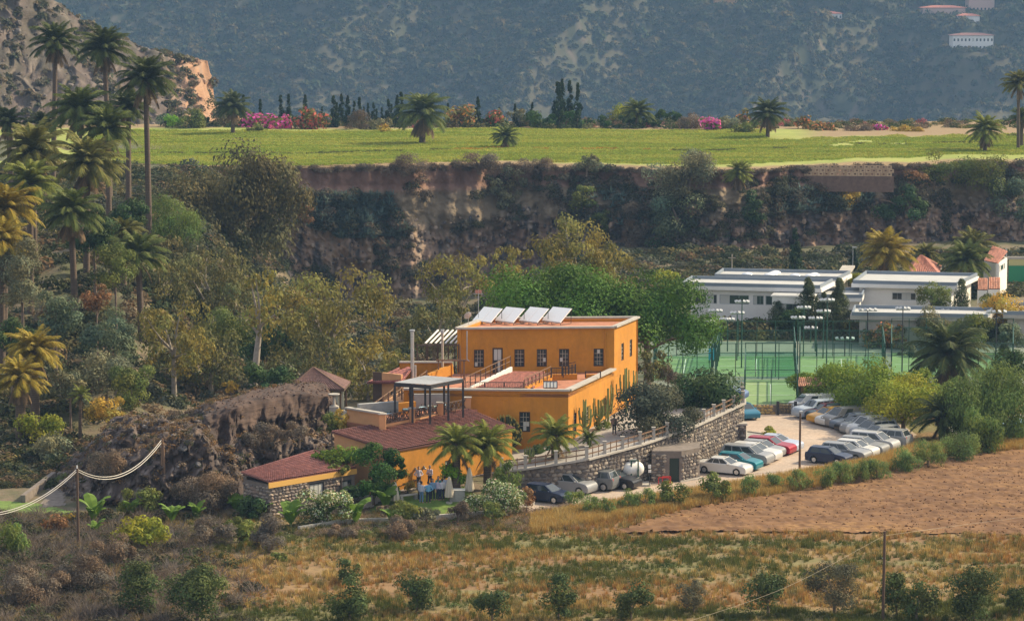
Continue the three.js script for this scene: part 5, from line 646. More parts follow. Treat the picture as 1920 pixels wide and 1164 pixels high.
// ---------- car park furniture ----------
{
  const p = atH(1500, 882, 0), o = thing('lamp_post', 'dark timber lamp post in the middle of the car park', 'lamp post', p); mesh('pole', bar(V(0, -.1, 0), V(0, 5.2, 0), .11, .08, 8), mt.timber, o); mesh('lamp_head', merge([beam(V(0, 5.1, 0), V(0, 5.25, .55), .09), box(-.14, .14, 5.18, 5.32, .45, .9)]), mt.galv, o);
  const k = V(xOf(1186, 239.9), 0, -239.9), t = thing('water_tank', 'white cylindrical tank on a concrete cradle by the wall', 'tank', k); const tg = new THREE.CapsuleGeometry(.64, .75, 8, 20); tg.scale(1, 1, 1); tg.rotateZ(Math.PI / 2); tg.rotateY(.35); tg.translate(0, 1.35, 0); mesh('vessel', tg, M(rgb(.74, .74, .72), .45), t); mesh('hatch', merge([box(-.28, .28, 1.95, 2.14, -.24, .24), box(-.34, .34, 2.14, 2.18, -.3, .3)]), mt.galv, t); for (const x of [-.45, .45]) mesh('cradle', uvw(box(x - .13, x + .13, 0, .9, -.5, .5)), mt.concrete, t); mesh('slab', uvw(box(-1.3, 1.5, -.05, .14, -.9, .9)), mt.concrete, t);
  const f = atH(1190, 911, 0), g = thing('tank_gate', 'tall green metal gate frame in front of the tank', 'gate', f); for (const x of [-.28, .3]) mesh('post', box(x - .06, x + .06, 0, 2.1, -.05, .05), mt.green, g); mesh('header', box(-.34, .36, 2.1, 2.2, -.05, .05), mt.green, g);
  const u = atH(1218, 912, 0), v = thing('meter_post', 'thin post carrying two white meter boxes', 'post', u); mesh('pole', bar(V(0, -.1, 0), V(0, 2.0, 0), .04), mt.dark, v); mesh('meter_box', box(-.12, .12, 1.55, 1.85, -.06, .1), mt.paint, v); mesh('meter_box', box(-.1, .14, 1.2, 1.42, -.06, .1), mt.paint, v);
  const r = atH(1245, 909, 0), q = thing('red_barrier', 'low red metal barrier before the pump house door', 'barrier', r), rm = M(rgb(.5, .03, .03), .5); for (const [x, z] of [[-.45, 0], [.45, 0], [-.1, -.5], [.6, -.5]]) mesh('post', bar(V(x, 0, z), V(x, .62, z), .04), rm, q); mesh('rail', merge([beam(V(-.45, .62, 0), V(.45, .62, 0), .07), beam(V(-.1, .62, -.5), V(.6, .62, -.5), .07)]), rm, q);
  // pump house
  const h = thing('pump_house', 'low stone pump house with a dark green door against the wall', 'hut', V(14, 0, -241)); const a = atH(1222, 904, 0), b = atH(1278, 904, 0), c = atH(1312, 897, 0), d = V(a.x + .6, 0, a.z - 3.4), e = V(c.x + .2, 0, c.z - 3);
  wall(h, a, b, 0, 2.5, mt.mortar, [{ s: 1.5, w: .85, b: .02, h: 2.05 }], .3); const Mw = wf(a, b, 0); { const m = mesh('door', merge([box(1.52, 2.33, .02, 2.04, -.18, -.1), box(2.2, 2.26, .95, 1.1, -.1, -.05)]), M(rgb(.012, .03, .022), .5), h); put(m, h, Mw); } stones(h, Mw, 1.42, () => 2.45, { size: .34, max: 30, tones: basalt }); const M2 = wall(h, b, c, 0, 2.5, mt.mortar); stones(h, M2, hyp(b, c), () => 2.45, { size: .4, max: 40, tones: basalt }); wall(h, c, e, 0, 2.5, mt.mortar); wall(h, d, a, 0, 2.5, mt.mortar); W('roof', uvw(prism([a, b, c, e, d], 2.5, 2.68)), mt.mortar, h); W('plinth', uvw(prism([b.clone().add(V(-.1, 0, .3)), c.clone().add(V(.3, 0, .3)), c.clone(), b.clone()], -.02, .16)), mt.concrete, h);
  const pr = thing('stone_pier', 'square stone pier at the bend of the car park wall', 'pier', atH(1386, 838, 0)); mesh('shaft', uvw(box(-.6, .6, -.1, 2.1, -.6, .6)), mt.mortar, pr); mesh('cap', uvw(box(-.7, .7, 2.1, 2.25, -.7, .7)), mt.concrete, pr); stones(pr, new THREE.Matrix4().makeTranslation(pr.position.x - .6, 0, pr.position.z + .6), 1.2, () => 2.1, { size: .36, max: 30, tones: basalt });
  // flower bed with yellow hedge
  const bd = thing('planting_bed', 'raised planting bed with kerb at the car park edge', 'planter', atH(1425, 832, 0)); const bp = [[1396, 838], [1436, 838], [1442, 818], [1400, 812]].map(([x, y]) => atH(x, y, 0)); W('bed', uvw(prism(bp, 0, .14)), mt.grey, bd); for (let i = 0; i < 4; i++) W('kerb', uvw(beam(bp[i].clone().setY(.12), bp[(i + 1) % 4].clone().setY(.12), .18, .26)), mt.concrete, bd);
  T('yellow', 'hedge', 'narrow yellow green hedge along the planting bed', 'hedge', [1446, 793, 838, 22, 262], { depth: 3 });
  // court boundary wall of yellow rubble and gate
  const yw = thing('rubble_wall', 'low wall of yellow crazy stone beside the court gate', 'wall', atH(1425, 776, 0)); { const a = atH(1396, 777, 0), b = atH(1456, 777, 0), Mw = wall(yw, a, b, 0, .95, mt.mortar, [], .3); stones(yw, Mw, hyp(a, b), () => .98, { size: .42, max: 40, tones: [[.48, .32, .12], [.42, .27, .10], [.54, .38, .16]], depth: .06 }); }
  const gt = thing('court_gate', 'dark sliding gate with stone infill at the court entrance', 'gate', atH(1478, 777, 0)); { const a = atH(1459, 778, 0), b = atH(1492, 778, 0); for (const p of [a, b]) W('post', box(p.x - .14, p.x + .14, 0, 1.35, p.z - .14, p.z + .14), mt.dark, gt); W('frame', merge([beam(a.clone().setY(1.15), b.clone().setY(1.15), .08), beam(a.clone().setY(.2), b.clone().setY(.2), .08)]), mt.dark, gt); for (let i = 1; i < 12; i++) { const p = a.clone().lerp(b, i / 12); W('bar', box(p.x - .015, p.x + .015, .2, 1.15, p.z - .015, p.z + .015), mt.dark, gt); } const Mw = wall(gt, a.clone().add(V(0, 0, -.8)), b.clone().add(V(0, 0, -.8)), 0, .9, mt.mortar, [], .2); stones(gt, Mw, hyp(a, b), () => .95, { size: .34, max: 24, tones: [[.44, .32, .17], [.38, .27, .14]], depth: .05 }); }
  // kiosk with tiled roof
  const ks = thing('tiled_kiosk', 'little stone kiosk with striped tiled roof beside the van', 'kiosk', V(xOf(1520, 284), 0, -284)); { const w = 1.25, z = 1; mesh('roof', tileRoof(V(-w - .05, 2.75, -z - .2), V(w + .05, 2.75, -z - .2), V(w + .15, 2.2, z + .25), V(-w - .15, 2.2, z + .25), 13, 5, { tone: [.46, .24, .16], amp: .07 }), mt.tile, ks); const P = [V(-w, 0, z), V(w, 0, z), V(w, 0, -z), V(-w, 0, -z)].map((p) => p.add(ks.position)); for (let i = 0; i < 4; i++) wall(ks, P[i], P[(i + 1) % 4], 0, 2.18, i ? mt.mortar : mt.salmon, [], .2); }
}
// ---------- padel courts ----------
const turf = M('#ffffff', .95, { map: toned(.18, .28, .12, .2, 8, 6, 256, 31) });
struct('court_apron', flatSheet(PX([[1220, 668], [1225, 716], [1392, 772], [1500, 772], [1505, 742], [1960, 716], [1960, 640], [1220, 640]]), .006), M('#ffffff', .95, { map: toned(.17, .20, .165, .25, 8, 6, 256, 33) }), 'grey green paving around the courts', 'paving');
function courtSheet(q, label) { const P = PX(q); const o = struct('court_surface', flatSheet(P, .02), turf, label, 'court'); const gs = []; const at = (s, t) => P[0].clone().lerp(P[1], s).lerp(P[3].clone().lerp(P[2], s), t).setY(.028); const ln = (a, b) => gs.push(beam(a, b, .07, .008)); ln(at(.03, .5), at(.97, .5)); ln(at(.03, .15), at(.97, .15)); ln(at(.03, .85), at(.97, .85)); ln(at(.5, .15), at(.5, .85)); mesh('line', merge(gs), mt.paint, o); return P; }
const CP = [courtSheet([[1396, 772], [1496, 772], [1492, 712], [1398, 712]], 'near green padel court behind the stone wall'), courtSheet([[1342, 706], [1492, 706], [1489, 668], [1350, 668]], 'middle green padel court'), courtSheet([[1226, 714], [1334, 706], [1342, 668], [1232, 668]], 'left green padel court beside the ficus'), courtSheet([[1500, 706], [1660, 706], [1655, 668], [1500, 668]], 'right green padel court behind the trees'), courtSheet([[1672, 706], [1900, 706], [1900, 662], [1672, 662]], 'far right green court behind the big palm')];
function fence(label, a, b, h, { gap = 2, glass = 0, mid = [.5], r = .04 } = {}) { const o = thing('court_fence', label, 'fence', a.clone().setY(0), 'fences around the courts'), n = Math.max(1, Math.round(hyp(a, b) / gap)); for (let i = 0; i <= n; i++) { const p = a.clone().lerp(b, i / n); W('post', box(p.x - r, p.x + r, 0, h, p.z - r, p.z + r), mt.green, o); } for (const y of [1, ...mid]) W('rail', beam(a.clone().setY(h * y - .03), b.clone().setY(h * y - .03), r * 1.5), mt.green, o); if (glass) for (let i = 0; i < n; i++) { const p = a.clone().lerp(b, (i + .03) / n), q = a.clone().lerp(b, (i + .97) / n), gb = new GB(); gb.quad(p.clone().setY(.1), q.clone().setY(.1), q.clone().setY(glass), p.clone().setY(glass)); W('glass_panel', gb.build(), mt.pane2 ??= MP(rgb(.66, .84, .80), .06, { transmission: 1, thickness: 0 }), o); } return o; }
const cl = ['near', 'middle', 'left', 'right', 'far right'];
CP.forEach((P, i) => { const w = cl[i] + ' court'; fence('green front fence of the ' + w, P[0], P[1], i ? 3.6 : 4.2, { gap: i ? 2 : 2.6, glass: i ? 2.6 : 0, mid: [.72] }); fence('green glass back wall of the ' + w, P[3], P[2], 4, { glass: 3, mid: [.74] }); for (const [a, b, sd] of [[P[0], P[3], 'left'], [P[1], P[2], 'right']]) { fence('green ' + sd + ' side wall of the ' + w, a, b, 3.4, { gap: 4, glass: 2.6, mid: [.76], r: .055 }); } });
{ // floodlights
  const spots = [[1342, 584, 322], [1354, 600, 332], [1331, 604, 316], [1365, 600, 326], [1383, 588, 318], [1392, 567, 312], [1497, 597, 315], [1508, 578, 322], [1521, 616, 334], [1530, 598, 326], [1545, 585, 320], [1552, 564, 312], [1628, 582, 330], [1694, 580, 308], [1783, 582, 336], [1585, 636, 322], [1594, 600, 338], [1870, 586, 310]];
  const lb = ['leftmost cluster front', 'leftmost cluster rear', 'farthest left', 'short one in the left cluster', 'right of the left cluster', 'tallest of the left cluster', 'left one of the middle cluster', 'tall one of the middle cluster', 'shortest of the middle cluster', 'behind the middle cluster', 'beside the tallest middle floodlight', 'tallest of the middle cluster', 'in front of the low flat school roof left part', 'single dark one in front of the low flat roof', 'in front of the low flat roof right part', 'low one left of the big palm', 'behind the right court', 'rightmost one near the golden bush'];
  spots.forEach(([px, py, D], i) => { const t = atD(px, py, D), o = thing('floodlight', 'court floodlight pole, ' + lb[i], 'floodlight', V(t.x, 0, t.z), 'floodlights around the courts'), h = t.y, wide = i >= 12 && i !== 13; mesh('pole', bar(V(0, 0, 0), V(0, h, 0), .075, .055, 8), i > 11 ? mt.dark : mt.green, o); mesh('crossarm', beam(V(wide ? -1 : -.7, h - .05, 0), V(wide ? 1 : .7, h - .05, 0), .07), mt.galv, o); for (const x of wide ? [-.9, -.3, .3, .9] : [-.62, -.25, .25, .62]) { const g = box(-.17, .17, -.05, .09, -.24, .24); g.rotateX(.35); g.rotateZ(x < 0 ? .3 : -.3); const m = mesh('lamp_head', g, mt.galv, o); m.position.set(x, h + .1, 0); } });
  const p = atH(1334, 690, 0), s = thing('blue_sign', 'small light blue sign board by the left court', 'sign', p); for (const x of [-.2, .2]) mesh('post', bar(V(x, 0, 0), V(x, 1.2, 0), .03), mt.dark, s); mesh('board', box(-.3, .3, .9, 2.2, .02, .06), M(rgb(.09, .46, .72), .5), s); mesh('emblem', box(-.12, .12, 1.0, 1.15, .06, .07), M(rgb(.6, .02, .12), .5), s);
  const c = thing('street_lamp', 'slim pale street lamp near the cliff behind the school', 'street lamp', V(xOf(1600, 398, 4), 0, -398)); mesh('pole', bar(V(0, -1, 0), V(0, 5.1, 0), .06, .05), mt.galv, c); mesh('lamp_head', box(-.1, .5, 5.0, 5.15, -.12, .12), mt.galv, c);
  const up = thing('utility_pole', 'short utility pole with cross arm left of the school roof', 'utility pole', V(xOf(1373, 395, 4), 0, -395)); mesh('pole', bar(V(0, -1, 0), V(0, 4.4, 0), .1, .08), mt.paleTimber, up); mesh('crossarm', beam(V(-.5, 3.9, 0), V(.5, 3.9, 0), .1), mt.paleTimber, up);
  struct('swimming_pool', flatSheet(PX([[1800, 806], [1990, 800], [1990, 784], [1830, 786]]), .03), MP(rgb(.05, .38, .62), .06, { clearcoat: 1 }), 'blue swimming pool glimpsed between pepper trees', 'pool');
  struct('pool_deck', flatSheet(PX([[1770, 815], [2000, 810], [2000, 775], [1800, 780]]), .016), mt.paving, 'pale paving around the pool', 'paving');
}
// ---------- white school ----------
function flatBlock(name, label, P, y0_, y1_, { over = .7, fascia = .45, wmat = mt.white, rmat = mt.grey, fm = mt.steelBlue ??= M(rgb(.20, .24, .29), .6), wins = [], parapet = true } = {}) {
  const o = thing(name, label, 'building', V((P[0].x + P[2].x) / 2, 0, (P[0].z + P[2].z) / 2)); P.forEach((p, i) => wall(o, p, P[(i + 1) % 4], y0_, y1_ - y0_, wmat, i ? [] : wins, .3));
  const c = o.position, Q = P.map((p) => { const d = V(p.x - c.x, 0, p.z - c.z), L = d.length(); return p.clone().addScaledVector(d, over * 1.3 / L); }); W('roof_slab', uvw(prism(Q, y1_, y1_ + fascia)), wmat, o); const I = Q.map((p) => p.clone().lerp(V(c.x, p.y, c.z), .035)); W('roof', uvw(prism(I, y1_ + fascia - .02, y1_ + fascia + .05)), mt.felt ??= M('#ffffff', .85, { map: toned(.42, .43, .43, .16, 5, 8, 256, 17) }), o);
  if (parapet) { const E = I; for (let i = 0; i < 4; i++) W('parapet', uvw(beam(E[i].clone().setY(y1_ + fascia + .22), E[(i + 1) % 4].clone().setY(y1_ + fascia + .22), .18, .42)), fm, o); } return o;
}
const pD = (u, D, y = 3) => V(xOf(u, D, y), 0, -D);
{
  const ww = { nx: 3, ny: 1, fw: .08, frame: mt.galv, light: .3 };
  const s1 = flatBlock('school_wing', 'long left wing of the white school with a row of windows', [pD(1296, 348, 4), pD(1522, 345, 4), pD(1545, 351.5, 4), pD(1312, 354.5, 4)], 0, 4.75, { over: 1.1, wins: [[.3, 1.6, 0], [2.0, 1.2, 1], [3.2 + .3, 3.6, 0], [7.6, 1.3, 1], [9.1, 3.3, 0], [12.8, 0, 0]].filter((q) => q[1]).map(([s, w]) => ({ s, w, b: 3.0, h: 1.15, win: ww })) });
  const s1b = flatBlock('school_wing', 'upper flat roof of the left school wing with domed skylights', [pD(1352, 356.5, 6), pD(1562, 353.5, 6), pD(1584, 360, 6), pD(1366, 363, 6)], 0, 4.85, { over: .8 });
  for (const [u, D] of [[1402, 358.5], [1443, 357.5], [1449, 359], [1455, 360.5], [1492, 357], [1520, 356.5], [1528, 358]]) { const g = new THREE.SphereGeometry(.75, 12, 6, 0, 6.3, 0, 1.57); g.scale(1, .55, 1); const p = pD(u, D, 6.3); g.translate(p.x, 5.33, p.z); W('dome_skylight', g, mt.lamp, s1b); }
  const ext = flatBlock('school_wing', 'white stepped stair block at the right end of the left wing', [pD(1448, 342, 3), pD(1525, 341, 3), pD(1532, 345, 3), pD(1455, 346, 3)], 0, 4.5, { over: .15, fascia: .12, parapet: false, wins: [{ s: .8, w: 2.6, b: 2.4, h: 1.3, win: ww }] });
  flatBlock('school_wing', 'right wing of the white school with stacked windows', [pD(1612, 350, 4), pD(1785, 347.5, 4), pD(1822, 357.5, 4), pD(1634, 360, 4)], 0, 4.8, { over: .9, wins: [{ s: 4.0, w: 2.9, b: 3.3, h: .9, win: { ...ww, nx: 5 } }, { s: 8.6, w: 1, b: .3, h: 3.9, win: { ...ww, nx: 1, ny: 4 } }] });
  flatBlock('school_link', 'low link with round rooflights between the school wings', [pD(1538, 344, 3), pD(1612, 344, 3), pD(1618, 351, 3), pD(1546, 351, 3)], 0, 3.7, { over: .5, wins: [{ s: 2.8, w: 1.6, b: 1.2, h: 1.5, win: ww }] });
  flatBlock('school_hall', 'lowest long flat roofed school building behind the courts', [pD(1612, 331, 2), pD(1838, 329, 2), pD(1848, 335, 2), pD(1616, 337.5, 2)], 0, 3.1, { over: .9, wmat: mt.concrete, wins: [] });
  flatBlock('flat_roof_annexe', 'small flat roofed building at the right edge', [pD(1890, 332, 2), pD(1990, 332, 2), pD(1990, 340, 2), pD(1895, 340, 2)], 0, 3.1, { wmat: mt.concrete });
  const gh1 = thing('gym_house', 'white gabled hall with red roof right of the school palms', 'building', pD(1870, 385, 5)); { const P = [pD(1846, 384, 5), pD(1872, 380, 5), pD(1890, 388, 5), pD(1862, 394, 5)]; P.forEach((p, i) => wall(gh1, p, P[(i + 1) % 4], 0, 4.6, mt.white, i === 1 ? [{ s: .5, w: 6, b: 3.3, h: .8, win: { nx: 6, ny: 1, frame: mt.galv } }] : [], .25)); W('roof', tileRoof(P[3].clone().setY(5.7), P[2].clone().setY(5.5), P[1].clone().setY(4.65), P[0].clone().setY(4.65), 18, 10, { tone: [.36, .15, .11] }), mt.tile, gh1); }
  const pyr = thing('pyramid_roof_house', 'house with pinkish pyramid tiled roof behind the school', 'building', pD(1730, 378, 5)); { const P = [pD(1702, 374, 5), pD(1762, 374, 5), pD(1766, 384, 5), pD(1704, 384, 5)], ap = pD(1728, 379, 6).setY(5.9); P.forEach((p, i) => { wall(pyr, p, P[(i + 1) % 4], 0, 3.9, mt.white, [], .2); W('roof', tileRoof(ap.clone().lerp(p.clone().setY(4), .02), ap.clone().lerp(P[(i + 1) % 4].clone().setY(4), .02), P[(i + 1) % 4].clone().setY(3.95), p.clone().setY(3.95), 14, 9, { tone: [.42, .18, .13] }), mt.tile, pyr); }); }
  for (const [u0, u1, D, l] of [[1834, 1852, 352, 'left one of the two small striped tile roofs'], [1854, 1876, 353, 'right one of the two small striped tile roofs']]) { const b = thing('tiled_outbuilding', 'white outbuilding, ' + l, 'building', pD(u0, D, 3)), P = [pD(u0, D, 3), pD(u1, D, 3), pD(u1, D + 4, 3), pD(u0, D + 4, 3)]; P.forEach((p, i) => wall(b, p, P[(i + 1) % 4], 0, 4.15, mt.white, [], .2)); W('roof', tileRoof(P[3].clone().setY(5.2), P[2].clone().setY(5.2), P[1].clone().setY(4.2), P[0].clone().setY(4.2), 7, 6, { tone: [.44, .21, .14], amp: .07 }), mt.tile, b); }
  const st = thing('hard_court_wall', 'green and yellow practice wall at the right edge', 'wall', pD(1905, 396, 4)); W('panel', uvw(beam(pD(1893, 396, 4).setY(1.6), pD(1980, 396, 4).setY(1.6), .3, 2.2)), M(rgb(.02, .20, .10), .7), st); W('panel', uvw(beam(pD(1893, 396.5, 4).setY(3.1), pD(1980, 396.5, 4).setY(3.1), .3, .9)), M(rgb(.50, .46, .22), .7), st); W('coping', uvw(beam(pD(1880, 396.5, 4).setY(3.75), pD(1980, 396.5, 4).setY(3.75), .5, .35)), mt.concrete, st); W('post', bar(pD(1888, 397, 4).setY(0), pD(1888, 397, 4).setY(5), .09), mt.galv, st);
  fence('thin high fence above the practice wall', pD(1846, 398, 6), pD(1990, 398, 6), 4.6, { gap: 4, mid: [.75] });
  const stc = thing('ramp_roof', 'pale sloping stair roof between the school wings', 'roof', pD(1586, 363, 5)); W('canopy', uvw(beam(pD(1566, 351, 5).setY(4.6), pD(1592, 366, 5).setY(5.7), 1.6, .22)), mt.concrete, stc); W('support', uvw(box(stc.position.x - .3, stc.position.x + .3, 0, 5.2, stc.position.z - .3, stc.position.z + .3)), mt.concrete, stc);
}
// brick screen wall at the cliff edge
{ const o = thing('brick_screen', 'pale pierced brick wall at the cliff edge of the field', 'wall', V(xOf(1578, 456, MH), MH - 1.4, -456)); const a = V(xOf(1481, 457, MH), 0, -457), b = V(xOf(1675, 455, MH), 0, -455), L = hyp(a, b), Mw = wf(a, b, MH - 1.6), m = M(rgb(.44, .30, .19), .9), m2 = M(rgb(.52, .37, .24), .9), gs = [box(0, .86, 0, .2, -.2, 0), box(0, .3, .2, .42, -.2, 0), box(.62, .86, .2, .42, -.2, 0), box(0, .86, .42, .55, -.2, 0)], bg = merge(gs); for (let j = 0; j < 3; j++) for (let i = 0; i < Math.floor(L / .9); i++) { const q = mesh('block', bg, R() < .5 ? m : m2, o); put(q, o, Mw.clone().multiply(new THREE.Matrix4().makeTranslation(i * .9 + (j % 2) * .3, j * .57, rr(-.015, .015)))); } { const q = mesh('footing', uvw(box(-.2, L + .2, -2.5, -.01, -.4, .05)), mt.earth ??= M('#ffffff', .95, { map: toned(.17, .11, .085, .4, 8, 4, 256, 23) }), o); put(q, o, Mw); } 
  const g = thing('gate_post', 'white gate post with iron railing on the hilltop', 'gate', V(xOf(1299, 566, MH), MH, -566)); mesh('post', box(-.3, .3, -.2, 2.8, -.3, .3), mt.paint, g); for (let i = 1; i < 10; i++) mesh('bar', box(-i * .3 - .03, -i * .3 + .03, 0, 2.2, -.03, .03), mt.dark, g); }
// ---------- far houses ----------
function farHouse(label, u, py, D, w, dp, h, { roof = [.36, .13, .10], wm = mt.white, rows = 1, hip = true } = {}) {
  D *= HK; w *= 2.5; dp *= 2.4; h *= 2.4; const c = atD(u, py, D), o = thing('hillside_villa', label, 'house', c, 'villas on the far hillside'), P = [V(-w / 2, 0, dp / 2), V(w / 2, 0, dp / 2), V(w / 2, 0, -dp / 2), V(-w / 2, 0, -dp / 2)].map((p) => p.add(V(c.x, 0, c.z))), n = Math.max(2, Math.floor(w / 2.6));
  P.forEach((p, i) => { const ops = []; if (!i) for (let r = 0; r < rows; r++) for (let k = 0; k < n; k++) ops.push({ s: (k + .5) * w / n - .6, w: 1.2, b: h / rows * r + 1.2, h: 2, win: { nx: 1, ny: 1, fw: .1, one: true, light: .1 } }); const by = new Map(); const use = rows === 1 ? ops : ops.filter((q) => q.b > h / 2); wall(o, p, P[(i + 1) % 4], c.y - (i ? 8 : 0), h + (i ? 8 : 0), wm, use, .3); if (rows > 1) for (const q of ops.filter((z) => z.b < h / 2)) win(o, wf(p, P[1], c.y).multiply(new THREE.Matrix4().makeTranslation(0, 0, .1)), q, q.win); });
  W('base_wall', uvw(box(c.x - w / 2 - 2, c.x + w / 2 + 2, c.y - 3, c.y - .02, c.z - dp / 2, c.z + dp / 2 + 1)), mt.mortar, o);
  const E = P.map((p) => V(c.x + (p.x - c.x) * 1.08, c.y + h, c.z + (p.z - c.z) * 1.1)), r0 = V(c.x - w * .22, c.y + h + 1.7, c.z), r1 = V(c.x + w * .22, c.y + h + 1.7, c.z); const op = { tone: roof, amp: .06, th: .1 };
  W('roof', tileRoof(r0, r1, E[1], E[0], 24, 6, op), mt.tile, o); W('roof', tileRoof(r1, r0, E[3], E[2], 24, 6, op), mt.tile, o); W('roof', tileRoof(r1, r1.clone().add(V(.01, 0, 0)), E[2], E[1], 10, 6, op), mt.tile, o); W('roof', tileRoof(r0, r0.clone().add(V(-.01, 0, 0)), E[0], E[3], 10, 6, op), mt.tile, o);
  return o;
}
const pink = M(rgb(.60, .42, .36), .9);
farHouse('lowest white villa with dark roof and verandah', 1822, 94, 815, 12, 7, 4.6, { roof: [.20, .09, .08], rows: 2 }); farHouse('white arched villa behind the lowest villa', 1815, 52, 838, 6.5, 6, 3.8, {}); farHouse('long pink villa on the far ridge', 1768, 33, 846, 13, 7, 3.2, { wm: pink }); farHouse('pink tower house at the top right', 1838, 22, 856, 8, 7, 4.4, { wm: pink }); farHouse('low red roofed villa left of the pink villa', 1550, 37, 842, 9, 6, 2, {}); farHouse('half hidden villa at the top centre right', 1375, 12, 856, 12, 7, 2.4, { wm: mt.salmon });
// ---------- utility poles and wires ----------
{
  const a = G(146, 1026, 180), o = thing('utility_pole', 'single dark timber pole holding the sagging twin cables', 'utility pole', a), h = atD(146, 878, -a.z).y - a.y; mesh('pole', bar(V(0, -.3, 0), V(0, h, 0), .12, .09, 8), mt.timber, o); mesh('insulator', bar(V(0, h, 0), V(0, h + .22, 0), .05), mt.paint, o);
  const b = G(304, 952, 180), p = thing('utility_pole', 'tall twin legged timber pole against the rock outcrop', 'utility pole', b), h2 = atD(305, 822, -b.z).y - b.y; mesh('leg', bar(V(-.12, -.3, 0), V(.06, h2, 0), .11, .09, 8), mt.brownTimber, p); mesh('leg', bar(V(.28, -.3, .1), V(.12, h2 * .92, 0), .11, .09, 8), mt.brownTimber, p); mesh('bolt', bar(V(-.1, h2 * .88, 0), V(.25, h2 * .88, 0), .04), mt.galv, p);
  const A1 = V(a.x, a.y + h - .05, a.z), B1 = V(b.x, b.y + h2 - .1, b.z), Z = atD(-60, 962, 205), sag = (p, q, s) => { const l = []; for (let i = 0; i <= 10; i++) { const t = i / 10; l.push(p.clone().lerp(q, t).add(V(0, -4 * s * t * (1 - t), 0))); } return l; };
  const cb = (l, label, r = .03) => { const m = mesh('cable', tube(l, r, r, 5, 24), M(rgb(.55, .52, .48), .7)); tag(m, label, 'cable'); };
  cb(sag(A1, B1, 1.6), 'upper pale cable between the single pole and twin pole'); cb(sag(A1.clone().add(V(0, -.16, 0)), B1.clone().add(V(0, -.22, 0)), 1.6), 'lower pale cable between the single pole and twin pole'); cb(sag(A1, Z, 1.1), 'upper pale cable sagging left of the single pole'); cb(sag(A1.clone().add(V(0, -.16, 0)), Z.clone().add(V(0, -.16, 0)), 1.1), 'lower pale cable sagging left of the single pole');
  const c = G(1656, 1164, 150), d = thing('utility_pole', 'bare dark pole among the foreground bushes at the right', 'utility pole', c), h3 = atD(1656, 996, -c.z).y - c.y; mesh('pole', bar(V(0, -1, 0), V(.05, h3, 0), .11, .09, 8), mt.timber, d); mesh('step_bolt', bar(V(-.12, h3 * .7, 0), V(.14, h3 * .7, 0), .03), mt.galv, d);
  const w1 = atD(1270, 1172, 172), w2 = atD(1545, 1068, 196), w3 = V(c.x, c.y + h3 - .3, c.z); const wm = mesh('wire', tube([atD(1240, 1182, 170), w1, w1.clone().lerp(w3, .5).add(V(0, -.6, 0)), w3], .01, .01, 4, 20), M(rgb(.36, .31, .23), .7)); tag(wm, 'thin straw coloured wire slanting down to the bottom edge', 'wire'); const wn = mesh('wire', tube([w3, atD(1800, 985, 212), atD(1990, 960, 224)], .009, .009, 4, 16), M(rgb(.36, .31, .23), .7)); tag(wn, 'thin wire running right from the bare foreground pole', 'wire');
}
// ---------- ground cover nobody could count ----------
function scatter(name, label, cat, geo, mat, list, kind = 'stuff') { // list: [pos, scale, yaw, colour, tilt]
  const m = new THREE.InstancedMesh(geo, mat, list.length), d = new THREE.Object3D(), c = new THREE.Color(); list.forEach(([p, s, yaw, col, sy = 1], i) => { d.position.copy(p); d.rotation.set(rr(-.12, .12), yaw, rr(-.12, .12)); d.scale.set(s, s * sy, s); d.updateMatrix(); m.setMatrixAt(i, d.matrix); m.setColorAt(i, c.setRGB(...col)); }); m.name = numbered(name); m.castShadow = m.receiveShadow = true; tag(m, label, cat, null, kind); scene.add(m); return m;
}
const vary = (c, a) => { const v = 1 + rr(-a, a), w = rr(-.1, .1); return [c[0] * v * (1 + w), c[1] * v, c[2] * v * (1 - w)]; };
const tuft = (() => { const gb = new GB(); for (let i = 0; i < 16; i++) { const a = rr(0, 6.28), r = rr(0, .35), b = V(Math.cos(a) * r, -.05, Math.sin(a) * r), l = rr(.5, 1.1), o = rr(.1, .6), t = V(b.x + Math.cos(a) * o * l * .7, l * (1 - o * .3), b.z + Math.sin(a) * o * l * .7), n = V(-Math.sin(a + rr(-1, 1)), 0, Math.cos(a)).multiplyScalar(.045), v = rr(.75, 1.25); gb.tri(b.clone().sub(n), b.clone().add(n), t, [v, v, v]); } return gb.build(); })();
const clump = (n, size, ry = .75, droop = 0) => { const gb = new GB(); for (let i = 0; i < n; i++) { const d = SPH(); d.y = Math.abs(d.y) * 1.1 - .1; const q = rr(.55, 1), v = rr(.65, 1.35), w = rr(-.1, .1); leafQuad(gb, V(d.x * q, d.y * q * ry, d.z * q), d.clone().multiplyScalar(1.4).add(SPH().multiplyScalar(.8)).normalize(), droop ? V(rr(-.3, .3), -1, rr(-.3, .3)) : SPH(), size * rr(.7, 1.3), size * rr(.4, .7), [v * (1 + w), v, v * (1 - w)]); } return gb.build(); };
const weedG = clump(30, .42), bushG = clump(150, .3), farG = clump(54, .62, .85), twigG = (() => { const gb = new GB(); for (let i = 0; i < 70; i++) { const d = SPH(); d.y = Math.abs(d.y); const a = d.clone().multiplyScalar(rr(.2, .5)), b = d.clone().add(SPH().multiplyScalar(.3)).multiplyScalar(rr(.8, 1.05)), n = SPH().multiplyScalar(.02), v = rr(.7, 1.3); a.y *= .8; b.y *= .85; gb.tri(a.clone().sub(n), a.clone().add(n), b, [v, v, v]); } return gb.build(); })();
const coverM = MP(rgb(1, 1, 1), .9, { vertexColors: true, side: THREE.DoubleSide, transmission: .35, thickness: 0, specularIntensity: .2 });
const on = (u, D) => { const x = xOf(u, D); return V(x, gh(x, -D), -D); };
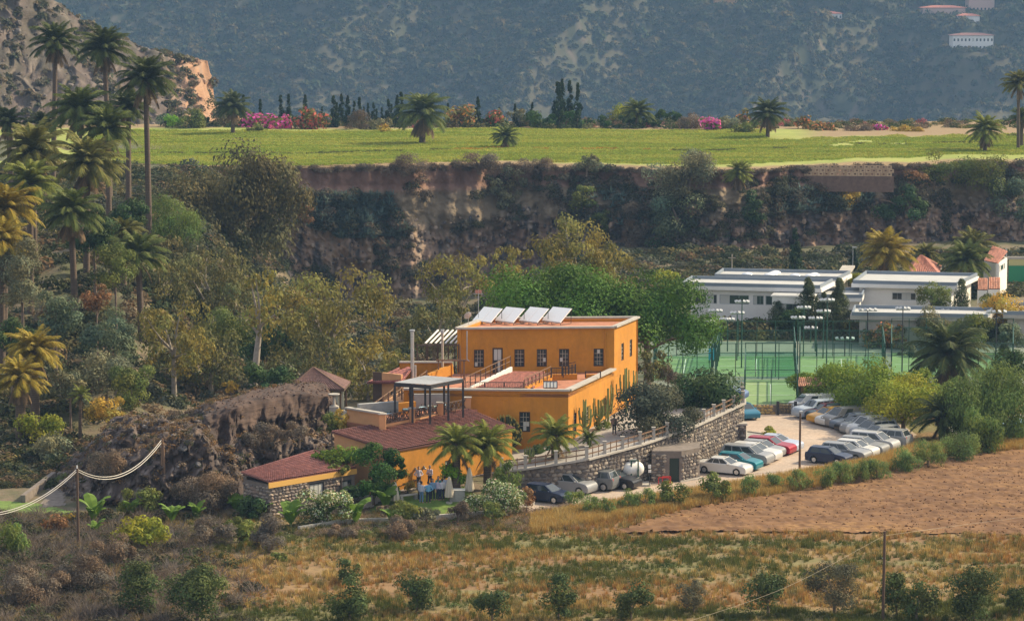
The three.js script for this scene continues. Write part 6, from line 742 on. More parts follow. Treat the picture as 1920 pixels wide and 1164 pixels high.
const straw = [.48, .34, .115], rusty = [.39, .215, .07], pale = [.55, .43, .19], greenW = [.125, .14, .034], dull = [.17, .15, .08], greyTwig = [.19, .155, .13];
{
  const L = [], Wd = [], tw = [], bw = [];
  const free = (p) => !inPoly(lotP, p.x, p.z) && !inPoly(tillP, p.x, p.z);
  for (let i = 0; i < 64000; i++) { const D = rr(176, 236), u = rr(-60, 1990), p = on(u, D); if (D > 226 && u < 1000) continue; if (!free(p)) continue; const a = fbm(p.x * .09, p.z * .09, 3, 4), e = fbm(p.x * .04, p.z * .13, 9, 3), g = fbm(p.x * .35, p.z * .35, 14, 2); const s = g + .15; if (R() > .35 + s * 1.6) continue; const left = u < 330 + a * 250; const col = left ? (R() < .4 ? dull : R() < .5 ? straw : greyTwig) : e + rr(-.15, .15) > .12 ? greenW : R() < .28 ? [.21, .19, .075] : a + rr(-.2, .2) > .06 ? (R() < .3 ? pale : straw) : R() < .35 ? straw : rusty; L.push([p, rr(.22, .52) * (1 + .6 * g), rr(0, 6), vary(col, .25)]); }
  // tall golden grass between car park and ploughed field
  for (let i = 0; i < 9000; i++) { const t = R(), u = mix(1000, 1960, t), yl = pl([[1000, 975], [1290, 928], [1480, 898], [1640, 868], [1720, 842], [1960, 822]], u), py = yl + rr(-4, 26) * (u > 1720 ? .7 : 1), p = atH(u, py, 0); p.y = gh(p.x, p.z); if (inPoly(lotP, p.x, p.z)) continue; L.push([p, rr(.4, .85), rr(0, 6), vary(R() < .6 ? straw : R() < .6 ? [.50, .31, .09] : pale, .22)]); }
  scatter('dry_grass', 'dry straw and rusty grass over the foreground field', 'grass', tuft, coverM, L);
  for (let i = 0; i < 5200; i++) { const D = rr(178, 227), u = rr(-40, 1970), p = on(u, D); if (!free(p)) continue; const e = fbm(p.x * .04, p.z * .13, 9, 3) + fbm(p.x * .4, p.z * .4, 6, 2) * .5; if (R() > .18 + e * 1.6) continue; Wd.push([p, rr(.18, .5), rr(0, 6), vary(R() < .75 ? [.10, .135, .04] : [.16, .16, .09], .3)]); }
  for (let i = 0; i < 420; i++) { const u = rr(560, 1090), py = rr(968, 1010) + (u - 560) * -.035, p = atH(u, py, 0); Wd.push([p, rr(.25, .6), rr(0, 6), vary(R() < .4 ? [.20, .13, .08] : [.13, .13, .06], .3)]); tw.push([p.clone().add(V(rr(-1, 1), 0, rr(-1, 1))), rr(.35, .8), rr(0, 6), vary([.33, .25, .19], .25)]); }
  scatter('low_weeds', 'low green weeds dotted over the foreground field', 'weeds', weedG, coverM, Wd);
  for (let i = 0; i < 1100; i++) { const D = rr(176, 226), u = rr(-60, 520) * (.55 + .45 * R()), p = on(u, D); if (R() < .6) tw.push([p, rr(.6, 1.5), rr(0, 6), vary(greyTwig, .3)]); else bw.push([p, rr(.4, 1.1), rr(0, 6), vary(R() < .6 ? [.085, .075, .045] : [.065, .08, .03], .3)]); }
  scatter('twiggy_scrub', 'grey leafless twiggy scrub in the lower left', 'scrub', twigG, coverM, tw); scatter('brown_scrub', 'dark brown green scrub in the lower left', 'scrub', bushG, coverM, bw);
}
{ // undergrowth of the slope, ravine and valley
  const U = [], pick = () => { const r = R(); return r < .3 ? [.05, .065, .028] : r < .5 ? [.075, .085, .04] : r < .68 ? [.095, .10, .07] : r < .84 ? [.14, .125, .05] : [.17, .12, .07]; };
  for (let i = 0; i < 5200; i++) { const z = R(); let u, D; if (z < .5) { D = rr(245, 455); u = rr(-80, pl([[250, 160], [280, 330], [330, 480], [460, 560]], D)); } else if (z < .78) { D = rr(258, 440); u = rr(380, 1010); } else { D = rr(378, 442); u = rr(960, 1990); } const p = on(u, D); if (D < 268 && u > 420 && u < 980) continue; if (D < 300 && u > 560) continue; if (inPoly([V(-12, 0, -225), V(20, 0, -235), V(16, 0, -275), V(-12, 0, -275)], p.x, p.z)) continue; const n = fbm(p.x * .1, p.z * .1, 4, 2); if (n < -.12 && R() < .7) continue; U.push([p.add(V(0, -.15, 0)), rr(.5, 1.6) * (1 + D / 900), rr(0, 6), vary(pick(), .25), rr(.7, 1.2)]); }
  for (let i = 0; i < 700; i++) { const D = rr(246, 262), u = rr(1730, 2000); const p = on(u, D); if (inPoly(lotP, p.x, p.z) || inPoly(tillP, p.x, p.z)) continue; U.push([p, rr(.3, .7), rr(0, 6), vary([.16, .15, .05], .3)]); }
  for (let i = 0; i < 620; i++) { const p = on(rr(1225, 1980), rr(337, 343.5)); U.push([p, rr(.8, 2.4), rr(0, 6), vary(pick(), .3), rr(.8, 1.3)]); }
  for (let i = 0; i < 260; i++) { const p = on(rr(-60, 160), rr(238, 252)); if (p.x > -33.5 && -p.z < 243) continue; U.push([p, rr(.3, 1), rr(0, 6), vary(pick(), .3)]); }
  scatter('undergrowth', 'tangled olive undergrowth over the slope and ravine', 'undergrowth', bushG, coverM, U);
  const O = []; for (let i = 0; i < 1000; i++) { const u = rr(110, 640), s = rr(.0, 1.2), q = outPt(u, s); if (u > 400 && s > .54 && s < 1) continue; O.push([q, rr(.2, .6), rr(0, 6), vary(R() < .6 ? [.20, .125, .06] : R() < .5 ? [.085, .09, .04] : [.25, .2, .14], .3)]); } scatter('rock_scrub', 'dry brown plants clinging to the rock outcrop', 'scrub', weedG, coverM, O);
}
{ // loose rock and clods
  const rg = [0, 1, 2].map((k) => { const g = new THREE.IcosahedronGeometry(1, 0), p = g.attributes.position; const c = []; for (let i = 0; i < p.count; i++) { const x = p.getX(i), y = p.getY(i), z = p.getZ(i), f = .75 + .5 * (ns(x * 1.7 + k * 5, y * 1.7, z * 1.7) + .3); p.setXYZ(i, x * f, y * f * .8, z * f * .85); c.push(1, 1, 1); } g.setAttribute('color', new THREE.Float32BufferAttribute(c, 3)); g.computeVertexNormals(); return g; });
  const rm = M('#ffffff', .95, { vertexColors: true }), A1 = [[], [], []], B1 = [], C1 = [], D1 = [];
  for (let i = 0; i < 1500; i++) { const u = rr(100, 640), s = Math.pow(R(), 1.3) * 1.0, q = outPt(u, s), earth = u > 395 && s > .5; A1[i % 3].push([q, earth ? rr(.04, .16) : rr(.06, .24) * (R() < .1 ? 2 : 1), rr(0, 6), vary(earth ? [.085, .05, .038] : R() < .75 ? [.085, .066, .058] : [.18, .155, .14], .3), rr(.6, 1.2)]); }
  ['craggy', 'weathered', 'angular'].forEach((n, k) => scatter('loose_rocks', n + ' loose rocks and rubble over the outcrop', 'rocks', rg[k], rm, A1[k]));
  for (let i = 0; i < 5000; i++) { const p = atH(rr(1160, 1990), rr(835, 1003), 0); if (!inPoly(tillP, p.x, p.z)) continue; p.y = gh(p.x, p.z) + .08; B1.push([p, rr(.04, .1) * (R() < .06 ? 1.8 : 1), rr(0, 6), vary(R() < .7 ? [.15, .072, .03] : [.28, .16, .07], .3)]); } scatter('earth_clods', 'brown earth clods over the ploughed field', 'clods', rg[0], rm, B1);
  for (let i = 0; i < 420; i++) { const u = rr(-100, 400), s = rr(0, 1.05), q = knollPt(u, s); C1.push([q, rr(.15, .6) * (R() < .08 ? 2 : 1), rr(0, 6), vary(u > 350 ? [.36, .22, .14] : R() < .7 ? [.10, .08, .068] : [.18, .15, .13], .3)]); } scatter('knoll_boulders', 'boulders and rubble on the rocky knoll', 'boulders', rg[1], rm, C1);
  for (let i = 0; i < 2200; i++) { const u = rr(480, 2000), t = rr(.35, 1), q = cliffPt(u, t); D1.push([q, rr(.12, .5), rr(0, 6), vary(R() < .5 ? [.10, .08, .075] : [.27, .2, .15], .3), rr(.8, 1.8)]); } scatter('cliff_rubble', 'broken blocks standing out of the cliff face', 'rocks', rg[2], rm, D1);
}
{ // cliff, knoll and hillside vegetation
  const C = [], Ag = [], K = [], Hh = [];
  const agave = (() => { const gb = new GB(); for (let i = 0; i < 15; i++) { const a = i * 2.4, e = rr(.25, 1.25), d = V(Math.cos(a) * Math.cos(e), Math.sin(e), Math.sin(a) * Math.cos(e)), n = V(-Math.sin(a), 0, Math.cos(a)).multiplyScalar(.09), v = rr(.75, 1.3), m = d.clone().multiplyScalar(.45); gb.tri(n.clone().negate(), n, m.clone().add(n), [v, v, v]); gb.tri(n.clone().negate(), m.clone().add(n), m.clone().sub(n), [v, v, v]); gb.tri(m.clone().sub(n), m.clone().add(n), d, [v, v, v]); } return gb.build(); })();
  for (let i = 0; i < 2600; i++) { const u = rr(500, 2000), t = Math.pow(R(), 1.2) * .95, n = fbm(u * .012, t * 4, 20, 3); if (t > .1 && t < .45 ? n < -.06 : n < .2) continue; if (u < 760 && t < .17) continue; const q = cliffPt(u, t); C.push([q, rr(.5, 1.7), rr(0, 6), vary(R() < .45 ? [.075, .08, .045] : R() < .5 ? [.115, .105, .075] : [.16, .12, .085], .25)]); }
  for (let i = 0; i < 420; i++) { const u = rr(500, 1950), q = cliffPt(u, rr(0, .035)); C.push([q, rr(.4, 1), rr(0, 6), vary([.15, .12, .09], .25)]); }
  scatter('cliff_scrub', 'scrub and dry bushes clinging to the cliff', 'scrub', bushG, coverM, C);
  for (let i = 0; i < 900; i++) { const z = R(); let u, t; if (z < .62) { u = 655 + (rr(-1, 1) + rr(-1, 1)) * 55; t = rr(.18, .47); } else if (z < .85) { u = rr(1450, 1640); t = rr(.2, .45); } else { u = rr(1080, 1230); t = rr(.2, .6); } const q = cliffPt(u, t); q.z += .4; Ag.push([q, rr(.7, 1.5), rr(0, 6), vary([.17, .23, .20], .25)]); }
  scatter('agave_patch', 'blue green agaves spilling over the upper cliff', 'agave', agave, coverM, Ag);
  for (let i = 0; i < 900; i++) { const u = rr(-100, 400), s = rr(0, 1.1), q = knollPt(u, s); if (fbm(u * .03, s * 5, 3, 2) < -.02) continue; K.push([q, rr(.5, 1.6), rr(0, 6), vary(R() < .5 ? [.10, .105, .06] : [.20, .17, .11], .3)]); }
  scatter('knoll_scrub', 'low scrub on the rocky knoll', 'scrub', farG, coverM, K);
  for (let i = 0; i < 44000; i++) { const D = rr(765, 935) * HK, u = rr(-150, 2080), x = xOf(u, D), y = hillH(x, D, u); const n = fbm(x * .012, D * .012, 2, 3) + fbm(x * .04, D * .04, 9, 2) * .6; if (R() > .92 + n * 1.5) continue; const r = R(); Hh.push([V(x, y - .3, -D), rr(1.7, 4) * (R() < .06 ? 1.9 : 1), rr(0, 6), vary(r < .5 ? [.06, .075, .03] : r < .85 ? [.095, .092, .045] : [.15, .125, .05], .25), rr(.7, 1.25)]); }
  scatter('hillside_scrub', 'dense scrub covering the far hillside', 'scrub', farG, coverM, Hh);
  const ht = []; for (let i = 0; i < 150; i++) { const t = R(); const u = t < .45 ? rr(1290, 1960) : rr(150, 1000), D = (t < .45 ? rr(842, 872) : rr(855, 900)) * HK, x = xOf(u, D), y = hillH(x, D, u); ht.push([V(x, y, -D), rr(4, 8), rr(0, 6), vary(R() < .7 ? [.06, .085, .035] : [.17, .17, .06], .25), rr(.9, 1.5)]); } scatter('ridge_trees', 'trees massed along the far ridge', 'trees', bushG, coverM, ht);
}
{ // bushes massed along the far edge of the field
  const L = []; for (let i = 0; i < 620; i++) { const u = rr(300, 1960), D = rr(566, 590), x = xOf(u, D, MH), r = R(), n = ns(u * .012, 3); L.push([V(x, mesaH(x, D) - .2, -D), rr(.8, 1.9) * (u > 1480 ? .8 : 1), rr(0, 6), vary(r < .45 ? [.075, .10, .035] : r < .68 ? [.16, .16, .07] : r < .86 ? [.20, .15, .10] : n > 0 ? [.40, .13, .14] : [.28, .22, .07], .25), rr(.8, 1.3)]); } scatter('field_edge_scrub', 'continuous band of bushes behind the crop field', 'scrub', bushG, coverM, L);
}
{ // crops
  const L = [], Q = [], cropG = clump(16, .8, .7); for (let r = 0; r < 106; r++) for (let i = 0; i < 430; i++) { const u = 180 + i * 4.3 + rr(-1.4, 1.4), d = 5 + r * .97 + rr(-.2, .2), D = edgeD(u) + d + (u - 960) * .012, x = xOf(u, D, MH); if (d > 102 + 4 * ns(u * .01, 4) || (u > 1440 && d > 66 + 8 * ns(u * .03, 2))) continue; if (u > 1540 && u < 1700 && d > 36 && d < 58 && ns(x * .2, D * .4) < .1) continue; if (Math.abs(d - (34 + (u - 700) * .006)) < 1.6 && ns(u * .02, 5) > -.2) { if (R() < .5) Q.push([V(x, mesaH(x, D), -D), rr(.3, .6), rr(0, 6), vary(u > 850 && u < 1260 ? [.42, .22, .035] : [.10, .11, .035], .3)]); continue; } L.push([V(x, mesaH(x, D) + .02, -D), rr(.26, .42), rr(0, 6), vary(m3([.30, .38, .06], [.42, .45, .09], sst(-.2, .3, ns(x * .06, D * .25, 8))), .2)]); }
  scatter('crop_rows', 'leafy green crop rows on the hilltop field', 'crop', cropG, coverM, L); scatter('field_margin', 'darker and orange weeds along the field path', 'weeds', weedG, coverM, Q);
}
// ---------- orchard and verge plants ----------
const OR = 'bushes along the bottom of the picture';
for (const [l, s, x, t, b, w] of [['dark round bush at the bottom left corner thicket', 'orchard', 258, 1060, 1150, 88], ['broad dark bush right of the bottom left one', 'orchard', 368, 1062, 1170, 110], ['rounded glossy bush below the annexe', 'orchard', 656, 1080, 1160, 76], ['small dark bush behind the rounded glossy bush', 'orchard', 655, 1050, 1090, 44], ['small open tree below the dining terrace', 'orchard', 782, 1072, 1142, 68], ['small bush below the parasols, half bare', 'orchard', 922, 1096, 1164, 54], ['upright grey topped bush below the first cars', 'orchard', 1048, 1080, 1158, 68], ['bush with bare twigs on top below the tank', 'orchard', 1183, 1092, 1160, 66], ['thin bare crowned bush on the slanting wire', 'orchardGrey', 1302, 1080, 1148, 64], ['wide bush above the slanting wire', 'orchard', 1440, 1078, 1152, 86], ['largest twin stemmed open tree in the foreground', 'orchardGrey', 1566, 1050, 1150, 112], ['bush just right of the bare pole', 'orchard', 1682, 1076, 1148, 62], ['lighter bush right of the pole bush', 'orchard', 1720, 1096, 1160, 72], ['big loose bush near the bottom right corner', 'orchard', 1826, 1066, 1160, 92], ['bush cut by the bottom right edge', 'orchard', 1912, 1082, 1150, 46]]) { const g = G(x, Math.min(b + 6, 1175), 150); T(s, 'orchard_bush', l, 'bush', [x, t, b, w, -g.z], { group: OR, dens: 1.1 }); }
const VG = 'young trees along the car park verge';
[[1076, 916, 944, 40], [1109, 922, 962, 44], [1141, 930, 966, 32], [1180, 918, 956, 42], [1209, 912, 952, 44], [1263, 902, 948, 54], [1342, 890, 936, 62], [1407, 886, 928, 42], [1450, 888, 916, 42], [1498, 878, 916, 44], [1553, 870, 912, 44], [1582, 860, 905, 52], [1612, 862, 900, 44], [1645, 852, 894, 60], [1700, 832, 880, 62], [1742, 826, 872, 66], [1808, 800, 858, 80]].forEach(([x, t, b, w], i) => { const g = G(x, b + 5, 180); T(i === 5 || i === 6 ? 'shrub' : 'young', 'verge_tree', ['sprawling young tree beside the first dark car', 'young tree in front of the silver people carrier', 'narrow young tree below the dark grey car', 'low young tree below the black estate', 'young feathery tree below the tank', 'rounded young tree in front of the red barrier', 'roundest bush, below the white saloon', 'drooping young tree right of the roundest bush', 'small young tree left of the lamp post', 'young tree at the foot of the lamp post', 'young tree in front of the navy hatchback', 'second young tree right of the lamp post', 'third young tree right of the lamp post', 'bushy young tree in front of the silver row', 'dense young tree near the end of the silver row', 'dense bushy tree next to the shaded palm', 'largest bushy verge tree below the pepper trees'][i], 'tree', [x, t, b, w, -g.z], { group: VG, dens: 1.2 }); });
for (const [s, l, a] of [['yellow', 'yellow green bush left of the cottage garden', [268, 960, 1030, 92]], ['dry', 'large brown dry bush in front of the cottage', [505, 972, 1032, 78]], ['shrub', 'green leafy bush between the two garden bushes', [448, 968, 1020, 56]], ['pepper', 'soft green bush at the left picture edge', [26, 970, 1040, 78]], ['rust', 'rusty bush beside the single pole', [112, 960, 1000, 60]], ['gold', 'golden bush left of the single pole base', [132, 962, 985, 30]], ['dry', 'grey bush behind the leafy garden bush', [395, 975, 1025, 80]], ['dry', 'pinkish dry bush below the people', [755, 970, 1010, 90]], ['dry', 'dry bush at the end of the garden wall', [640, 985, 1010, 60]], ['shrub', 'green bush in the middle of the foreground field', [520, 1035, 1055, 32]], ['dry', 'tall grey dry bush in the left thicket', [215, 1000, 1060, 90]], ['dry', 'dark brown bush in the left corner', [70, 1060, 1130, 130]], ['dry', 'grey bush above the bottom left corner', [150, 1040, 1110, 110]]]) { const g = G(a[0], a[2], 150); T(s, 'shrub', l, 'shrub', [...a, -g.z], { group: 'bushes before the cottage', dens: s === 'dry' ? 1.8 : 1.1 }); }
// ---------- garden by the cottage ----------
{
  const gs = (q, y, n = 14) => { const P = q.map(([a, b]) => atH(a, b, .4)), gb = new GB(), x0 = Math.min(...P.map((p) => p.x)), x1 = Math.max(...P.map((p) => p.x)), z0 = Math.min(...P.map((p) => p.z)), z1 = Math.max(...P.map((p) => p.z)), s = .3, m = new Map(), v = (i, j) => { const k = i * 999 + j; if (!m.has(k)) { const x = x0 + i * s, z = z0 + j * s; m.set(k, gb.v(x, gh(x, z) + y, z)); } return m.get(k); }; for (let i = 0; i < (x1 - x0) / s; i++) for (let j = 0; j < (z1 - z0) / s; j++) if (inPoly(P, x0 + (i + .5) * s, z0 + (j + .5) * s)) gb.i.push(v(i, j), v(i, j + 1), v(i + 1, j + 1), v(i, j), v(i + 1, j + 1), v(i + 1, j)); return gb.build(true); };
  struct('lawn', gs([[560, 990], [620, 965], [740, 945], [880, 930], [900, 960], [760, 985], [640, 995]], .03), mt.lawn, 'small bright lawn where the group of people stands', 'lawn');
  struct('garden_path', gs([[660, 945], [720, 930], [780, 912], [960, 876], [990, 885], [960, 900], [860, 915], [790, 932], [700, 950]], .05), mt.paving, 'pale path along the annexe wall', 'path');
  struct('lower_lawn', gs([[-40, 975], [-40, 930], [60, 935], [135, 950], [120, 968]], .03), mt.lawn, 'shaded lawn at the left edge', 'lawn'); struct('stone_path', gs([[75, 945], [120, 940], [118, 905], [90, 905]], .04), mt.mortar, 'grey path at the left foot of the slope', 'path');
  const kw = thing('garden_wall', 'low pale kerb wall along the bottom of the garden', 'wall', G(760, 982)); for (const [a, b] of [[[560, 1000], [640, 985]], [[640, 985], [760, 980]], [[760, 980], [930, 968]], [[930, 966], [1000, 948]]]) { const p = G(...a), q = G(...b); W('kerb', uvw(beam(p.setY(p.y + .1), q.setY(q.y + .1), .3, .7)), mt.concrete, kw); }
  const pw = thing('path_wall', 'rough stone kerb beside the grey path at the left', 'wall', G(95, 925)); for (const [a, b] of [[[42, 945], [70, 922]], [[70, 922], [100, 900]]]) { const p = G(...a), q = G(...b); W('wall_face', uvw(beam(p.setY(p.y + .2), q.setY(q.y + .2), .4, .9)), mt.mortar, pw); }
  // iron railing and bench behind the people
  const ir = thing('garden_railing', 'dark wrought railing behind the group of people', 'railing', G(760, 930)); const a = G(746, 935), b = G(782, 921); railing(ir, [a, b], { h: .9, gap: 1.1, rails: [.88, .12], mat: mt.dark, pick: .13 });
  const bn = thing('garden_bench', 'low pale stone bench beneath the wrought railing', 'bench', G(765, 940)); mesh('seat', uvw(box(-.9, .9, .4, .48, -.22, .22)), mt.concrete, bn); for (const x of [-.65, .65]) mesh('leg', uvw(box(x - .12, x + .12, -.1, .4, -.2, .2)), mt.concrete, bn); bn.rotation.y = .5;
  const ct = thing('grey_counter', 'grey garden counter right of the middle parasol', 'counter', G(857, 938)); mesh('cabinet', uvw(box(-.6, .6, -.1, .85, -.35, .35)), mt.grey, ct); mesh('top', uvw(box(-.66, .66, .85, .92, -.4, .4)), mt.white, ct);
  // closed parasols
  for (const [px, base, top, l] of [[740, 952, 903, 'closed cream parasol left of the group'], [842, 948, 893, 'closed cream parasol right behind the group'], [880, 935, 876, 'closed cream parasol farthest right by the round bush']]) { const p = G(px, base), o = thing('closed_parasol', l, 'parasol', p, 'closed parasols in the garden'), h = atD(px, top, -p.z).y - p.y; const gb = new GB(), n = 28, rows = [[.0, 1], [.05, .985], [.11, .93], [.2, .75], [.27, .5], [.33, .3], [.3, .22]].map(([r, y]) => { const a = []; for (let k = 0; k < n; k++) { const t = k / n * 6.2832, q = r * (1 + .22 * Math.cos(t * 7)); a.push(gb.v(Math.cos(t) * q, y * h, Math.sin(t) * q)); } return a; }); for (let i = 0; i < rows.length - 1; i++) for (let k = 0; k < n; k++) { const A1 = rows[i][k], B1 = rows[i][(k + 1) % n], C1 = rows[i + 1][(k + 1) % n], D1 = rows[i + 1][k]; gb.i.push(A1, B1, C1, A1, C1, D1); } mesh('canopy', gb.build(), M(rgb(.55, .49, .40), .9), o); mesh('pole', bar(V(0, 0, 0), V(0, h * 1.01, 0), .03), mt.brownTimber, o); mesh('base', bar(V(0, -.05, 0), V(0, .1, 0), .28, .26, 12), mt.concrete, o); }
  // garden shrubs and vine
  const GD = 'garden planting by the annexe';
  for (const [s, n, l, q, o] of [['vine', 'vine', 'dark vine mass hanging over the cottage end', [700, 836, 942, 72, 228], {}], ['vine', 'vine', 'lighter ivy climbing right of the dark vine mass', [742, 846, 905, 30, 229.5], {}], ['lush', 'vine', 'vine spreading over the roof between cottage and annexe', [650, 838, 868, 130, 231.5], { depth: .5 }], ['shrub', 'vine', 'thin vine trailing along the cottage eave', [640, 872, 886, 70, 229.5], { depth: .3 }], ['whiteFlower', 'shrub', 'white flowering bush in front of the cottage windows', [612, 922, 978, 104, 221.5], {}], ['whiteFlower', 'shrub', 'big white flowering bush right of the parasols', [918, 905, 962, 108, 225], {}], ['whiteFlower', 'shrub', 'white flowering bush nearest the cars', [962, 918, 955, 50, 226], {}], ['rust', 'shrub', 'red tipped hedge beside the first dark car', [988, 912, 950, 32, 227], {}], ['bright', 'shrub', 'bright green round bush under the left palm', [853, 860, 915, 58, 230.2], {}], ['pepper', 'shrub', 'feathery light bush at the end of the wall', [948, 862, 918, 56, 229], {}], ['shrub', 'shrub', 'yellow green hedge below the people', [760, 945, 978, 66, 221.5], {}], ['grey', 'shrub', 'pale leaved hedge below the middle parasol', [800, 952, 982, 50, 221], {}], ['dry', 'shrub', 'brownish hedge below the right parasol', [858, 940, 972, 56, 222], { dens: 1.9 }], ['dry', 'shrub', 'brown bush at the foot of the left parasol', [722, 944, 966, 32, 223], { dens: 1.8 }], ['shrub', 'shrub', 'soft grey bush at the low wall end', [925, 942, 975, 46, 221.5], {}], ['gold', 'shrub', 'cream flowered bush left of the two standing men', [766, 888, 920, 26, 229.5], {}], ['deep', 'shrub', 'dark low shrub at the foot of the house corner', [1020, 838, 852, 60, 243.5], { floor: 2.45 }], ['shrub', 'shrub', 'low planting along the driveway wall', [1128, 790, 806, 36, 251.5], { floor: 3 }], ['deep', 'shrub', 'dark bush at the left parking garden corner', [660, 905, 935, 30, 226.5], {}]]) T(s, n, l, n, q, { group: GD, ...o });
}
// banana plants
{
  const leafG = (() => { const gb = new GB(), n = 8, P = []; let x = 0, y = 0; for (let i = 0; i <= n; i++) { P.push(V(x, y, 0)); const a = 1.25 - 1.5 * Math.pow(i / n, 1.6); x += Math.cos(a) / n; y += Math.sin(a) / n; } for (let i = 0; i < n; i++) { const w = (t) => .19 * Math.pow(Math.sin(Math.PI * clamp((t - .12) / .92, 0, 1)), .6), a = i / n, b = (i + 1) / n, v = rr(.8, 1.2); for (const s of [-1, 1]) gb.quad(P[i], P[i + 1], P[i + 1].clone().add(V(0, -.05, s * w(b))), P[i].clone().add(V(0, -.05, s * w(a))), [v, v, v]); } return gb.build(); })();
  for (const [px, py, s, l] of [[545, 992, 1.9, 'banana plant at the left end of the garden kerb'], [607, 985, 1.9, 'banana plant in front of the white flowering bush'], [666, 985, 1.8, 'banana plant beside the cottage door'], [722, 962, 1.7, 'banana plant at the foot of the vine'], [735, 990, 1.3, 'low banana plant on the garden kerb'], [175, 985, 1.9, 'banana plant near the single pole'], [178, 1005, 1.1, 'small banana plant below the one by the pole'], [444, 968, 1.5, 'banana plant at the cottage left corner'], [490, 975, 1.4, 'banana plant under the cottage left wall'], [320, 985, 1.6, 'banana plant at the twin pole foot'], [245, 972, 1.3, 'banana plant above the yellow green bush'], [368, 975, 1.3, 'banana plant in the grey thicket']]) { const o = thing('banana_plant', l, 'banana plant', G(px, py), 'banana plants in the garden'); for (let i = 0; i < 9; i++) { const m = mesh('leaf', leafG, leafMat(.16, .27, .04, .45), o), k = s * rr(.65, 1.05); m.scale.set(k * 1.1, k * 1.3, k * 1.4); m.rotation.y = i * 2.4 + rr(-.3, .3); m.position.y = rr(.05, .4) * s; } mesh('stem', bar(V(0, -.15, 0), V(0, .6 * s, 0), .09, .06), M(rgb(.2, .22, .08), .8), o); }
}
// candelabra euphorbias and cacti
{
  const arm = (pts, r) => tube(pts, r, r * .85, 6, 7), cm = MP(rgb(.24, .27, .08), .7, { transmission: .12, thickness: 0, side: THREE.DoubleSide });
  const cactus = (l, px, base, top, w, D, floor, n) => { const b = V(xOf(px, D, floor), floor, -D), o = thing('candelabra_cactus', l, 'cactus', b, 'cacti along the house wall'), h = atD(px, top, D).y - floor, mpp = D / F; mesh('stem', arm([V(0, -.1, 0), V(.03, h * .3, 0), V(0, h * .92, 0)], .13), cm, o); for (let i = 0; i < n; i++) { const a = i * 2.4, r = w / 2 * mpp * rr(.45, 1), y = h * rr(.18, .5), x = Math.cos(a) * r, z = Math.sin(a) * r * .5; mesh('arm', arm([V(0, y, 0), V(x * .7, y + .15, z * .7), V(x, y + h * .18, z), V(x * 1.03, h * rr(.62, 1), z)], .07), cm, o); } };
  cactus('candelabra cactus nearest the house corner', 1097, 815, 746, 40, 248.2, 2.55, 11); cactus('tall candelabra cactus second from the house corner', 1122, 800, 744, 36, 251.2, 2.6, 12); cactus('candelabra cactus third along the sunny wall', 1140, 790, 722, 32, 254.2, 2.7, 11); cactus('largest candelabra cactus against the upper house wall', 1174, 775, 684, 42, 259.5, 2.8, 14); cactus('small cactus on the terrace left of the house palm', 993, 870, 836, 22, 238.5, 2.1, 6);
  const D = 245.2, b = V(xOf(947, D, 2.4), 2.2, -D), o = thing('euphorbia_bush', 'dense domed euphorbia with yellow tips beside the annexe roof', 'euphorbia', b), em = M(rgb(.06, .085, .03), .7), ty = M(rgb(.34, .27, .05), .7); for (let i = 0; i < 150; i++) { const d = SPH(); d.y = Math.abs(d.y); const e = V(d.x * 1.5, .55 + d.y * 2.1, d.z * 1.2), s = V(d.x * .7, .1 + d.y * .5, d.z * .6), u = e.clone().lerp(V(e.x, e.y + .25, e.z), .9); mesh('branch', tube([s, e.clone().lerp(s, .3), u], .07, .06, 5, 3), em, o); mesh('tip', bar(u.clone().add(V(0, -.03, 0)), u.clone().add(V(0, .14, 0)), .065, .03, 5), ty, o); }
}
// ---------- people ----------
function bodyField(bones, res, size, grow = 0) { // smooth union of tapered capsules, meshed
  const mc = new MarchingCubes(res, new THREE.MeshBasicMaterial(), false, false, 60000); mc.isolation = 0; const k = .04; let i = 0;
  const pr = bones.map(([a, b, ra, rb]) => ({ a, d: b.clone().sub(a), L2: Math.max(1e-6, b.distanceToSquared(a)), ra: ra + grow, rb: rb + grow })), p = V();
  for (let z = 0; z < res; z++) for (let y = 0; y < res; y++) for (let x = 0; x < res; x++) { p.set((x - res / 2) / (res / 2) * size, (y - res / 2) / (res / 2) * size + .95, (z - res / 2) / (res / 2) * size); let m = 9; for (const q of pr) { const t = clamp(((p.x - q.a.x) * q.d.x + (p.y - q.a.y) * q.d.y + (p.z - q.a.z) * q.d.z) / q.L2, 0, 1), dx = p.x - q.a.x - q.d.x * t, dy = p.y - q.a.y - q.d.y * t, dz = p.z - q.a.z - q.d.z * t, d = Math.sqrt(dx * dx + dy * dy + dz * dz) - mix(q.ra, q.rb, t), h = clamp(.5 + .5 * (m - d) / k, 0, 1); m = mix(m, d, h) - k * h * (1 - h); } mc.field[i++] = -m; }
  mc.update(); const g = new THREE.BufferGeometry(), n = mc.count; g.setAttribute('position', new THREE.BufferAttribute(mc.positionArray.slice(0, n * 3), 3)); g.setAttribute('normal', new THREE.BufferAttribute(mc.normalArray.slice(0, n * 3), 3)); g.scale(size, size, size); g.translate(0, .95, 0); return g;
}
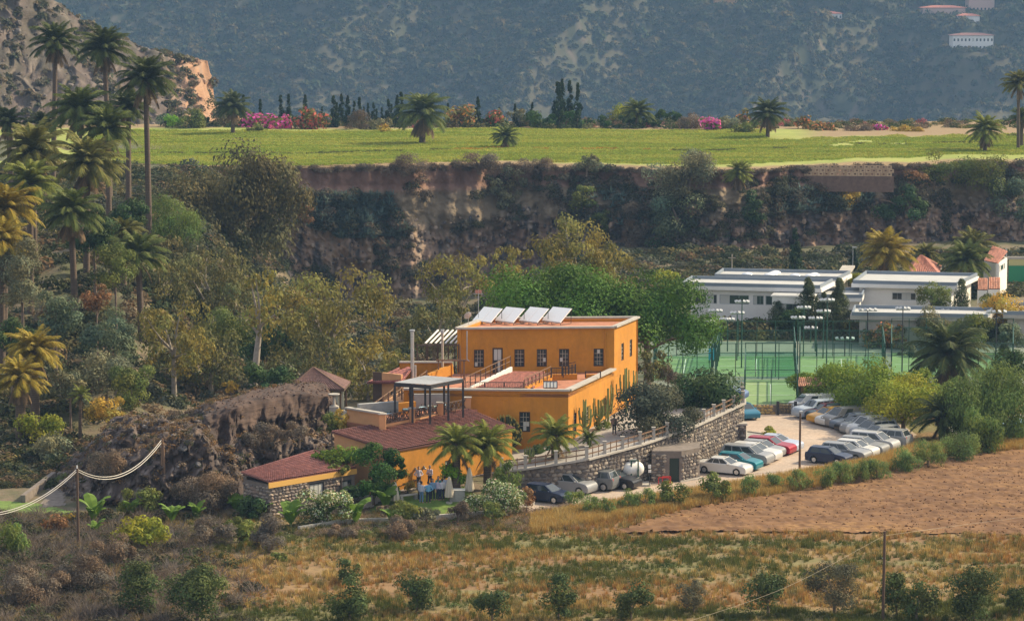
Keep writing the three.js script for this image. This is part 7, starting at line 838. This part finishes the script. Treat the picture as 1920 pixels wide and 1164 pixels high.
const poses = ['hips', 'crossed', 'loose'].map((kind) => {
  const B = [], S = [], Tt = []; // skin, shirt, trousers
  B.push([V(0, 1.42, 0), V(0, 1.56, .02), .055, .06], [V(0, 1.62, .02), V(0, 1.68, .03), .085, .09], [V(0, 1.58, .06), V(0, 1.6, .07), .05, .05], [V(0, 1.63, .115), V(0, 1.6, .125), .016, .02]); for (const s of [-1, 1]) B.push([V(s * .088, 1.64, .02), V(s * .092, 1.61, .02), .018, .014]);
  for (const s of [-1, 1]) { const sh = V(s * .19, 1.38, 0), el = kind === 'hips' ? V(s * .36, 1.12, -.06) : V(s * .25, 1.08, kind === 'crossed' ? .08 : -.02), wr = kind === 'hips' ? V(s * .2, 1.0, .08) : kind === 'crossed' ? V(s * .05, 1.16, .22) : V(s * .26, .84, .08), hd = kind === 'hips' ? V(s * .15, .97, .1) : kind === 'crossed' ? V(-s * .05, 1.17, .24) : V(s * .265, .75, .1); S.push([sh, el, .065, .05], [el, wr, .048, .036]); B.push([el, wr, .035, .028], [wr, hd, .03, .036]); const dr = hd.clone().sub(wr).normalize(), sd = V(dr.z, 0, -dr.x).normalize(); for (let f = 0; f < 4; f++) { const o = hd.clone().addScaledVector(sd, (f - 1.5) * .019); B.push([o, o.clone().addScaledVector(dr, [.065, .08, .075, .055][f]).add(V(0, -.01, 0)), .0105, .008]); } B.push([wr.clone().lerp(hd, .5), wr.clone().lerp(hd, .8).addScaledVector(sd, -.055), .013, .01]); const hp = V(s * .09, .93, 0), kn = V(s * .11, .5, .02), an = V(s * .12, .09, -.02); Tt.push([hp, kn, .095, .068], [kn, an, .066, .05]); B.push([an, V(s * .125, .05, .0), .045, .045], [V(s * .125, .04, -.03), V(s * .14, .035, .14), .045, .036]); S.push([V(s * .16, 1.38, 0), V(s * .1, 1.12, 0), .075, .08]); }
  S.push([V(0, 1.38, 0), V(0, .98, 0), .115, .125], [V(-.12, .98, 0), V(.12, .98, 0), .09, .09]); Tt.push([V(-.08, .93, 0), V(.08, .93, 0), .1, .1]); B.push([V(0, 1.3, 0), V(0, .95, 0), .1, .1]); for (const b of Tt) B.push([b[0], b[1], b[2] - .03, b[3] - .025]); for (const b of S) B.push([b[0], b[1], b[2] - .025, b[3] - .02]);
  const hair = [[V(0, 1.69, -.005), V(0, 1.7, .01), .1, .095], [V(0, 1.63, -.035), V(0, 1.68, -.03), .07, .085]];
  return { body: bodyField(B, 84, 1.02), shirt: bodyField(S, 56, 1.02), trousers: bodyField(Tt, 56, 1.02), hair: bodyField(hair, 56, 1.02) };
});
{
  const skin = M(rgb(.42, .25, .17), .7), hair = [M(rgb(.03, .022, .016), .8), M(rgb(.16, .14, .12), .8)];
  for (const [px, py, pose, turn, sh, trs, l, hz = 0, fl] of [[785, 916, 0, .3, [.55, .52, .62], [.02, .025, .05], 'left one of the two men standing by the annexe wall, pale shirt'], [806, 913, 1, -.4, [.55, .48, .56], [.025, .03, .06], 'right one of the two men standing by the annexe wall, arms crossed', 1], [790, 944, 2, 2.6, [.50, .52, .62], [.12, .22, .38], 'person with light blue jeans at the left of the group'], [803, 946, 0, 3.1, [.16, .38, .60], [.02, .028, .06], 'person in bright blue shirt with back turned in the group'], [821, 942, 1, 2.4, [.50, .46, .60], [.03, .04, .08], 'person with lilac shirt leaning in at the group', 1], [829, 939, 2, 3.5, [.60, .60, .66], [.03, .04, .08], 'person in white shirt at the right of the group'], [833.5, 937.5, 0, 3.7, [.42, .50, .66], [.02, .03, .06], 'rightmost person of the group, pale blue shirt'], [811, 938, 2, .2, [.20, .33, .50], [.02, .025, .04], 'person facing us at the back of the group, blue top'], [822, 937, 1, .1, [.05, .36, .36], [.03, .03, .04], 'person in teal top at the back of the group'], [785.5, 941, 2, 1.8, [.45, .46, .55], [.02, .022, .03], 'person in dark trousers half hidden at the group left']]) {
    const g = G(px, py), P = poses[pose], o = thing('person', l, 'person', g, 'people in the garden'); mesh('body', P.body, skin, o); mesh('shirt', P.shirt, M(rgb(...sh), .85), o); mesh('trousers', P.trousers, M(rgb(...trs), .85), o); mesh('hair', P.hair, hair[hz], o); o.rotation.y = turn;
  }
  const g = V(xOf(1152, 247.6, 3), 0, -247.6); g.y = terH(1152) + .01; const o = thing('person', 'person in dark clothes walking on the driveway', 'person', g), P = poses[2]; mesh('body', P.body, skin, o); mesh('shirt', P.shirt, M(rgb(.25, .17, .14), .85), o); mesh('trousers', P.trousers, M(rgb(.04, .035, .04), .85), o); mesh('hair', P.hair, hair[0], o); o.rotation.y = 2.9;
}
renderer.render(scene, camera);
